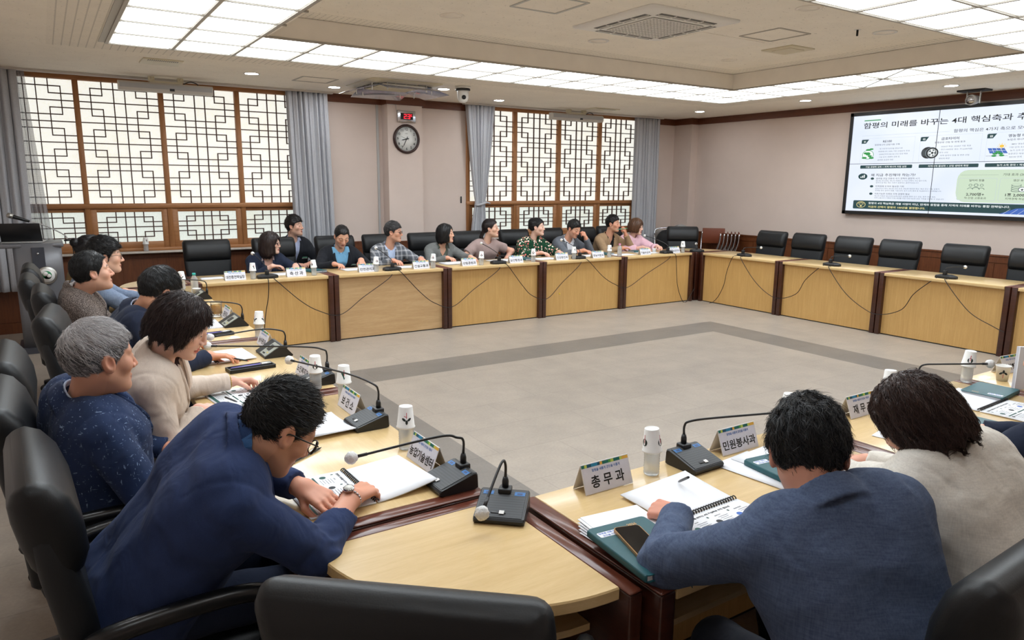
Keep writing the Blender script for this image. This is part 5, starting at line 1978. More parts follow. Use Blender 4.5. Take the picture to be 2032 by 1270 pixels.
    if trous:
        def f_tr(p):
            d = smin(f_legs(p, .008), np.maximum(torso(p, .0), (p - W1_) @ u + .04), .05)
            d = d + .003 * wob(p, .09, seed)
            return np.maximum(d, .085 - p[:, 2])
        v, q = surfnet(f_tr, (-.34, P[1] - .24, .06), (.34, P[1] + .58, .86), .011 if near else .016)
        np_mesh('trousers', [(v, q)], MAT[legs], body)
        for k in 'RL':
            f_s = lambda p: np.maximum(smin(rc(p, ank[k] + V3(0, -.02, -.04), ank[k] + V3(0, .15, -.065), .042, .034), sph(p, ank[k] + V3(0, -.01, -.02), .048), .03), .004 - p[:, 2])
            v, q = surfnet(f_s, ank[k] - .13, ank[k] + V3(.13, .24, .13), .010)
            np_mesh('shoe', [(v, q)], MAT['shoe'], body)
    # ---- glasses
    M4 = Matrix([[float(x) for x in r] for r in RH]).to_4x4()
    if glasses:
        gl = MB()
        gr = glasses.get('r', .0016)
        for s in (-1, 1):
            ring = []
            for i in range(25):
                a = 2 * PI * i / 24
                ca, sa = math.cos(a), math.sin(a)
                k = glasses.get('sq', .8)
                ring.append((s * (.0335 + .0245 * math.copysign(abs(ca) ** k, ca)), .1015 - .010 * abs(ca * .5 + .5) ** 2, -.003 + .0185 * math.copysign(abs(sa) ** k, sa)))
            gl.tube(ring, gr, 6, 0, None, False)
            gl.tube(smooth_path([(s * .058, .094, .006), (s * .070, .085, .008), (s * .082, .03, .006), (s * .084, -.010, .004), (s * .083, -.03, -.014)], 4), gr * 1.1, 6)
        gl.tube([(-.009, .1015, .002), (0, .1045, .004), (.009, .1015, .002)], gr, 6)
        ob = gl.build('glasses', glasses['mat'], body)
        ob.matrix_local = T(*[float(x) for x in H]) @ M4
        for s in (-1, 1):
            ln = MB().lathe([(0, -.0004), (.0235, -.0004), (.0235, .0004), (0, .0004)], 20, 0, T(s * .0335, .0985, -.003) @ R(s * -.12, 'Z') @ R(PI / 2, 'X') @ S(1, .75, 1))
            l2 = ln.build('lens', MAT['lens'], ob)
    if badge:
        s_, t_, mt = badge
        p0 = N - u * t_ + S_ * s_
        # push to the garment surface along the front
        for _ in range(30):
            dd = float(f_top(p0[None].astype(F32))[0])
            p0 = p0 + Fr * F32(max(-.02, min(.05, -dd if dd < 0 else 0)) if dd < -.001 else 0)
        for _ in range(40):
            dd = float(f_top((p0 + Fr * .012)[None].astype(F32))[0])
            if dd < .004: p0 = p0 + Fr * F32(.006)
        M5 = Matrix([[float(x) for x in r] for r in np.stack([S_, Fr, u], 1)]).to_4x4()
        bb = MB().rbox(-.034, .008, -.013, .034, .013, .013, .002, 1)
        bb.box(-.034, .0132, .002, .034, .0136, .013, 1)
        bb.text('함평군', .010, T(.002, .0138, -.009) @ R(PI, 'Z') @ R(PI / 2, 'X'), 2, .01)
        ob = bb.build('name_badge', [MAT['white'], MAT['badge_g'], MAT['black']], body)
        ob.matrix_local = T(*[float(x) for x in p0]) @ M5
    return body

MAT['eye_w'] = plain('eye_white', (226, 218, 212), .25)
MAT['eye_i'] = plain('eye_iris', (32, 22, 18), .15)
t = NT('spectacle_lens')
t.base((.95, .97, 1))
MAT['lens'] = t.set(.02, 0, .5, Transmission_Weight=1.0, IOR=1.05)
MAT['gl_black'] = plain('glasses_black', (18, 17, 18), .3)
MAT['gl_metal'] = plain('glasses_metal', (70, 62, 58), .3, .8)
MAT['badge_g'] = plain('badge_green', (60, 160, 120), .5)
MAT['trousers_dark'] = m_cloth('trouser_cloth_dark', (34, 36, 44))
MAT['trousers_navy'] = m_cloth('trouser_cloth_navy', (38, 46, 66))
MAT['shoe'] = plain('shoe_leather', (24, 20, 19), .35)
# ---------------------------------------------------------------- the people at the meeting
C = {}
C['navy'] = m_cloth('suit_navy', (44, 58, 95))
C['navy_d'] = m_cloth('suit_dark_navy', (36, 43, 62))
C['fleck'] = m_cloth('jacket_flecked_navy', (40, 54, 86), 'fleck', (150, 172, 205))
C['beige'] = m_cloth('jacket_beige', (204, 188, 174), 'plain')
C['tweed'] = m_cloth('jacket_tweed', (84, 74, 70), 'tweed', (150, 138, 130))
C['bluegrey'] = m_cloth('suit_blue_grey', (86, 100, 127), 'weave', (68, 80, 107))
C['cream'] = m_cloth('jacket_cream', (230, 224, 214), 'weave', (212, 206, 196))
C['chambray'] = m_cloth('shirt_grey_blue', (126, 140, 162), 'weave', (104, 118, 142))
C['tan_d'] = m_cloth('jacket_khaki', (140, 112, 72))
C['black'] = m_cloth('suit_black', (32, 34, 40))
C['plaid'] = m_cloth('jacket_plaid', (178, 178, 182), 'plaid', (84, 88, 96))
C['grey'] = m_cloth('jacket_grey', (126, 128, 126), 'weave', (104, 106, 106))
C['grey2'] = m_cloth('jacket_mid_grey', (112, 116, 124), 'weave', (90, 94, 102))
C['mauve'] = m_cloth('shirt_mauve', (166, 144, 140))
C['floral'] = m_cloth('blouse_floral', (26, 76, 50), 'floral', (18, 52, 36))
C['tan'] = m_cloth('jacket_tan', (160, 132, 102))
C['pink'] = m_cloth('blouse_pink', (236, 192, 204))
C['olive'] = m_cloth('ruffle_olive', (170, 158, 110))
C['lblue'] = m_cloth('shirt_light_blue', (190, 206, 234))
C['blue'] = m_cloth('shirt_sky_blue', (124, 178, 214))
C['lstripe'] = m_cloth('shirt_pale_stripe', (180, 188, 214), 'weave', (160, 168, 200))
C['white'] = m_cloth('shirt_white', (232, 234, 240))
C['pinkish'] = m_cloth('top_pale_pink', (220, 200, 204))
C['dkbrown'] = m_cloth('top_dark_brown', (48, 34, 34))
C['ink'] = m_cloth('top_black', (24, 24, 26))
C['dgreen'] = m_cloth('top_grey_green', (96, 102, 92))
C['plaidb'] = m_cloth('shirt_blue_check', (70, 110, 160), 'plaid', (40, 60, 100))

def pw(key, label, xy, rz, N, H, face, hands, hair, top, P, up=(0, 0, 1), poles=None, **k):
    """same as person() but with every point and direction given in room coordinates"""
    c, s = math.cos(-rz), math.sin(-rz)
    def pt(p): 
        x, y = p[0] - xy[0], p[1] - xy[1]
        return (c * x - s * y, s * x + c * y, p[2])
    def dr(p): return (c * p[0] - s * p[1], s * p[0] + c * p[1], p[2])
    hh = {}
    for q, h in hands.items():
        hh[q] = (pt(h[0]),) + ((None,) if h[1] is None else (dr(h[1]), dr(h[2]))) + tuple(h[3:])
    pl = {q: V3(*dr(v)) for q, v in (poles or {}).items()}
    return person(key, label, (xy[0], xy[1], 0), rz, pt(N), pt(H), dr(face), hh, hair, top, pt(P), dr(up), poles=pl, **k)
EAST, SOUTH, NORTH = -PI / 2, PI, 0.0
BLK = (26, 24, 24)
UPZ = (0, 0, 1)

# ---- left row
pw('navy', 'man with glasses in a navy suit bent over his booklet, nearest on the left', (.17, 2.05), EAST,
   (.365, 1.885, 1.005), (.475, 1.870, 1.052), (.80, .10, -.62), {'R': ((.69, 1.945, .768), (.80, .50, -.06), (-.1, -.25, 1), (.35, .5, .55, .7), .06, .8), 'L': ((.580, 2.045, .785), (.42, -.88, -.16), (-.2, 0, 1), .25, .05, .6)},
   dict(style='short', rgb=(24, 23, 23), top=.018, side=.003, back=.005, L=.032, seg=5, lift=.013, comb=(0, 1.2, .5), whorl=(.0, -.07, .10), r=.0012, seed=3, fringe=.066, nape=-.06, sticky=.55),
   dict(kind='jacket', mat=C['navy'], fold=.0045, g=.017, cuff=.034), (.10, 2.04, .585), near=True, shirt=dict(mat=C['plaidb']), glasses=dict(mat=MAT['gl_black'], r=.0020, sq=.7), strands=3800, skin=(214, 160, 132), legs='trousers_navy',
   poles={'R': (.15, -.5, -.75), 'L': (.2, .7, -.6)}, bulk=1.05, raise_=(-.01, 0), stub=.2, up=(.5, 0, .8))
pw('grey', 'grey-haired man in a flecked navy jacket leaning back, second on the left', (.10, 2.66), EAST,
   (.045, 2.655, .985), (.105, 2.600, 1.135), (.90, .32, -.04), {'R': ((.30, 2.62, .70), (.85, .4, -.25), (-.2, -.2, 1), .45, .05, .5), 'L': ((.31, 2.86, .70), (.7, -.6, -.1), (0, 0, 1), .5, .05, .5)},
   dict(style='short', rgb=(78, 76, 77), rgb2=(196, 192, 192), gk=.85, gz=.035, mixg=.5, top=.014, side=.005, back=.007, L=.045, seg=5, lift=.005, comb=(.5, .5, -.1), whorl=(.0, -.05, .11), seed=5, fringe=.060, r=.0008, nape=-.088),
   dict(kind='jacket', mat=C['fleck'], fold=.0042, g=.017), (.08, 2.72, .585), near=True, shirt=dict(mat=C['lblue']), strands=6000, grey=True, twist=.18, sh=.182, skin=(204, 150, 124), legs='trousers_navy', bulk=1.08,
   poles={'R': (-.15, -1, -.45), 'L': (0, .8, -.6)}, stub=.1)
pw('beige', 'woman in a beige jacket writing with a black pen, third on the left', (.13, 3.32), EAST,
   (.335, 3.085, .995), (.412, 3.03, 1.135), (.82, -.36, -.42), {'R': ((.455, 3.065, .772), (.72, .62, -.12), (-.35, -.35, 1), (.7, .8, .9, 1.0), .03, .8), 'L': ((.655, 3.425, .778), (.98, .05, -.08), (-.1, .35, 1), (.55, .6, .7, .8), .05, .8)},
   dict(style='bob', rgb=(48, 35, 33), lowk=.080, top=.014, side=.006, back=.010, len=-.072, openy=.096, openx=.078, openh=.098, openz=-.045, L=.075, seg=7, grav=1.6, wave=.35, lift=.010, comb=(0, -.3, -.1), whorl=(.01, .03, .12), seed=8, r=.0012, rough=.0045),
   dict(kind='jacket', mat=C['beige'], fold=.0045, v=.30, vw=.05), (.14, 3.24, .585), near=True, shirt=dict(mat=C['dkbrown'], collar=False, v=.05, vw=.05), strands=4200, fem=True, skin=(226, 184, 164), twist=-.10, bulk=1.1, look=-.3,
   poles={'R': (-.25, -.45, -.8), 'L': (-.1, .5, -.8)}, openk=.6)
pw('navy2', 'dark-haired man in a navy jacket reaching over papers, fourth on the left', (.18, 4.15), EAST,
   (.37, 4.24, .995), (.47, 4.16, 1.115), (.80, .35, -.50), {'R': ((.665, 4.02, .772), (1, -.10, -.08), (0, .1, 1), (.30, .35, .35, .4), .14, .6), 'L': ((.58, 4.41, .772), (.95, .2, -.1), (0, 0, 1), .35, .08, .5)},
   dict(style='short', rgb=(22, 21, 22), top=.022, side=.010, back=.012, L=.042, seg=5, lift=.006, comb=(.2, .6, -.2), whorl=(.0, -.06, .11), seed=9, r=.0011),
   dict(kind='jacket', mat=C['navy_d'], fold=.004), (.17, 4.20, .585), near=True, shirt=dict(mat=C['lblue']), strands=2600, skin=(212, 158, 128), legs='trousers_navy', poles={'R': (-.1, -.6, -.7), 'L': (0, .7, -.7)})
pw('tweed', 'dark-haired man in a brown tweed jacket and white collar, looking up', (.15, 5.25), EAST,
   (.120, 5.215, .995), (.212, 5.12, 1.135), (.93, .10, .14), {'R': ((.50, 5.10, .775), (.7, .6, 0), (0, 0, 1), .5, .05, .5), 'L': ((.50, 5.33, .775), (.7, -.5, 0), (0, 0, 1), .5, .05, .5)},
   dict(style='short', rgb=(22, 21, 21), top=.018, side=.006, back=.008, L=.05, seg=5, lift=.006, comb=(.3, .2, 0), whorl=(.02, .05, .11), seed=12, fringe=.070, recede=.012, r=.0012),
   dict(kind='jacket', mat=C['tweed'], fold=.004), (.10, 5.24, .575), near=True, shirt=dict(mat=C['white']), strands=2600, skin=(214, 166, 142), twist=-.05)
pw('glasses', 'man with thin glasses in a grey-blue shirt, arms folded on the table', (.16, 5.95), EAST,
   (.225, 5.96, 1.010), (.335, 5.90, 1.160), (.96, -.04, .0), {'R': ((.62, 6.02, .775), (.3, .95, -.05), (-.1, 0, 1), .4, .05, .5), 'L': ((.64, 6.12, .80), (.2, -.97, -.05), (-.1, 0, 1), .4, .05, .5)},
   dict(style='short', rgb=(24, 22, 22), top=.030, side=.014, back=.016, L=.06, seg=6, lift=.014, comb=(.2, .5, -.1), wave=.5, whorl=(.0, -.05, .11), seed=14, fringe=.052, r=.0012, rough=.006),
   dict(kind='shirt', mat=C['chambray'], fold=.004, g=.012), (.14, 5.98, .575), near=True, strands=2200, skin=(224, 180, 156), glasses=dict(mat=MAT['gl_metal'], r=.0012), poles={'R': (.0, -.8, -.6), 'L': (0, .8, -.5)})
pw('bun', 'person with a black hair bun in a khaki jacket, farthest on the left', (.17, 6.68), EAST,
   (.215, 6.65, .985), (.285, 6.60, 1.140), (.95, .15, .02), {'R': ((.50, 6.5, .775), (.7, .6, 0), (0, 0, 1), .5, .05, .5), 'L': ((.50, 6.8, .775), (.7, -.5, 0), (0, 0, 1), .5, .05, .5)},
   dict(style='tied', rgb=(24, 22, 24), top=.014, side=.008, back=.012, bun=(0, -.115, .075, .036), L=.05, seg=4, lift=.003, comb=(0, -1, .3), whorl=(0, .09, .06), seed=15),
   dict(kind='jacket', mat=C['tan_d'], fold=.004), (.13, 6.68, .575), fem=True, strands=900, skin=(224, 180, 156), shirt=dict(mat=C['white']))

# ---- near row
pw('suit', 'man in a blue-grey suit seen from behind, head bent over his booklet', (1.47, .72), NORTH,
   (1.420, .885, .985), (1.462, .962, 1.078), (.66, .48, -.54), {'L': ((1.425, 1.325, .782), (-.10, .98, -.18), (-.35, .1, 1), (1.05, 1.1, 1.15, 1.2), .03, .7), 'R': ((1.80, 1.17, .775), (-.35, .9, -.1), (.2, 0, 1), (.7, .8, .9, 1), .04, .8)},
   dict(style='short', rgb=(26, 26, 28), top=.022, side=.012, back=.014, L=.055, seg=6, lift=.010, comb=(.35, .0, -.25), whorl=(.012, -.060, .100), wave=.45, seed=21, nape=-.085, r=.0011, rough=.004, bald=(.012, -.100, .108, .024)),
   dict(kind='jacket', mat=C['bluegrey'], fold=.0048, g=.018), (1.415, .655, .585), near=True, shirt=dict(mat=C['white']), twist=-.50, strands=4500, skin=(214, 156, 132), bulk=1.0, up=(.3, .35, .85),
   poles={'L': (-.9, .1, -.45), 'R': (.7, 0, -.7)}, sh=.172)
pw('cream', 'woman in a cream jacket seen from behind with short dark brown hair', (2.05, .66), NORTH,
   (2.020, .925, .970), (1.955, .975, 1.072), (-.05, .78, -.58), {'L': ((2.14, 1.40, .775), (-.45, .85, -.1), (-.2, 0, 1), .5, .05, .5), 'R': ((2.28, 1.28, .775), (-.4, .9, -.1), (0, 0, 1), .5, .05, .5)},
   dict(style='bob', rgb=(62, 43, 37), lowk=.078, top=.010, side=.005, back=.006, len=-.092, L=.080, seg=8, grav=1.4, wave=.5, lift=.006, comb=(0, -.2, -.2), whorl=(.0, .02, .12), seed=23, r=.0012, rough=.006, sticky=.5),
   dict(kind='jacket', mat=C['cream'], fold=.0045, g=.016), (2.04, .64, .585), near=True, twist=-.15, strands=4800, fem=True, skin=(214, 166, 142), bulk=1.15, sh=.170, up=(-.2, .4, .8), poles={'L': (-.4, .5, -.6), 'R': (.7, .1, -.7)})
pw('edge', 'person in dark navy at the right edge, only the sleeve showing', (2.78, .68), NORTH,
   (2.78, .86, 1.02), (2.78, .95, 1.17), (0, .9, -.3), {'L': ((2.62, 1.22, .775), (.3, .95, -.05), (0, 0, 1), .4, .05, .5), 'R': ((2.95, 1.22, .775), (-.3, .95, -.05), (0, 0, 1), .4, .05, .5)},
   dict(style='short', rgb=BLK, seed=25), dict(kind='jacket', mat=C['navy_d'], fold=.0045), (2.78, .64, .585), shirt=dict(mat=C['white']), poles={'L': (-.9, -.1, -.5), 'R': (.8, 0, -.6)}, legs='trousers_navy')

# ---- far row
def far(key, label, x, hy, face, hands, hair, top, hz=1.045, N=None, y=8.30, py=None, nz=.185, **k):
    H = (x, y, hz)
    N = N or (x - face[0] * .05, y + .065, hz - nz)
    py = py or 8.56
    hh = {}
    for q in 'RL':
        dx = -.15 if q == 'R' else .15
        hh[q] = (hands or {}).get(q) or ((x + dx, 7.98, .772), (.0 - dx * 1.5, -.8, -.05), (0, 0, 1), .4, .05, .5)
    k.setdefault('poles', {'R': (-.7, .1, -.6), 'L': (.7, .1, -.6)})
    k.setdefault('strands', 900)
    return pw(key, label, (N[0], py), SOUTH, N, H, face, hh, hair, top, (N[0], py + .02, .545), res=(.0052, .0085, .005), **k)
far('w1', 'woman with thin glasses in a dark navy suit, shoulder-length brown hair, far row', 2.115, 0, (.80, -.58, -.02), {'L': ((2.30, 8.02, .775), (-.2, -.9, -.1), (0, 0, 1), .8, .05, .6), 'R': ((2.06, 8.08, .775), (.95, -.2, -.05), (0, 0, 1), .5, .05, .5)},
    dict(style='bob', rgb=(44, 32, 30), top=.018, side=.014, back=.016, len=-.165, L=.08, seg=6, grav=2, lift=.004, whorl=(0, .03, .12), seed=31, openx=.056), dict(kind='jacket', mat=C['navy_d'], v=.24, vw=.05), hz=1.010,
    fem=True, skin=(228, 190, 170), shirt=dict(mat=C['pinkish'], collar=False, v=.08, vw=.05), glasses=dict(mat=MAT['gl_metal'], r=.0012), badge=(-.085, .09, 0), nz=.175)
far('m2', 'man in a black suit and sky-blue shirt looking down at his booklet, far row', 2.925, 0, (-.03, -.80, -.50), {'R': ((2.72, 7.94, .775), (.5, -.85, -.1), (0, 0, 1), (.6, .7, .8, .9), .05, .8), 'L': ((3.06, 7.99, .80), (-.15, -.9, -.45), (0, -.4, 1), .25, .1, .5)},
    dict(style='short', rgb=(24, 22, 22), top=.014, side=.008, back=.010, fringe=.070, recede=.030, L=.03, seg=4, lift=.003, seed=33, comb=(0, -.5, 0), whorl=(0, .07, .09)), dict(kind='jacket', mat=C['black'], v=.30, vw=.085), hz=1.065, y=8.24,
    N=(2.925, 8.34, .890), skin=(222, 172, 146), shirt=dict(mat=C['blue']), badge=(-.14, .10, 0), bulk=1.12, sh=.18)
far('m3', 'man with glasses in a grey plaid jacket, far row left of the clock column', 3.615, 0, (.76, -.64, .0), {'L': ((3.83, 7.98, .778), (-.2, -.95, -.1), (0, 0, 1), .6, .05, .6)},
    dict(style='short', rgb=(30, 29, 30), rgb2=(120, 118, 118), gk=.15, mixg=.10, top=.026, side=.012, back=.012, fringe=.050, L=.05, seg=5, lift=.008, comb=(-.3, .6, 0), wave=.3, seed=35), dict(kind='jacket', mat=C['plaid'], v=.26, vw=.055), hz=1.090,
    skin=(220, 168, 142), shirt=dict(mat=C['lblue']), glasses=dict(mat=MAT['gl_black'], r=.0016, sq=.7), nz=.20)
far('w4', 'woman with a black bob in a grey jacket, far row below the clock column', 4.345, 0, (.72, -.68, .05), {'L': ((4.50, 7.93, .775), (.1, -.95, -.15), (0, 0, 1), .35, .12, .5)},
    dict(style='bob', rgb=(22, 20, 21), top=.014, side=.010, back=.012, len=-.115, L=.06, seg=5, grav=2, lift=.003, whorl=(.0, .05, .12), seed=37, openx=.062, openz=-.03, openh=.108), dict(kind='jacket', mat=C['grey'], v=.28, vw=.06), hz=1.052,
    fem=True, skin=(224, 178, 152), shirt=dict(mat=C['dgreen'], collar=False, v=.07, vw=.05), badge=(-.13, .24, 0))
far('w5', 'woman with a ponytail in a mauve short-sleeved shirt, hands on hips, far row', 5.03, 0, (.72, -.67, .10), {'R': ((4.84, 8.32, .62), (.4, .6, -.3), (-.5, -.5, .5), .3, .1, .5), 'L': ((5.24, 8.32, .62), (-.4, .6, -.3), (.5, -.5, .5), .3, .1, .5)},
    dict(style='tied', rgb=(38, 28, 27), top=.014, side=.008, back=.012, tail=(((0, -.10, -.02), (-.0, -.15, -.10), .030, .022), ((0, -.15, -.10), (0, -.13, -.17), .022, .008)), L=.06, seg=4, lift=.002, comb=(0, -1, -.2), whorl=(0, .09, .08), seed=39),
    dict(kind='blouse', mat=C['mauve'], sleeve=.28, g=.012, fold=.003), hz=1.100, fem=True, skin=(226, 182, 158), shortsl=True, badge=(-.10, .25, 0), nz=.20, poles={'R': (-1, .1, 0), 'L': (1, .1, 0)})
far('w6', 'woman in a green floral blouse with pinned-up hair, far row', 5.79, 0, (.68, -.72, .04), None,
    dict(style='tied', rgb=(24, 22, 23), top=.014, side=.008, back=.014, bun=(0, -.085, .075, .045), L=.05, seg=4, lift=.003, comb=(0, -1, .1), whorl=(0, .09, .07), seed=41),
    dict(kind='blouse', mat=C['floral'], sleeve=.78, g=.020, fold=.004), hz=1.098, fem=True, skin=(230, 190, 170), badge=(-.08, .16, 0), nz=.20, bulk=1.1)
far('m7', 'man in a grey jacket resting his chin on his hand, eyes lowered, far row', 6.395, 0, (.16, -.88, -.38), {'R': ((6.36, 7.96, .775), (.3, -.9, -.12), (0, 0, 1), .45, .05, .6), 'L': ((6.545, 8.145, .925), (-.55, -.15, .75), (.45, -.8, .2), (1.0, 1.05, 1.1, 1.1), .03, .7)},
    dict(style='short', rgb=(22, 21, 21), top=.022, side=.010, back=.012, fringe=.060, L=.045, seg=5, lift=.006, comb=(.4, .4, 0), seed=43), dict(kind='jacket', mat=C['grey2'], v=.25, vw=.07), hz=1.062, y=8.24,
    N=(6.36, 8.35, .885), skin=(218, 166, 140), shirt=dict(mat=C['white']), poles={'R': (-.7, 0, -.6), 'L': (.6, -.2, -.9)})
far('m8', 'man in a tan jacket holding a green pen to his mouth, far row', 7.185, 0, (.46, -.88, .02), {'R': ((7.12, 8.00, .775), (.95, -.3, -.05), (0, 0, 1), .4, .05, .5), 'L': ((7.315, 8.155, .955), (-.45, -.15, .85), (.5, -.8, .1), (.8, .9, 1.0, 1.1), .04, .6)},
    dict(style='short', rgb=(22, 21, 21), top=.026, side=.009, back=.010, fringe=.056, L=.05, seg=5, lift=.010, comb=(.3, .7, .1), seed=45), dict(kind='jacket', mat=C['tan'], v=.25, vw=.05), hz=1.112,
    skin=(214, 160, 132), shirt=dict(mat=C['ink'], collar=False, v=.06, vw=.04), badge=(-.14, .20, 0), nz=.205, poles={'R': (-.7, 0, -.6), 'L': (.6, -.3, -.9)})
far('w9', 'woman in a pink blouse with a brown bob, rightmost of the far row', 7.66, 0, (.46, -.87, -.10), None,
    dict(style='bob', rgb=(92, 62, 42), top=.018, side=.014, back=.016, len=-.085, L=.06, seg=5, grav=2, lift=.004, whorl=(.0, .04, .12), seed=47, openx=.058), dict(kind='blouse', mat=C['pink'], sleeve=.8, g=.018, fold=.004), hz=1.058, fem=True, skin=(230, 190, 170), nz=.18,
    shirt=None)
far('back', 'young man in a black suit sitting in the second row by the left window', 2.60, 0, (.70, -.68, .08), {'R': ((2.51, 8.78, .70), (.5, -.5, 0), (0, 0, 1), .4, .05, .5), 'L': ((2.70, 8.78, .70), (-.5, -.5, 0), (0, 0, 1), .4, .05, .5)},
    dict(style='short', rgb=(28, 25, 25), top=.030, side=.014, back=.014, fringe=.046, L=.055, seg=5, lift=.010, comb=(.2, .6, -.1), wave=.3, seed=49, rough=.005), dict(kind='jacket', mat=C['black'], v=.30, vw=.075), hz=1.150, y=9.02, py=9.20,
    N=(2.58, 9.09, .960), skin=(222, 176, 152), shirt=dict(mat=C['lstripe']), badge=(-.12, .17, 0), lap=True)
# ---------------------------------------------------------------- microphones
MAT['mic_body'] = plain('mic_black', (26, 27, 29), .42)
t = NT('mic_perforated')
v = t.obj()
vo = t.n('ShaderNodeTexVoronoi')
vo.inputs['Scale'].default_value = 330
vo.inputs['Randomness'].default_value = 0
t.l(v, vo.inputs['Vector'])
t.base(t.ramp(vo.outputs['Distance'], [(.30, lin((12, 12, 13))), (.42, lin((62, 64, 67)))]))
MAT['mic_perf'] = t.set(.5, 0, .4)
MAT['blue_st'] = plain('blue_sticker', (28, 104, 170), .5)
MAT['silver_pl'] = plain('silver_plastic', (160, 162, 150), .4)
MAT['wind'] = plain('foam_cover_white', (222, 221, 219), .85, 0, .2, nscale=60, namt=.12, bscale=70, bstr=.9, bdist=.006)
MAT['cable'] = plain('black_cable', (18, 16, 15), .5)
MAT['tag_y'] = plain('yellow_tag', (220, 190, 50), .5)

def windscreen(b, c, d, r=.021, m=0, seed=0):
    """crumpled paper-like foam cap around the microphone tip"""
    rs = random.Random(seed)
    d = Vector(d).normalized()
    a = d.orthogonal().normalized()
    e = d.cross(a)
    vs, fs = [], []
    n1, n2 = 9, 14
    for i in range(n1 + 1):
        t_ = i / n1
        for j in range(n2):
            q = 2 * PI * j / n2
            rr = r * (math.sin(PI * min(.97, t_ * .93 + .03)) ** .6) * (1 + rs.uniform(-.10, .10))
            vs.append(tuple(Vector(c) + d * (r * 2.1 * (t_ - .55)) + (a * math.cos(q) + e * math.sin(q)) * rr))
    for i in range(n1):
        for j in range(n2):
            fs.append((i * n2 + j, i * n2 + (j + 1) % n2, (i + 1) * n2 + (j + 1) % n2, (i + 1) * n2 + j))
    fs.append(tuple(reversed(range(n2))))
    fs.append(tuple(range(n1 * n2, (n1 + 1) * n2)))
    b.add(vs, fs, m, True)

def goose(root, pts, seed, conn=True, thin=.0042, wr=.021):
    """pts in the mic frame, first at the socket"""
    p = smooth_path(pts, 8)
    MB().tube(p, [thin * 1.15 if k < 3 else thin for k in range(len(p))], 8).build('gooseneck', MAT['mic_body'], root)
    d = Vector(p[-1]) - Vector(p[-3])
    e = Vector(p[-1])
    MB().tube([e - d.normalized() * .035, e], .0058, 8).build('neck_tip', MAT['mic_body'], root)
    b = MB()
    windscreen(b, e + d.normalized() * wr * .9, d, wr, 0, seed)
    b.build('wind_cover', MAT['wind'], root)

def mic_wedge(x, y, rz, pts, label, seed, stick=True):
    """slanted desk unit: user side is -y"""
    root = empty('conference_microphone', (x, y, TZ + .0005), rz, label, 'microphone', 'slanted black desk microphones')
    b = MB()
    w_ = .075
    prof = [(-.068, .004), (-.070, .014), (-.064, .020), (.056, .056), (.066, .054), (.070, .046), (.072, .004), (.060, .0), (-.060, .0)]
    b.loft([[(xx, p[0] * s_ + .0, p[1] if p[1] < .03 else p[1] - (1 - s_) * .1) for p in prof] for xx, s_ in ((-w_, .96), (-w_ + .004, 1), (w_ - .004, 1), (w_, .96))], smooth=False)
    b.build('base', MAT['mic_body'], root)
    M = T(0, -.004, .0385) @ R(math.atan2(.036, .120), 'X')
    MB().box(-w_ + .008, -.060, -.001, w_ - .008, .058, .0012, 0, M).build('perforated_top', MAT['mic_perf'], root)
    if stick:
        for s_ in (-1, 1):
            k = MB().box(s_ * .048 - .016, .036, .001, s_ * .048 + .016, .052, .0018, 0, M)
            k.box(s_ * .048 - .008, .040, .0018, s_ * .048 + .008, .048, .0021, 1, M)
            k.build('sticker', [MAT['blue_st'], plain('sticker_ink', (20, 60, 110), .5) if 'st_ink' not in MAT else MAT['st_ink']], root)
    k = MB().rbox(-.026, -.046, .001, .018, -.036, .003, .001, 1, 0, M)
    k.build('talk_button', MAT['dark_pl'], root)
    MB().box(-.002, -.048, .003, .013, -.034, .0042, 0, M).build('button_label', MAT['white'], root)
    b = MB().rbox(-.020, .034, .045, .020, .074, .066, .005, 2)
    b.tube([(0, .056, .066), (0, .056, .085), (0, .056, .098)], [.0105, .0105, .0075], 12)
    b.build('neck_socket', MAT['mic_body'], root)
    goose(root, pts, seed)
    return root
MAT['st_ink'] = plain('sticker_ink', (20, 60, 110), .5)

def mic_ridge(x, y, rz, pts, label, seed):
    """older desk unit with a ridge and a silver control strip"""
    root = empty('conference_microphone', (x, y, TZ + .0005), rz, label, 'microphone', 'ridged desk microphones with silver panels')
    w_ = .105
    prof = [(-.075, .0), (-.078, .008), (.020, .066), (.030, .067), (.080, .008), (.078, .0)]
    MB().loft([[(xx, p[0], p[1]) for p in prof] for xx in (-w_, w_)], smooth=False).build('base', MAT['mic_body'], root)
    M = T(0, -.029, .0385) @ R(math.atan2(.058, .098), 'X')
    k = MB().box(-.02, -.052, -.001, w_ - .008, .050, .0015, 0, M)
    k.build('control_panel', MAT['silver_pl'], root)
    k = MB().box(.0, -.012, .0015, .055, .030, .004, 0, M)
    k.box(.012, -.042, .0015, .045, -.034, .004, 0, M)
    k.box(.060, -.030, .0015, .070, -.022, .003, 1, M)
    k.build('talk_button', [MAT['dark_pl'], MAT['tag_y']], root)
    MB().tube([(.085, .045, .045), (.085, .045, .075), (.085, .045, .090)], [.011, .010, .007], 12).build('neck_socket', MAT['mic_body'], root)
    goose(root, pts, seed)
    return root

def mic_hex(x, y, rz, pts, label, seed):
    """flat eight-sided base with an upright block; user side is -y"""
    root = empty('conference_microphone', (x, y, TZ + .0005), rz, label, 'microphone', 'flat black microphones of the far and right rows')
    out = [(-.115, -.02), (-.075, -.065), (.075, -.065), (.095, -.03), (.095, .045), (.06, .065), (-.07, .065), (-.115, .02)]
    ring = lambda q, z: [(p[0] * q, p[1] * q, z) for p in out]
    MB().loft([ring(1, 0), ring(1, .020), ring(.94, .030), ring(.55, .042)], smooth=False).build('base', MAT['mic_body'], root)
    MB().rbox(-.018, .010, .036, .018, .046, .085, .004, 2).build('neck_socket', MAT['mic_body'], root)
    goose(root, pts, seed, wr=.019)
    return root

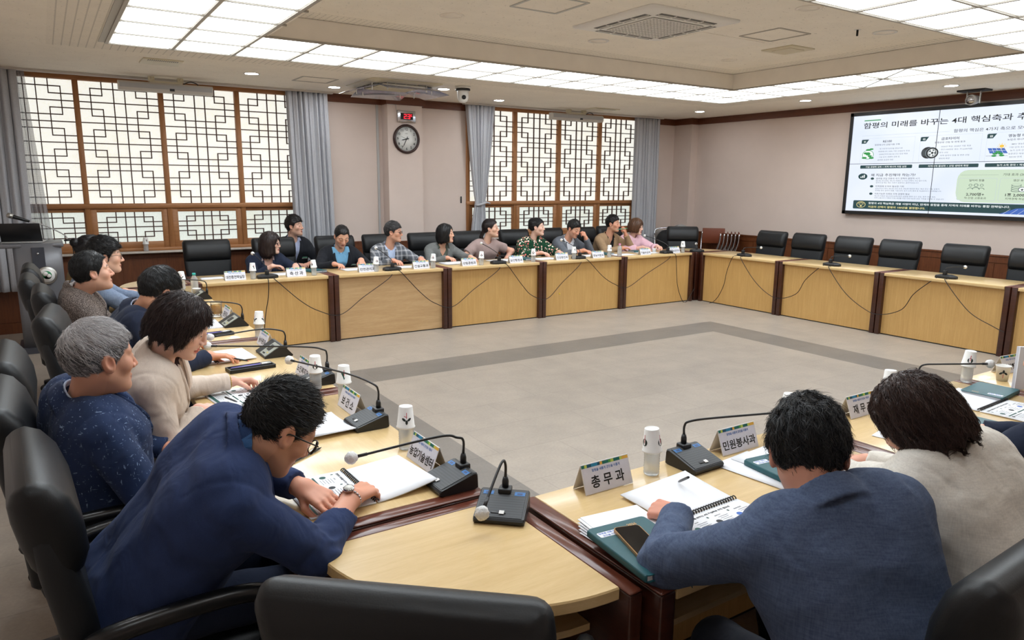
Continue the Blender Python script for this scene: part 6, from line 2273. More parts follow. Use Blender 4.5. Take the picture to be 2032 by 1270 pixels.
# left row: user side is -x, so local -y -> world -x : rotate by -90 deg
def neck(h, reach, side=0.0, drop=.02):
    return [(0, .056, .092), (0, .056, h - .012), (side * .04, .036, h), (side * .25, -.02, h + .004), (side, -reach, h - drop)]
def lx(y): return -PI / 2
mic_wedge(1.030, 1.965, -PI / 2, neck(.155, .26, -.14, .05), 'slanted black microphone with blue stickers at the open booklet of the man in navy', 1)
mic_wedge(1.020, 2.665, -PI / 2, neck(.155, .20, .30, .03) if False else [(0, .056, .092), (0, .056, .14), (-.02, .04, .165), (-.20, -.01, .175), (-.66, -.11, .145)], 'slanted black microphone behind the white sheet, second from the viewer on the left', 2)
mic_wedge(1.050, 3.395, -PI / 2, [(0, .056, .092), (0, .056, .14), (-.01, .04, .16), (-.10, -.04, .165), (-.46, -.40, .14)], 'slanted black microphone half hidden behind a paper-cup bottle on the left row', 3)
mic_ridge(1.03, 4.11, -PI / 2, [(.085, .045, .088), (.085, .045, .125), (.085, .02, .150), (.02, -.08, .155), (.0, -.32, .135)], 'ridged microphone with silver panel beside the long pen cases', 4)
mic_ridge(1.02, 5.12, -PI / 2, [(.085, .045, .088), (.085, .045, .125), (.085, .02, .155), (.04, -.08, .170), (-.05, -.30, .175)], 'ridged microphone with silver panel beside the glass tumbler', 5)
mic_ridge(1.03, 6.45, -PI / 2, [(.085, .045, .088), (.085, .045, .125), (.085, .02, .155), (.04, -.08, .165), (-.02, -.30, .17)], 'ridged microphone farthest back on the left row', 6)
mic_wedge(1.065, 1.688, math.atan2(-.097, .108) * 1.0, [(0, .056, .092), (0, .056, .135), (-.005, .04, .155), (-.015, .0, .135), (-.035, -.105, .068)], 'slanted black microphone on the tip of the near corner table', 7)
mic_wedge(1.850, 1.655, .02, [(0, .056, .092), (0, .056, .13), (.01, .04, .15), (.10, .0, .158), (.42, -.09, .15)], 'slanted black microphone beside the name plate of the near row', 8)
mic_wedge(3.42, 1.655, .0, [(0, .056, .092), (0, .056, .13), (.01, .04, .15), (.06, .0, .155), (.36, -.08, .135)], 'slanted black microphone hidden behind the brown-haired woman, its stalk reaching the standing binder', 9)
# far row
for i, (x, lab) in enumerate(((1.845, 'black microphone in front of the woman in the navy suit'), (3.225, 'black microphone in front of the man in the plaid jacket'), (4.640, 'black microphone in front of the woman in mauve'),
                              (5.900, 'black microphone in front of the man in the grey jacket'), (7.515, 'black microphone in front of the woman in pink'))):
    mic_hex(x, 7.49, PI, [(0, .028, .08), (0, .02, .11), (.01, -.04, .145), (.03, -.17, .19), (.05, -.30, .225)] if i < 4 else [(0, .028, .08), (.0, .02, .11), (.02, -.04, .15), (.08, -.17, .20), (.14, -.30, .235)], lab, 20 + i)
for i, (y, lab) in enumerate(((6.66, 'black microphone on the first empty table of the right row'), (5.31, 'black microphone on the second empty table of the right row'), (3.94, 'black microphone on the third empty table of the right row'))):
    mic_hex(8.20, y, PI / 2, [(0, .028, .08), (0, .024, .105), (-.01, -.01, .118), (-.03, -.14, .120), (-.05, -.27, .112)], lab, 30 + i)
mic_hex(8.10, 7.46, math.radians(135), [(0, .028, .08), (0, .02, .105), (0, -.03, .12), (0, -.10, .115), (0, -.16, .105)], 'black microphone on the far right corner table', 35)

# cables hanging on the table fronts
def cable(pts, label, r=.0042, tagat=None):
    b = MB().tube(smooth_path(pts, 10), r, 6)
    if tagat:
        b.tube([tuple(Vector(tagat) + Vector((-.008, 0, 0))), tuple(Vector(tagat) + Vector((.008, 0, 0)))], .008, 6, 1)
    tag(b.build('microphone_cable', [MAT['cable'], MAT['tag_y']]), label, 'cable', 'cables hanging on the table fronts')
fx = [1.845, 3.225, 4.640, 5.900, 7.515]
nm = ['navy suit', 'plaid jacket', 'mauve shirt', 'grey jacket', 'pink blouse']
for i in range(4):
    a, b_ = fx[i], fx[i + 1]
    zl = (.295, .265, .25, .30)[i]
    s = far_x0 + (i + 1) * PX
    yc = FY - .034
    cable([(a + .05, FY + .02, .728), (a + .07, yc, .700), (a + (s - a) * .45, yc, (.70 + zl) / 2 - .02), (s - .18, yc, zl + .06), (s + .05, yc, zl), (s + (b_ - s) * .45, yc, (.70 + zl) / 2 - .03), (b_ - .08, yc, .66), (b_ - .04, FY + .02, .728)],
          'black cable looping between the microphones of the %s and the %s' % (nm[i], nm[i + 1]), tagat=(6.0 - .5, yc, .30) if i == 2 else None)
yc = FY - .034
cable([(1.835, FY + .02, .728), (1.83, yc, .70), (1.82, yc, .55), (1.78, yc, .35), (1.74, yc, .05), (1.70, yc - .03, .008)], 'black cable dropping straight to the floor at the left end of the far row')
cable([(7.55, FY + .02, .728), (7.57, yc, .70), (7.60, yc, .50), (7.64, yc, .25), (7.74, yc - .01, .03), (7.82, yc - .02, .01), (7.90, yc - .03, .12), (7.965, yc - .03, .20)], 'black cable curling by the floor at the far right corner')
xc = RXI - .034 + .0
rx = RXI + .012
ry = [6.66, 5.31, 3.94]
for i in range(2):
    a, b_ = ry[i], ry[i + 1]
    s = 7.345 - (i + 1) * PY
    xk = RXI - .030
    cable([(RXI + .03, a - .05, .728), (xk, a - .07, .70), (xk, a - .30, .44), (xk, s + .15, .28), (xk, s - .05, .235), (xk, s - .30, .33), (xk, b_ + .25, .52), (xk, b_ + .10, .67), (RXI + .03, b_ + .05, .728)],
          ['black cable looping between the first two microphones of the right row', 'black cable looping between the second and third microphones of the right row'][i])
xk = RXI - .030
cable([(RXI + .03, 6.72, .728), (xk, 6.74, .70), (xk, 6.82, .50), (xk, 6.86, .30), (xk, 6.95, .12), (xk - .01, 7.03, .03), (xk - .03, 7.08, .008)], 'black cable dropping to the floor near the far right corner post')
cable([(RXI + .03, 3.88, .728), (xk, 3.86, .70), (xk, 3.60, .42), (xk, 3.35, .30), (xk, 3.24, .26)], 'black cable hanging at the right edge of the picture')

# ---------------------------------------------------------------- bottles with paper cups
t = NT('bottle_plastic')
t.base(lin((226, 230, 232)))
MAT['bottle'] = t.set(.18, 0, .5, Transmission_Weight=.62, IOR=1.2, Alpha=.88)
MAT['cup'] = plain('paper_cup', (236, 235, 232), .6)
MAT['cup_g'] = plain('cup_print_green', (24, 84, 74), .6)
MAT['cup_k'] = plain('cup_print_dark', (30, 40, 38), .6)
MAT['cup_r'] = plain('cup_print_red', (190, 36, 60), .6)
bp = [(0, .0015), (.022, .0), (.0265, .004)]
for k in range(9):
    z = .010 + k * .0095
    bp += [(.0272, z), (.0262, z + .005)]
bp += [(.0270, .098), (.022, .108), (.0130, .114), (.0120, .126), (0, .126)]
def cup_profile():
    return [(.0335, .0), (.0350, .002), (.0350, .005), (.0330, .007), (.0250, .080), (.0240, .0815), (.0225, .079), (.0, .079)]
def decal(b, kind, ang, flip=False):
    """print on the cup wall: (u along the rim, h up)"""
    def W(u, h, o=.0006):
        r = .0330 + (.0250 - .0330) * (h - .007) / .073 + o
        a = ang + u / r
        return (r * math.cos(a), r * math.sin(a), h)
    def poly(P, m, o=.0006):
        b.add([W(u, h, o) for u, h in P], [tuple(range(len(P)))], m)
    if kind == 'tri':
        poly([(-.014, .052), (-.005, .054), (.005, .054), (.014, .052), (.001, .022), (-.001, .022)], 1)
        poly([(-.0015, .040), (.0015, .040), (.0015, .064), (-.0015, .064)], 3, .001)
    elif kind == 'dot':
        poly([(.0125 * math.cos(k * PI / 9), .036 + .0125 * math.sin(k * PI / 9)) for k in range(18)], 2)
        poly([(-.0013, .034), (.0013, .034), (.0013, .062), (-.0013, .062)], 3, .001)
    else:
        for cx, cy, a in ((0, .026, 0), (-.010, .036, .9), (.010, .036, -.9)):
            P = []
            for k in range(12):
                q = 2 * PI * k / 12
                x_, y_ = .0045 * math.cos(q), .0085 * math.sin(q)
                P.append((cx + x_ * math.cos(a) - y_ * math.sin(a), cy + x_ * math.sin(a) + y_ * math.cos(a)))
            poly(P, 2)
        poly([(-.001, .040), (.001, .040), (.001, .062), (-.001, .062)], 3, .001)
        poly([(-.010, .048), (.0, .044), (.0005, .046), (-.009, .050)], 3, .001)
def cup_bottle(x, y, kind, ang, label, n=28):
    root = empty('water_bottle', (x, y, TZ + .0005), 0, label, 'bottle', 'water bottles each capped with an upturned paper cup')
    MB().lathe(bp, n).build('bottle', MAT['bottle'], root)
    c = MB().lathe(cup_profile(), n)
    decal(c, kind, ang)
    decal(c, kind, ang + 2.1)
    decal(c, kind, ang - 2.1)
    o = c.build('paper_cup', [MAT['cup'], MAT['cup_g'], MAT['cup_k'], MAT['cup_r']], root)
    o.location = (0, 0, .083)
    o.rotation_euler = (random.uniform(-.06, .06), random.uniform(-.06, .06), 0)
    return root
def cam_a(x, y): return math.atan2(-y, -x)
for x, y, k, da, lab in ((1.050, 2.34, 'leaf', .10, 'bottle under a leaf-print paper cup, behind the nearest left name plate'), (1.062, 3.035, 'tri', .05, 'bottle under a paper cup with green triangle, behind the second left name plate'),
                         (1.012, 3.285, 'dot', .0, 'bottle under a paper cup with dark disc, third on the left row'), (1.075, 4.62, 'leaf', 1.1, 'bottle under a plain-looking paper cup beside the third left name plate'),
                         (.985, 7.05, 'leaf', .0, 'bottle under a paper cup farthest up the left row'),
                         (1.665, 1.680, 'dot', 1.15, 'bottle under a paper cup between the first name plate and microphone of the near row'), (2.42, 1.70, 'dot', 1.1, 'bottle under a paper cup behind the head of the man in blue-grey'),
                         (3.135, 1.69, 'tri', .25, 'bottle under a paper cup with green triangle, left of the brown-haired woman'), (3.870, 1.70, 'dot', .15, 'bottle under a paper cup with dark disc, right of the brown-haired woman'),
                         (1.708, 7.47, 'tri', .5, 'bottle under a paper cup beside the longest name plate'), (2.330, 7.46, 'dot', -.6, 'bottle under a paper cup right of the woman in the navy suit'), (3.030, 7.46, 'dot', .3, 'bottle under a paper cup right of the second far name plate'),
                         (3.740, 7.47, 'dot', 2.0, 'bottle under a paper cup right of the man in plaid'), (4.385, 7.46, 'dot', .0, 'bottle under a paper cup in front of the woman in mauve'), (5.150, 7.46, 'leaf', .0, 'bottle under a paper cup in front of the woman in floral'),
                         (5.800, 7.46, 'tri', .6, 'bottle under a paper cup in front of the man in grey'), (6.400, 7.45, 'dot', .7, 'bottle under a paper cup in front of the man in tan'), (7.815, 7.46, 'tri', .05, 'bottle under a paper cup at the right end of the far row')):
    cup_bottle(x, y, k, cam_a(x, y) + da, lab)
o = cup_bottle(.965, 9.50, 'tri', cam_a(.965, 9.5) + .5, 'bottle under a paper cup standing on the window sill')
o.location.z = .8685
# pink-capped bottle, teal-capped bottle, loose cups
def plain_bottle(x, y, cap, label):
    root = empty('drink_bottle', (x, y, TZ + .0005), 0, label, 'bottle')
    MB().lathe([(0, .001), (.026, 0), (.031, .006), (.031, .075), (.029, .085), (.031, .095), (.028, .125), (.013, .150), (.013, .158), (0, .158)], 24).build('bottle', MAT['bottle'], root)
    MB().lathe([(0, .154), (.0155, .154), (.0155, .172), (.013, .174), (0, .174)], 20).build('cap', cap, root)
plain_bottle(6.600, 7.47, plain('cap_pink', (236, 150, 196), .4), 'small clear bottle with pink cap in the far row')
plain_bottle(1.050, 6.80, plain('cap_teal', (60, 178, 170), .4), 'small clear bottle with teal cap far up the left row')
def open_cup(x, y, label, sc=1.0, kind=None):
    root = empty('paper_cup', (x, y, TZ + .0005), 0, label, 'cup')
    pr = [(.0, .004), (.0245, .004), (.0250, .0), (.0335, .074), (.0355, .076), (.0355, .079), (.0335, .080), (.0325, .077), (.0240, .008), (0, .007)]
    c = MB().lathe([(r * sc, z * sc) for r, z in pr], 26)
    if kind:
        def W(u, h, o=.0008):
            r = .0250 + (.0335 - .0250) * h / .074 + o
            a = cam_a(x, y) + .1 + u / r
            return (r * math.cos(a), r * math.sin(a), h)
        for cx, cy, a in ((0, .052, 0), (-.011, .042, -.9), (.011, .042, .9)):
            P = [(cx + .0050 * math.cos(q) * math.cos(a) - .0095 * math.sin(q) * math.sin(a), cy - .0050 * math.cos(q) * math.sin(a) * -1 + .0095 * math.sin(q) * math.cos(a)) for q in [2 * PI * k / 12 for k in range(12)]]
            c.add([W(*p) for p in P], [tuple(range(12))], 1)
        c.add([W(-.001, .018, .001), W(.001, .018, .001), W(.001, .040, .001), W(-.001, .040, .001)], [(0, 1, 2, 3)], 2)
    c.build('cup_wall', [MAT['cup'], MAT['cup_k'], MAT['cup_r']], root)
open_cup(4.065, 1.618, 'upright paper cup with black sprig print beside the standing binder', 1.0, 'sprig')
open_cup(7.60, 7.50, 'upright paper cup between microphone and last name plate of the far row', .9)
open_cup(7.40, 7.62, 'low paper cup behind the microphone of the woman in pink', .8)
open_cup(1.02, 6.52, 'white cup beside the teal-capped bottle', .95)
# tea tumbler and saucer
t = NT('tea')
t.base(lin((205, 150, 30)))
MAT['tea'] = t.set(.1, 0, .5, Transmission_Weight=.5, IOR=1.2)
t = NT('clear_glass')
t.base((.95, .97, .97))
MAT['glass'] = t.set(.03, 0, .5, Transmission_Weight=.95, IOR=1.25)
root = empty('glass_tumbler', (.985, 5.50, TZ + .0005), 0, 'faceted glass tumbler of amber tea on a glass saucer', 'glass')
MB().lathe([(0, .004), (.05, .004), (.062, .010), (.064, .012), (.062, .014), (.03, .009), (0, .009)], 28).build('saucer', MAT['glass'], root)
MB().lathe([(0, .012), (.034, .012), (.038, .020), (.041, .095), (.043, .110), (.040, .112), (.037, .09), (.035, .022), (0, .02)], 16, smooth=False).build('tumbler', MAT['glass'], root)
MB().lathe([(0, .021), (.034, .022), (.0365, .086), (0, .086)], 24).build('tea', MAT['tea'], root)

# ---------------------------------------------------------------- name plates
MAT['np_w'] = plain('name_card', (224, 224, 234), .5, nscale=40, namt=.03)
MAT['np_in'] = plain('name_card_back', (220, 206, 204), .5)
MAT['np_b'] = plain('slogan_blue', (60, 110, 180), .5)
NPC = [plain('strip_' + n, c, .5) for n, c in (('teal', (16, 110, 96)), ('blue', (40, 140, 180)), ('green', (80, 160, 70)), ('lime', (190, 206, 90)), ('navy', (20, 84, 110)), ('yellow', (230, 180, 70)))]
MAT['acr'] = t_ = plain('acrylic_edge', (232, 230, 228), .15)
def name_plate(x, y, rz, txt, label, w_=.20, h=.092, sp=None):
    """two slanted cards; both faces carry the name. local -y faces the seat"""
    root = empty('name_plate', (x, y, TZ + .0005), rz, label, 'name plate', 'name plates with colour strip')
    d = .034
    for s_ in (-1, 1):
        M = (R(PI) if s_ > 0 else Matrix.Identity(4)) @ T(0, -d, 0) @ R(PI / 2 - math.atan2(d, h), 'X')
        L = math.hypot(d, h)
        b = MB().box(-w_ / 2, .001, -.0012, w_ / 2, L, .0, 1, M)
        b.box(-w_ / 2 + .002, .003, .0, w_ / 2 - .002, L - .002, .0005, 0, M)
        b.build('card', [MAT['np_w'], MAT['acr']], root)
        k = MB()
        xs_ = -w_ / 2 + .002
        i = 0
        rr = random.Random(3)
        while xs_ < w_ / 2 - .004:
            ww = rr.choice((.008, .012, .018, .026, .010))
            x1 = min(xs_ + ww, w_ / 2 - .002)
            k.box(xs_, L - .013, .0005, x1, L - .003, .0009, i % 6, M)
            xs_ = x1
            i += rr.choice((1, 2, 3))
        k.build('colour_strip', NPC, root)
        k = MB()
        k.text('함평을 새롭게 군민을 이롭게', .0085, M @ T(0, L - .028, .0009), 1, .02)
        n = len(txt.replace(' ', ''))
        k.text(txt, .036 if n <= 3 else .031, M @ T(0, .021, .0009), 0, .022, 'C', None if n <= 3 else min(.178, .037 * n))
        k.build('lettering', [MAT['black'], MAT['np_b']], root)
    return root
def plate(x, y, rz, txt, where, **k): name_plate(x, y, rz, txt, where, **k)
NP = [(1.46, 1.690, .0, '총 무 과', 'name plate reading 총무과 at the corner end of the near row'), (2.10, 1.690, .0, '민원봉사과', 'name plate reading 민원봉사과 behind the near microphone'), (2.90, 1.690, 0, '재 무 과', 'name plate reading 재무과 between the two heads of the near row'),
      (4.31, 1.69, -.1, '자치행정과', 'name plate half hidden behind the standing binder'),
      (1.050, 2.165, -PI / 2, '농업기술센터', 'name plate reading 농업기술센터 on the left row nearest the viewer'), (1.045, 2.885, -PI / 2, '보 건 소', 'name plate reading 보건소 on the left row'), (1.045, 3.53, -PI / 2, '노인복지과', 'name plate covered by a microphone cap on the left row'),
      (1.045, 4.34, -PI / 2, '농어촌과', 'name plate behind the ridged microphone on the left row'), (1.04, 5.36, -PI / 2, '환경과', 'small-looking name plate beside the glass tumbler'),
      (1.535, 7.485, 0, '대전환전략실장', 'name plate reading 대전환전략실장 at the left end of the far row'), (2.145, 7.480, 0, '축 산 과', 'name plate reading 축산과 in the far row'), (2.930, 7.485, 0, '안전관리과', 'name plate reading 안전관리과 in the far row'),
      (3.585, 7.485, 0, '건설교통과', 'name plate reading 건설교통과 in the far row'), (4.220, 7.485, 0, '산림공원과', 'name plate reading 산림공원과 in the far row'), (4.895, 7.485, 0, '보건행정과', 'name plate reading 보건행정과 in the far row'),
      (5.610, 7.485, 0, '건강증진과', 'name plate reading 건강증진과 in the far row'), (6.215, 7.480, 0, '영농지원과', 'name plate reading 영농지원과 in the far row'), (7.080, 7.485, 0, '기술보급과', 'name plate reading 기술보급과 in the far row'), (7.655, 7.485, 0, '미래농업연구과', 'last name plate at the right end of the far row')]
for a in NP: plate(*a)

# ---------------------------------------------------------------- papers, booklets, planners
MAT['page'] = plain('white_paper', (236, 237, 241), .7)
MAT['page_e'] = plain('paper_edges', (206, 206, 212), .8)
MAT['ink_g'] = plain('print_grey', (120, 128, 134), .7)
MAT['ink_k'] = plain('print_black', (36, 38, 42), .7)
MAT['ink_t'] = plain('print_dark_green', (30, 78, 72), .7)
MAT['ink_b'] = plain('print_blue', (70, 110, 190), .7)
MAT['teal'] = plain('teal_leatherette', (24, 84, 92), .45, nscale=60, namt=.04, bscale=420, bstr=.12, bdist=.001)
MAT['gold'] = plain('gold_foil', (196, 160, 110), .35, .6)
def printing(b, w_, h, M, full=True):
    """slide print on a page of width w_, height h (local 0..w_, 0..h)"""
    b.text('함평의 미래를 바꾸는 4대 핵심축과 추진 필요성', .0085, M @ T(w_ * .06, h * .87, 0), 1, .03, 'L', w_ * .72)
    for c in range(3):
        x = w_ * (.06 + .31 * c)
        b.box(x, h * .78, 0, x + w_ * .02, h * .82, .0002, 2, M)
        b.text(('RE100', '금호타이어', '영농형 태양광')[c], .005, M @ T(x + w_ * .14, h * .77, 0), 1, .02, 'C')
        for k in range(5):
            b.box(x + w_ * .11, h * (.72 - .045 * k), 0, x + w_ * (.25 - .02 * (k % 2)), h * (.727 - .045 * k), .0002, 0, M)
        q = M @ T(x + w_ * .05, h * .62, 0)
        b.add([(.011 * math.cos(i * PI / 8), .011 * math.sin(i * PI / 8), .0002) for i in range(16)], [tuple(range(16))], (2, 1, 3)[c], False, q)
        b.box(x, h * .455, 0, x + w_ * .27, h * .487, .0002, 2, M)
    b.add([(w_ * .085 + .007 * math.cos(i * PI / 8), h * .40 + .007 * math.sin(i * PI / 8), .0002) for i in range(16)], [tuple(range(16))], 1, False, M)
    b.text('왜 지금 추진해야 하는가?', .0065, M @ T(w_ * .12, h * .385, 0), 1, .02, 'L')
    for k in range(6):
        b.box(w_ * .13, h * (.34 - .037 * k), 0, w_ * (.50 - .04 * (k % 3)), h * (.347 - .037 * k), .0002, 0, M)
    b.text('2,700명+', .007, M @ T(w_ * .66, h * .24, 0), 1, .03, 'C')
    b.text('1조 2,000억', .007, M @ T(w_ * .85, h * .24, 0), 1, .03, 'C')
    b.box(w_ * .04, h * .045, 0, w_ * .96, h * .115, .0002, 2, M)

def booklet(x, y, rz, label, printed=True, lift=.014, z=0.0, curl=1.0):
    """open landscape booklet, comb binding along local x at y=0; the reader sits at -y"""
    root = empty('spiral_booklet', (x, y, TZ + .0005 + z), rz, label, 'booklet', 'comb-bound booklets lying open')
    W_, H_ = .297, .205
    b = MB()
    b.sheet(lambda u, v: (-W_ / 2 + W_ * u, -H_ + H_ * v - .004, .005 + .002 * math.sin(PI * v)), 2, 6, 0, None, .0045)
    o = b.build('printed_page' if printed else 'page', MAT['page'], root)
    if printed:
        p = MB()
        printing(p, W_, H_ - .006, T(-W_ / 2, -H_, .0076))
        for k in range(len(p.v)):
            q = p.v[k]
            p.v[k] = (q[0], q[1], q[2] - .0022 + .002 * math.sin(PI * (q[1] + H_) / H_))
        p.build('print', [MAT['ink_g'], MAT['ink_k'], MAT['ink_t'], MAT['ink_b']], o)
    b = MB()
    b.sheet(lambda u, v: (-W_ / 2 + W_ * u, .004 + H_ * v, .004 + lift * (v ** 2) * (.4 + .6 * u) * curl + .003 * math.sin(PI * v)), 6, 8, 0, None, .0035)
    b.build('blank_page', MAT['page'], root)
    c = MB()
    n = 26
    for k in range(n):
        xx = -W_ / 2 + W_ * (k + .5) / n
        c.tube([(xx, .007 * math.cos(a) * 1.1, .006 + .0075 * math.sin(a)) for a in [PI * i / 6 for i in range(7)]], .0021, 5)
    c.build('comb_binding', MAT['dark_pl'], root)
    return root
def sheets(x, y, rz, w_, h, label, n=1, z=0.0, bend=.0, prn=False, name='paper_sheet', cat='paper'):
    b = MB()
    for k in range(n):
        dx, dy, dr = (random.uniform(-.006, .006), random.uniform(-.006, .006), random.uniform(-.03, .03)) if k else (0, 0, 0)
        M = T(dx, dy, .0016 * k) @ R(dr)
        b.sheet(lambda u, v: (-w_ / 2 + w_ * u, -h / 2 + h * v, .0016 + bend * (u - .3) ** 2), 6, 2, 0, M, .0013)
    mats = [MAT['page']]
    if prn:
        root = empty(name, (x, y, TZ + .0005 + z), rz, label, cat)
        o = b.build('page', mats, root)
        p = MB()
        printing(p, w_, h, T(-w_ / 2, -h / 2, .0022 + .0016 * (n - 1)))
        p.build('print', [MAT['ink_g'], MAT['ink_k'], MAT['ink_t'], MAT['ink_b']], root)
        return root
    o = b.build(name, mats, None, (x, y, TZ + .0005 + z))
    o.rotation_euler = (0, 0, rz)
    return tag(o, label, cat)
def planner(x, y, rz, label, z=0.0, sticker=True, w_=.175, h=.245, t_=.020):
    """hardcover diary: spine along local -x side"""
    root = empty('planner_book', (x, y, TZ + .0005 + z), rz, label, 'planner', 'teal hardcover planners')
    b = MB()
    for z0, z1 in ((0, .0025), (t_ - .0025, t_)):
        o_ = rrect(w_, h, .012, 4)
        b.prism(o_, z0, z1)
    b.rbox(-w_ / 2 - .002, -h / 2 + .002, .0, -w_ / 2 + .006, h / 2 - .002, t_, .004, 2)
    b.build('cover', MAT['teal'], root)
    MB().box(-w_ / 2 + .006, -h / 2 + .005, .0025, w_ / 2 - .006, h / 2 - .005, t_ - .0025).build('page_block', MAT['page_e'], root)
    k = MB()
    k.text('2026', .013, T(w_ * .18, h / 2 - .034, t_ + .0004), 0, .03)
    k.build('year_stamp', MAT['gold'], root)
    if sticker:
        k = MB()
        P = rrect(.062, .026, .004, 3)
        k.prism(P, t_, t_ + .0004, 0, T(-w_ / 2 + .040, h / 2 - .045, 0))
        k.text('함평을 새롭게', .0075, T(-w_ / 2 + .038, h / 2 - .042, t_ + .0007), 1, .02)
        k.text('군민을 이롭게', .0075, T(-w_ / 2 + .044, h / 2 - .055, t_ + .0007), 1, .02)
        k.build('sticker', [MAT['page'], MAT['ink_b']], root)
    MB().tube(smooth_path([(.02, -h / 2 + .01, .010), (.02, -h / 2 - .012, .006), (.024, -h / 2 - .030, .001 - min(.03, z))], 5), .0014, 5).build('ribbon', MAT['teal'], root)
    return root
booklet(.775, 2.105, -PI / 2 + .02, 'open booklet with colour print under the hand of the man in navy', True, .030)
booklet(1.600, 1.385, .03, 'open booklet with comb binding in front of the man in blue-grey', True, .020)
booklet(3.54, 1.43, .05, 'open booklet between the two teal planners at the right', True, .008)
booklet(2.16, 1.42, .06, 'open booklet beside the elbow of the woman in cream', True, .008)
booklet(.70, 4.17, -PI / 2 + .05, 'open booklet under the hand of the man in dark navy', True, .006)
sheets(.655, 3.32, -PI / 2 + .12, .297, .21, 'printed sheet the woman in beige is writing on', 2, prn=True, name='printed_sheet')
sheets(.855, 2.74, -PI / 2 + .04, .28, .20, 'white sheets between the second microphone and the man in navy', 3, bend=.03)
sheets(.86, 5.20, -PI / 2, .32, .16, 'white papers beside the far ridged microphone on the left row', 3)
sheets(2.85, 1.42, .2, .297, .21, 'white paper left of the head of the woman in cream', 2)
sheets(3.16, 1.22, .1, .297, .21, 'papers under the right teal planner', 3)
# stacks
b = MB()
for k in range(16):
    M = T(0, 0, .0016 * k) @ R(.06 - .012 * k) @ T(-.004 * (k % 3), .002 * k, 0)
    b.box(-.10, -.135, 0, .10, .135, .0013, 0, M)
o = b.build('paper_stack', MAT['page'], None, (1.300, 1.335, TZ + .0005))
tag(o, 'fanned stack of white papers under the teal planner and phone', 'papers')
planner(1.245, 1.268, -.10, 'teal planner with a phone on it, at the near corner', .027, True, .19, .265)
root = empty('smartphone', (1.233, 1.278, TZ + .0485), -.28, 'black smartphone in a gold case lying on the teal planner', 'phone')
MB().prism(rrect(.078, .160, .012, 5), 0, .0085).build('case', plain('phone_gold', (176, 132, 84), .3, .6), root)
MB().prism(rrect(.072, .154, .010, 5), .0085, .0094).build('display', plain('phone_glass', (14, 14, 16), .08), root)
planner(2.07, 1.43, -.10, 'teal planner behind the shoulder of the man in blue-grey', .004)
sheets(2.03, 1.49, .1, .21, .29, 'white papers under the planner behind the man in blue-grey', 2)
planner(3.745, 1.535, PI / 2 + .10, 'teal planner by the far paper cup at the right', 0.0)
planner(3.14, 1.30, .08, 'teal planner beside the shoulder of the woman in cream', .007, False)
# standing binder
root = empty('standing_binder', (4.02, 1.455, TZ + .0005), -.62, 'tall binder with white cover standing on edge at the right', 'binder')
MB().box(-.10, -.010, 0, .10, -.004, .215).build('cover_white', MAT['page'], root)
MB().box(-.10, -.004, .002, .098, .016, .213).build('page_block', MAT['page_e'], root)
MB().box(.02, .018, 0, .16, .030, .20).build('cover_teal', MAT['teal'], root)
k = MB().box(.05, -.0112, .02, .09, -.010, .19, 0)
k.text('함평군', .016, T(.070, -.0116, .10) @ R(-PI / 2, 'Y') @ R(PI / 2, 'X'), 1, .02)
k.build('spine_label', [MAT['np_w'], MAT['ink_k']], root)
# pen cases on the left row
def pen_case(x, y, rz, label):
    root = empty('pen_case', (x, y, TZ + .0005), rz, label, 'pen case')
    b = MB()
    L, W_ = .23, .085
    b.box(-L / 2, -W_ / 2, 0, L / 2, W_ / 2, .004)
    for s_ in (-1, 1):
        b.box(-L / 2, s_ * W_ / 2 - .004, 0, L / 2, s_ * W_ / 2 + .004, .018)
        b.box(s_ * L / 2 - .004, -W_ / 2, 0, s_ * L / 2 + .004, W_ / 2, .018)
    b.box(-L / 2, -.004, 0, L / 2, .004, .018)
    b.build('tray', MAT['dark_pl'], root)
    MB().box(-L / 2 + .01, -W_ / 2 + .008, .004, L / 2 - .01, -.008, .008).build('lining', MAT['page_e'], root)
    MB().tube([(-L / 2 + .02, .022, .012), (L / 2 - .05, .022, .012)], .006, 8).build('pen', plain('pen_violet', (120, 110, 190), .3), root)
    MB().rbox(L / 2 - .055, .008, .010, L / 2, .036, .020, .003, 1).build('clasp', MAT['steel'], root)
pen_case(.835, 3.825, .10, 'open black pen case with violet pen on the left row')
pen_case(.83, 4.80, .15, 'open black pen case farther up the left row')
def pen(p0, p1, col, label, r=.0042, tip=None):
    p0, p1 = Vector(p0), Vector(p1)
    d = (p1 - p0)
    root = empty('pen', p0, 0, label, 'pen')
    MB().tube([(0, 0, 0), tuple(d * .06), tuple(d * .80), tuple(d * .93)], [r * .8, r, r, r * .8], 10).build('barrel', col, root)
    MB().tube([tuple(d * .92), tuple(d)], [r * .75, r * .2], 10).build('tip', tip or col, root)
PK = plain('pen_black', (20, 20, 22), .3)
pen((.64, 2.41, TZ + .006), (.78, 2.50, TZ + .006), PK, 'black pen lying by the glasses of the man in navy', .005)
pen((.575, 3.155, TZ + .062), (.640, 3.235, TZ + .008), PK, 'black pen held by the woman in beige')
pen((.745, 4.005, TZ + .040), (.86, 3.965, TZ + .010), PK, 'black and red pen in the hand of the man in dark navy', .0045, plain('pen_red', (200, 40, 60), .3))
pen((7.16, 8.175, 1.035), (7.30, 8.10, 1.055), plain('pen_green', (80, 180, 140), .3), 'green pen held at the mouth of the man in tan', .0045)
pen((1.62, 1.47, TZ + .075), (1.66, 1.55, TZ + .02), PK, 'black pen in the hidden hand of the man in blue-grey')
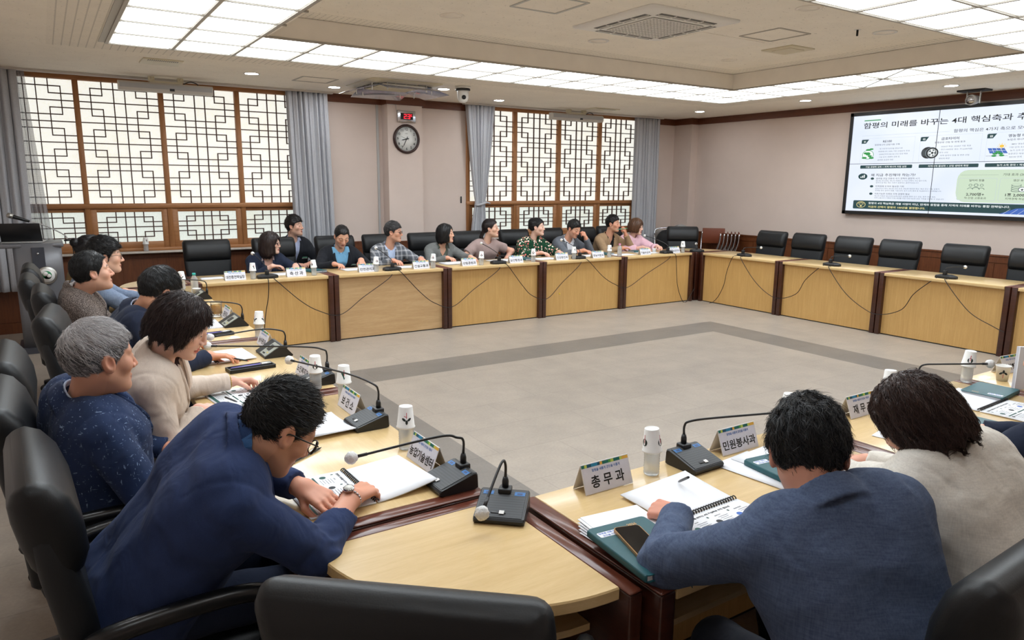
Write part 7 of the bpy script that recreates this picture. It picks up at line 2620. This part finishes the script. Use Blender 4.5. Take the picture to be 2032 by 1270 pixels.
# far row papers
for x, y, w_, h, n, lab in ((1.36, 7.72, .22, .16, 3, 'closed booklet beside the longest name plate'), (2.08, 7.72, .30, .21, 3, 'booklet in front of the woman in the navy suit'), (2.90, 7.76, .30, .21, 4, 'open booklet in front of the man in the sky-blue shirt'), (3.45, 7.70, .30, .21, 3, 'booklet in front of the man in plaid'),
                          (4.16, 7.74, .30, .22, 9, 'thick stack of papers in front of the woman in the grey jacket'), (4.86, 7.76, .34, .22, 4, 'papers in front of the woman in mauve'), (5.47, 7.66, .30, .21, 6, 'papers in front of the woman in floral'),
                          (6.22, 7.72, .32, .21, 4, 'papers beside the hand of the man in grey'), (6.78, 7.62, .34, .22, 3, 'papers in front of the man in tan'), (7.28, 7.66, .30, .21, 5, 'papers in front of the woman in pink')):
    sheets(x, y, random.uniform(-.1, .1), w_, h, lab, n)
planner(2.44, 7.80, .3, 'teal planner by the elbow of the woman in the navy suit', 0.0, False)
planner(5.22, 7.78, .2, 'teal planner left of the floral blouse', 0.0, False)
planner(6.62, 7.82, .2, 'dark planner in front of the man in tan', 0.0, False)
planner(7.30, 7.86, 1.4, 'dark planner in front of the woman in pink', 0.0, False)

# ---------------------------------------------------------------- wristwatches, phone cover
def bracelet(key, hand, r, mat, label, face=None):
    p = PEOPLE[key]
    w_, e = p['wri'][hand], p['elb'][hand]
    ax = nrm(w_ - e)
    c = w_ - ax * .008
    a = nrm(np.cross(ax, (0, 0, 1)))
    u_ = np.cross(a, ax)
    b = MB()
    n = 22
    for i in range(n):
        q = 2 * PI * i / n
        q2 = 2 * PI * (i + .8) / n
        b.tube([tuple(float(z) for z in (c + (a * math.cos(t_) + u_ * math.sin(t_)) * r)) for t_ in (q, (q + q2) / 2, q2)], .0036, 6)
    o = b.build('wristwatch', mat, p['body'])
    if face:
        f = c + u_ * (r + .002)
        MB().tube([tuple(float(z) for z in f), tuple(float(z) for z in (f + u_ * .007))], .0165, 20).build('watch_case', MAT['chrome'], o)
        MB().tube([tuple(float(z) for z in (f + u_ * .0068)), tuple(float(z) for z in (f + u_ * .0076))], .0135, 20).build('dial', plain('dial', (214, 212, 204), .4), o)
bracelet('navy', 'R', .0325, MAT['chrome'], 'watch', True)
bracelet('beige', 'L', .0310, plain('gold_link', (190, 160, 90), .3, .8), 'watch')
# ---------------------------------------------------------------- lectern at the left
MAT['lect'] = plain('lectern_grey', (112, 112, 116), .35, .2)
MAT['lect_d'] = plain('lectern_dark_grey', (66, 68, 76), .35)
root = empty('lectern', (-.10, 8.62, 0), .0, 'grey lectern with round green emblem at the far left', 'lectern')
b = MB()
pts = [(-.20 + .40 * k / 12, -.26 - .035 * math.sin(PI * k / 12)) for k in range(13)]
out = pts + [(p[0], p[1] + .012) for p in pts[::-1]]
b.loft([[(p[0], p[1] + .02 * (1 - z), z) for p in out] for z in (.06, .4, .8, 1.085)])
b.build('front_panel', MAT['lect'], root)
b = MB()
b.loft([[(x, -.296 + .02 * (1 - z) - d, z) for x, d in ((-.05, .0), (.055, .0), (.055, .008), (-.05, .008))] for z in (.08, .5, 1.05)], smooth=False)
b.build('centre_strip', MAT['lect_d'], root)
MB().box(-.17, -.24, .06, .17, .16, 1.03).build('cabinet', MAT['lect'], root)
MB().box(-.24, -.28, .0, .24, .22, .06).build('foot', MAT['lect_d'], root)
M = T(-.10, -.04, 1.065) @ R(.0, 'X')
MB().rbox(-.40, -.24, -.02, .32, .24, .02, .01, 2, 0, M).build('desk_top', MAT['lect'], root)
e = MB().lathe([(0, .0), (.085, 0), (.088, .006), (.080, .012), (0, .012)], 32, 0, T(.055, -.301, .775) @ R(PI / 2, 'X'))
e.lathe([(0, .0125), (.066, .0125), (.066, .0135), (0, .0135)], 32, 1, T(.055, -.301, .775) @ R(PI / 2, 'X'))
for cx, cy, r_, m in ((.0, .004, .040, 2), (-.012, .016, .022, 1), (.016, -.004, .018, 1), (.010, -.010, .026, 2), (-.008, -.022, .014, 2)):
    e.lathe([(0, .0136), (r_, .0136), (r_, .0142 + .0003 * (m == 1)), (0, .0142 + .0003 * (m == 1))], 24, m, T(.055 + cx, -.301, .775 + cy) @ R(PI / 2, 'X'))
e.build('emblem', [MAT['steel'], MAT['white'], plain('emblem_green', (20, 120, 70), .5)], root)
MB().tube([(.0, -.306, .99), (.0, -.315, .99)], .010, 12).build('lock', MAT['chrome'], root)
# laptop on the lectern
root = empty('laptop', (-.20, 8.56, 1.0862), -.15, 'black laptop standing open on the lectern', 'laptop')
MB().rbox(-.17, -.12, 0, .17, .12, .014, .004, 1).build('keyboard_deck', MAT['grey_pl'], root)
MB().rbox(-.17, -.004, 0, .17, .004, .20, .003, 1, 0, T(0, -.105, .012) @ R(.42, 'X') @ R(.0, 'Y')).build('lid', MAT['dark_pl'], root)
root = empty('lectern_microphone', (.16, 8.56, 1.0862), 0, 'gooseneck microphone with cable on the lectern', 'microphone')
MB().lathe([(0, 0), (.03, 0), (.03, .012), (.012, .02), (0, .02)], 16).build('base', MAT['dark_pl'], root)
p = smooth_path([(0, 0, .015), (-.01, 0, .05), (-.06, 0, .09), (-.18, 0, .16), (-.33, 0, .215)], 8)
MB().tube(p, .006, 8).build('gooseneck', MAT['grey_pl'], root)
MB().tube([(-.30, 0, .202), (-.36, 0, .226), (-.43, 0, .252), (-.44, 0, .256)], [.013, .016, .021, .018], 14).build('handle', MAT['dark_pl'], root)
MB().lathe([(0, -.03), (.022, -.025), (.027, 0), (.022, .022), (0, .03)], 16, 0, T(-.455, 0, .262) @ R(-1.2, 'Y')).build('grille', MAT['steel'], root)
MB().tube(smooth_path([(0, .01, .02), (.03, 0, .0), (.045, -.02, -.15), (.05, -.03, -.5), (.055, -.02, -1.05)], 8), .0045, 6).build('cable', MAT['cable'], root)

# ---------------------------------------------------------------- chairs stored in the far right corner
root = empty('folding_chair', (9.06, 9.03, 0), math.radians(148), 'single chrome folding chair with see-through plastic back by the right curtain', 'chair')
b = MB()
for s in (-1, 1):
    b.tube(smooth_path([(s * .20, .18, .01), (s * .20, .05, .45), (s * .20, -.12, .86)], 6), .011, 8)
    b.tube(smooth_path([(s * .19, -.22, .01), (s * .19, -.02, .40), (s * .19, .12, .46)], 6), .010, 8)
b.tube(smooth_path([(-.20, -.12, .85), (-.17, -.14, .93), (0, -.145, .955), (.17, -.14, .93), (.20, -.12, .85)], 6), .011, 8)
b.build('frame', MAT['chrome'], root)
MB().rbox(-.19, -.14, .76, .19, -.125, .92, .006, 2).build('backrest', plain('smoky_plastic', (120, 112, 106), .2), root)
MB().rbox(-.19, -.16, .44, .19, .20, .475, .012, 2).build('seat', plain('navy_vinyl', (28, 36, 62), .5), root)
def fold_chair(i, x, y, rz, label):
    root = empty('folding_chair', (x, y, 0), rz, label, 'chair', 'folded chrome chairs leaning in a row')
    b = MB()
    for s in (-1, 1):
        b.tube(smooth_path([(s * .21, .0, .01), (s * .21, -.08, .45), (s * .21, -.17, .72), (s * .20, -.19, .91)], 6), .012, 8)
    b.build('frame', MAT['chrome'], root)
    MB().rbox(-.20, -.195, .70, .20, -.178, .93 if i else .965, .008, 2).build('backrest', plain('brown_vinyl', (122, 58, 28), .5) if i == 0 else MAT['vinyl_b'], root)
    MB().rbox(-.20, -.06, .16, .20, -.045, .50, .01, 2).build('seat', MAT['vinyl_b'], root)
MAT['vinyl_b'] = plain('brown_vinyl', (122, 58, 28), .5)
for i in range(6):
    fold_chair(i + 1, 9.36 + .038 * i, 8.36 - .045 * i, .72, ['folded chrome chair at the left end of the leaning row in the far right corner', 'folded chrome chair, second in the leaning row', 'folded chrome chair, third in the leaning row',
                                                           'folded chrome chair, fourth in the leaning row', 'folded chrome chair, fifth in the leaning row', 'folded chrome chair at the right end of the leaning row'][i])
fold_chair(0, 9.60, 8.46, math.radians(131), 'chair with broad brown back behind the row of folded chrome chairs')
f = lambda p: smin(smin(ell(p, (0, 0, .50), (.30, .24, .40)), ell(p, (-.05, .02, .82), (.26, .16, .16)), .1), rc(p, (-.34, 0, .55), (-.1, 0, .75), .10, .12), .1) + .016 * wob(p, .16, 5)
v, q = surfnet(f, (-.55, -.35, .02), (.45, .35, 1.06), .016)
o = np_mesh('draped_coat', [(v, q)], plain('black_coat', (20, 20, 22), .85))
o.location = (8.93, 8.78, -.02)
tag(o, 'black coats heaped on a chair in the far right corner', 'coat')
f = lambda p: np.maximum(np.abs(p[:, 2] - .03 * np.sin(p[:, 0] * 14) - .02 * np.sin(p[:, 1] * 21 + 1)) - .006, np.maximum(np.abs(p[:, 0]) - .17, np.abs(p[:, 1]) - .09)) + .008 * wob(p, .08, 8)
v, q = surfnet(f, (-.24, -.16, -.09), (.24, .16, .10), .009)
o = np_mesh('plastic_bag', [(v, q)], plain('grey_bag', (150, 148, 146), .35))
o.location = (8.98, 8.72, .985)
tag(o, 'crumpled grey plastic bag on top of the black coats', 'bag')
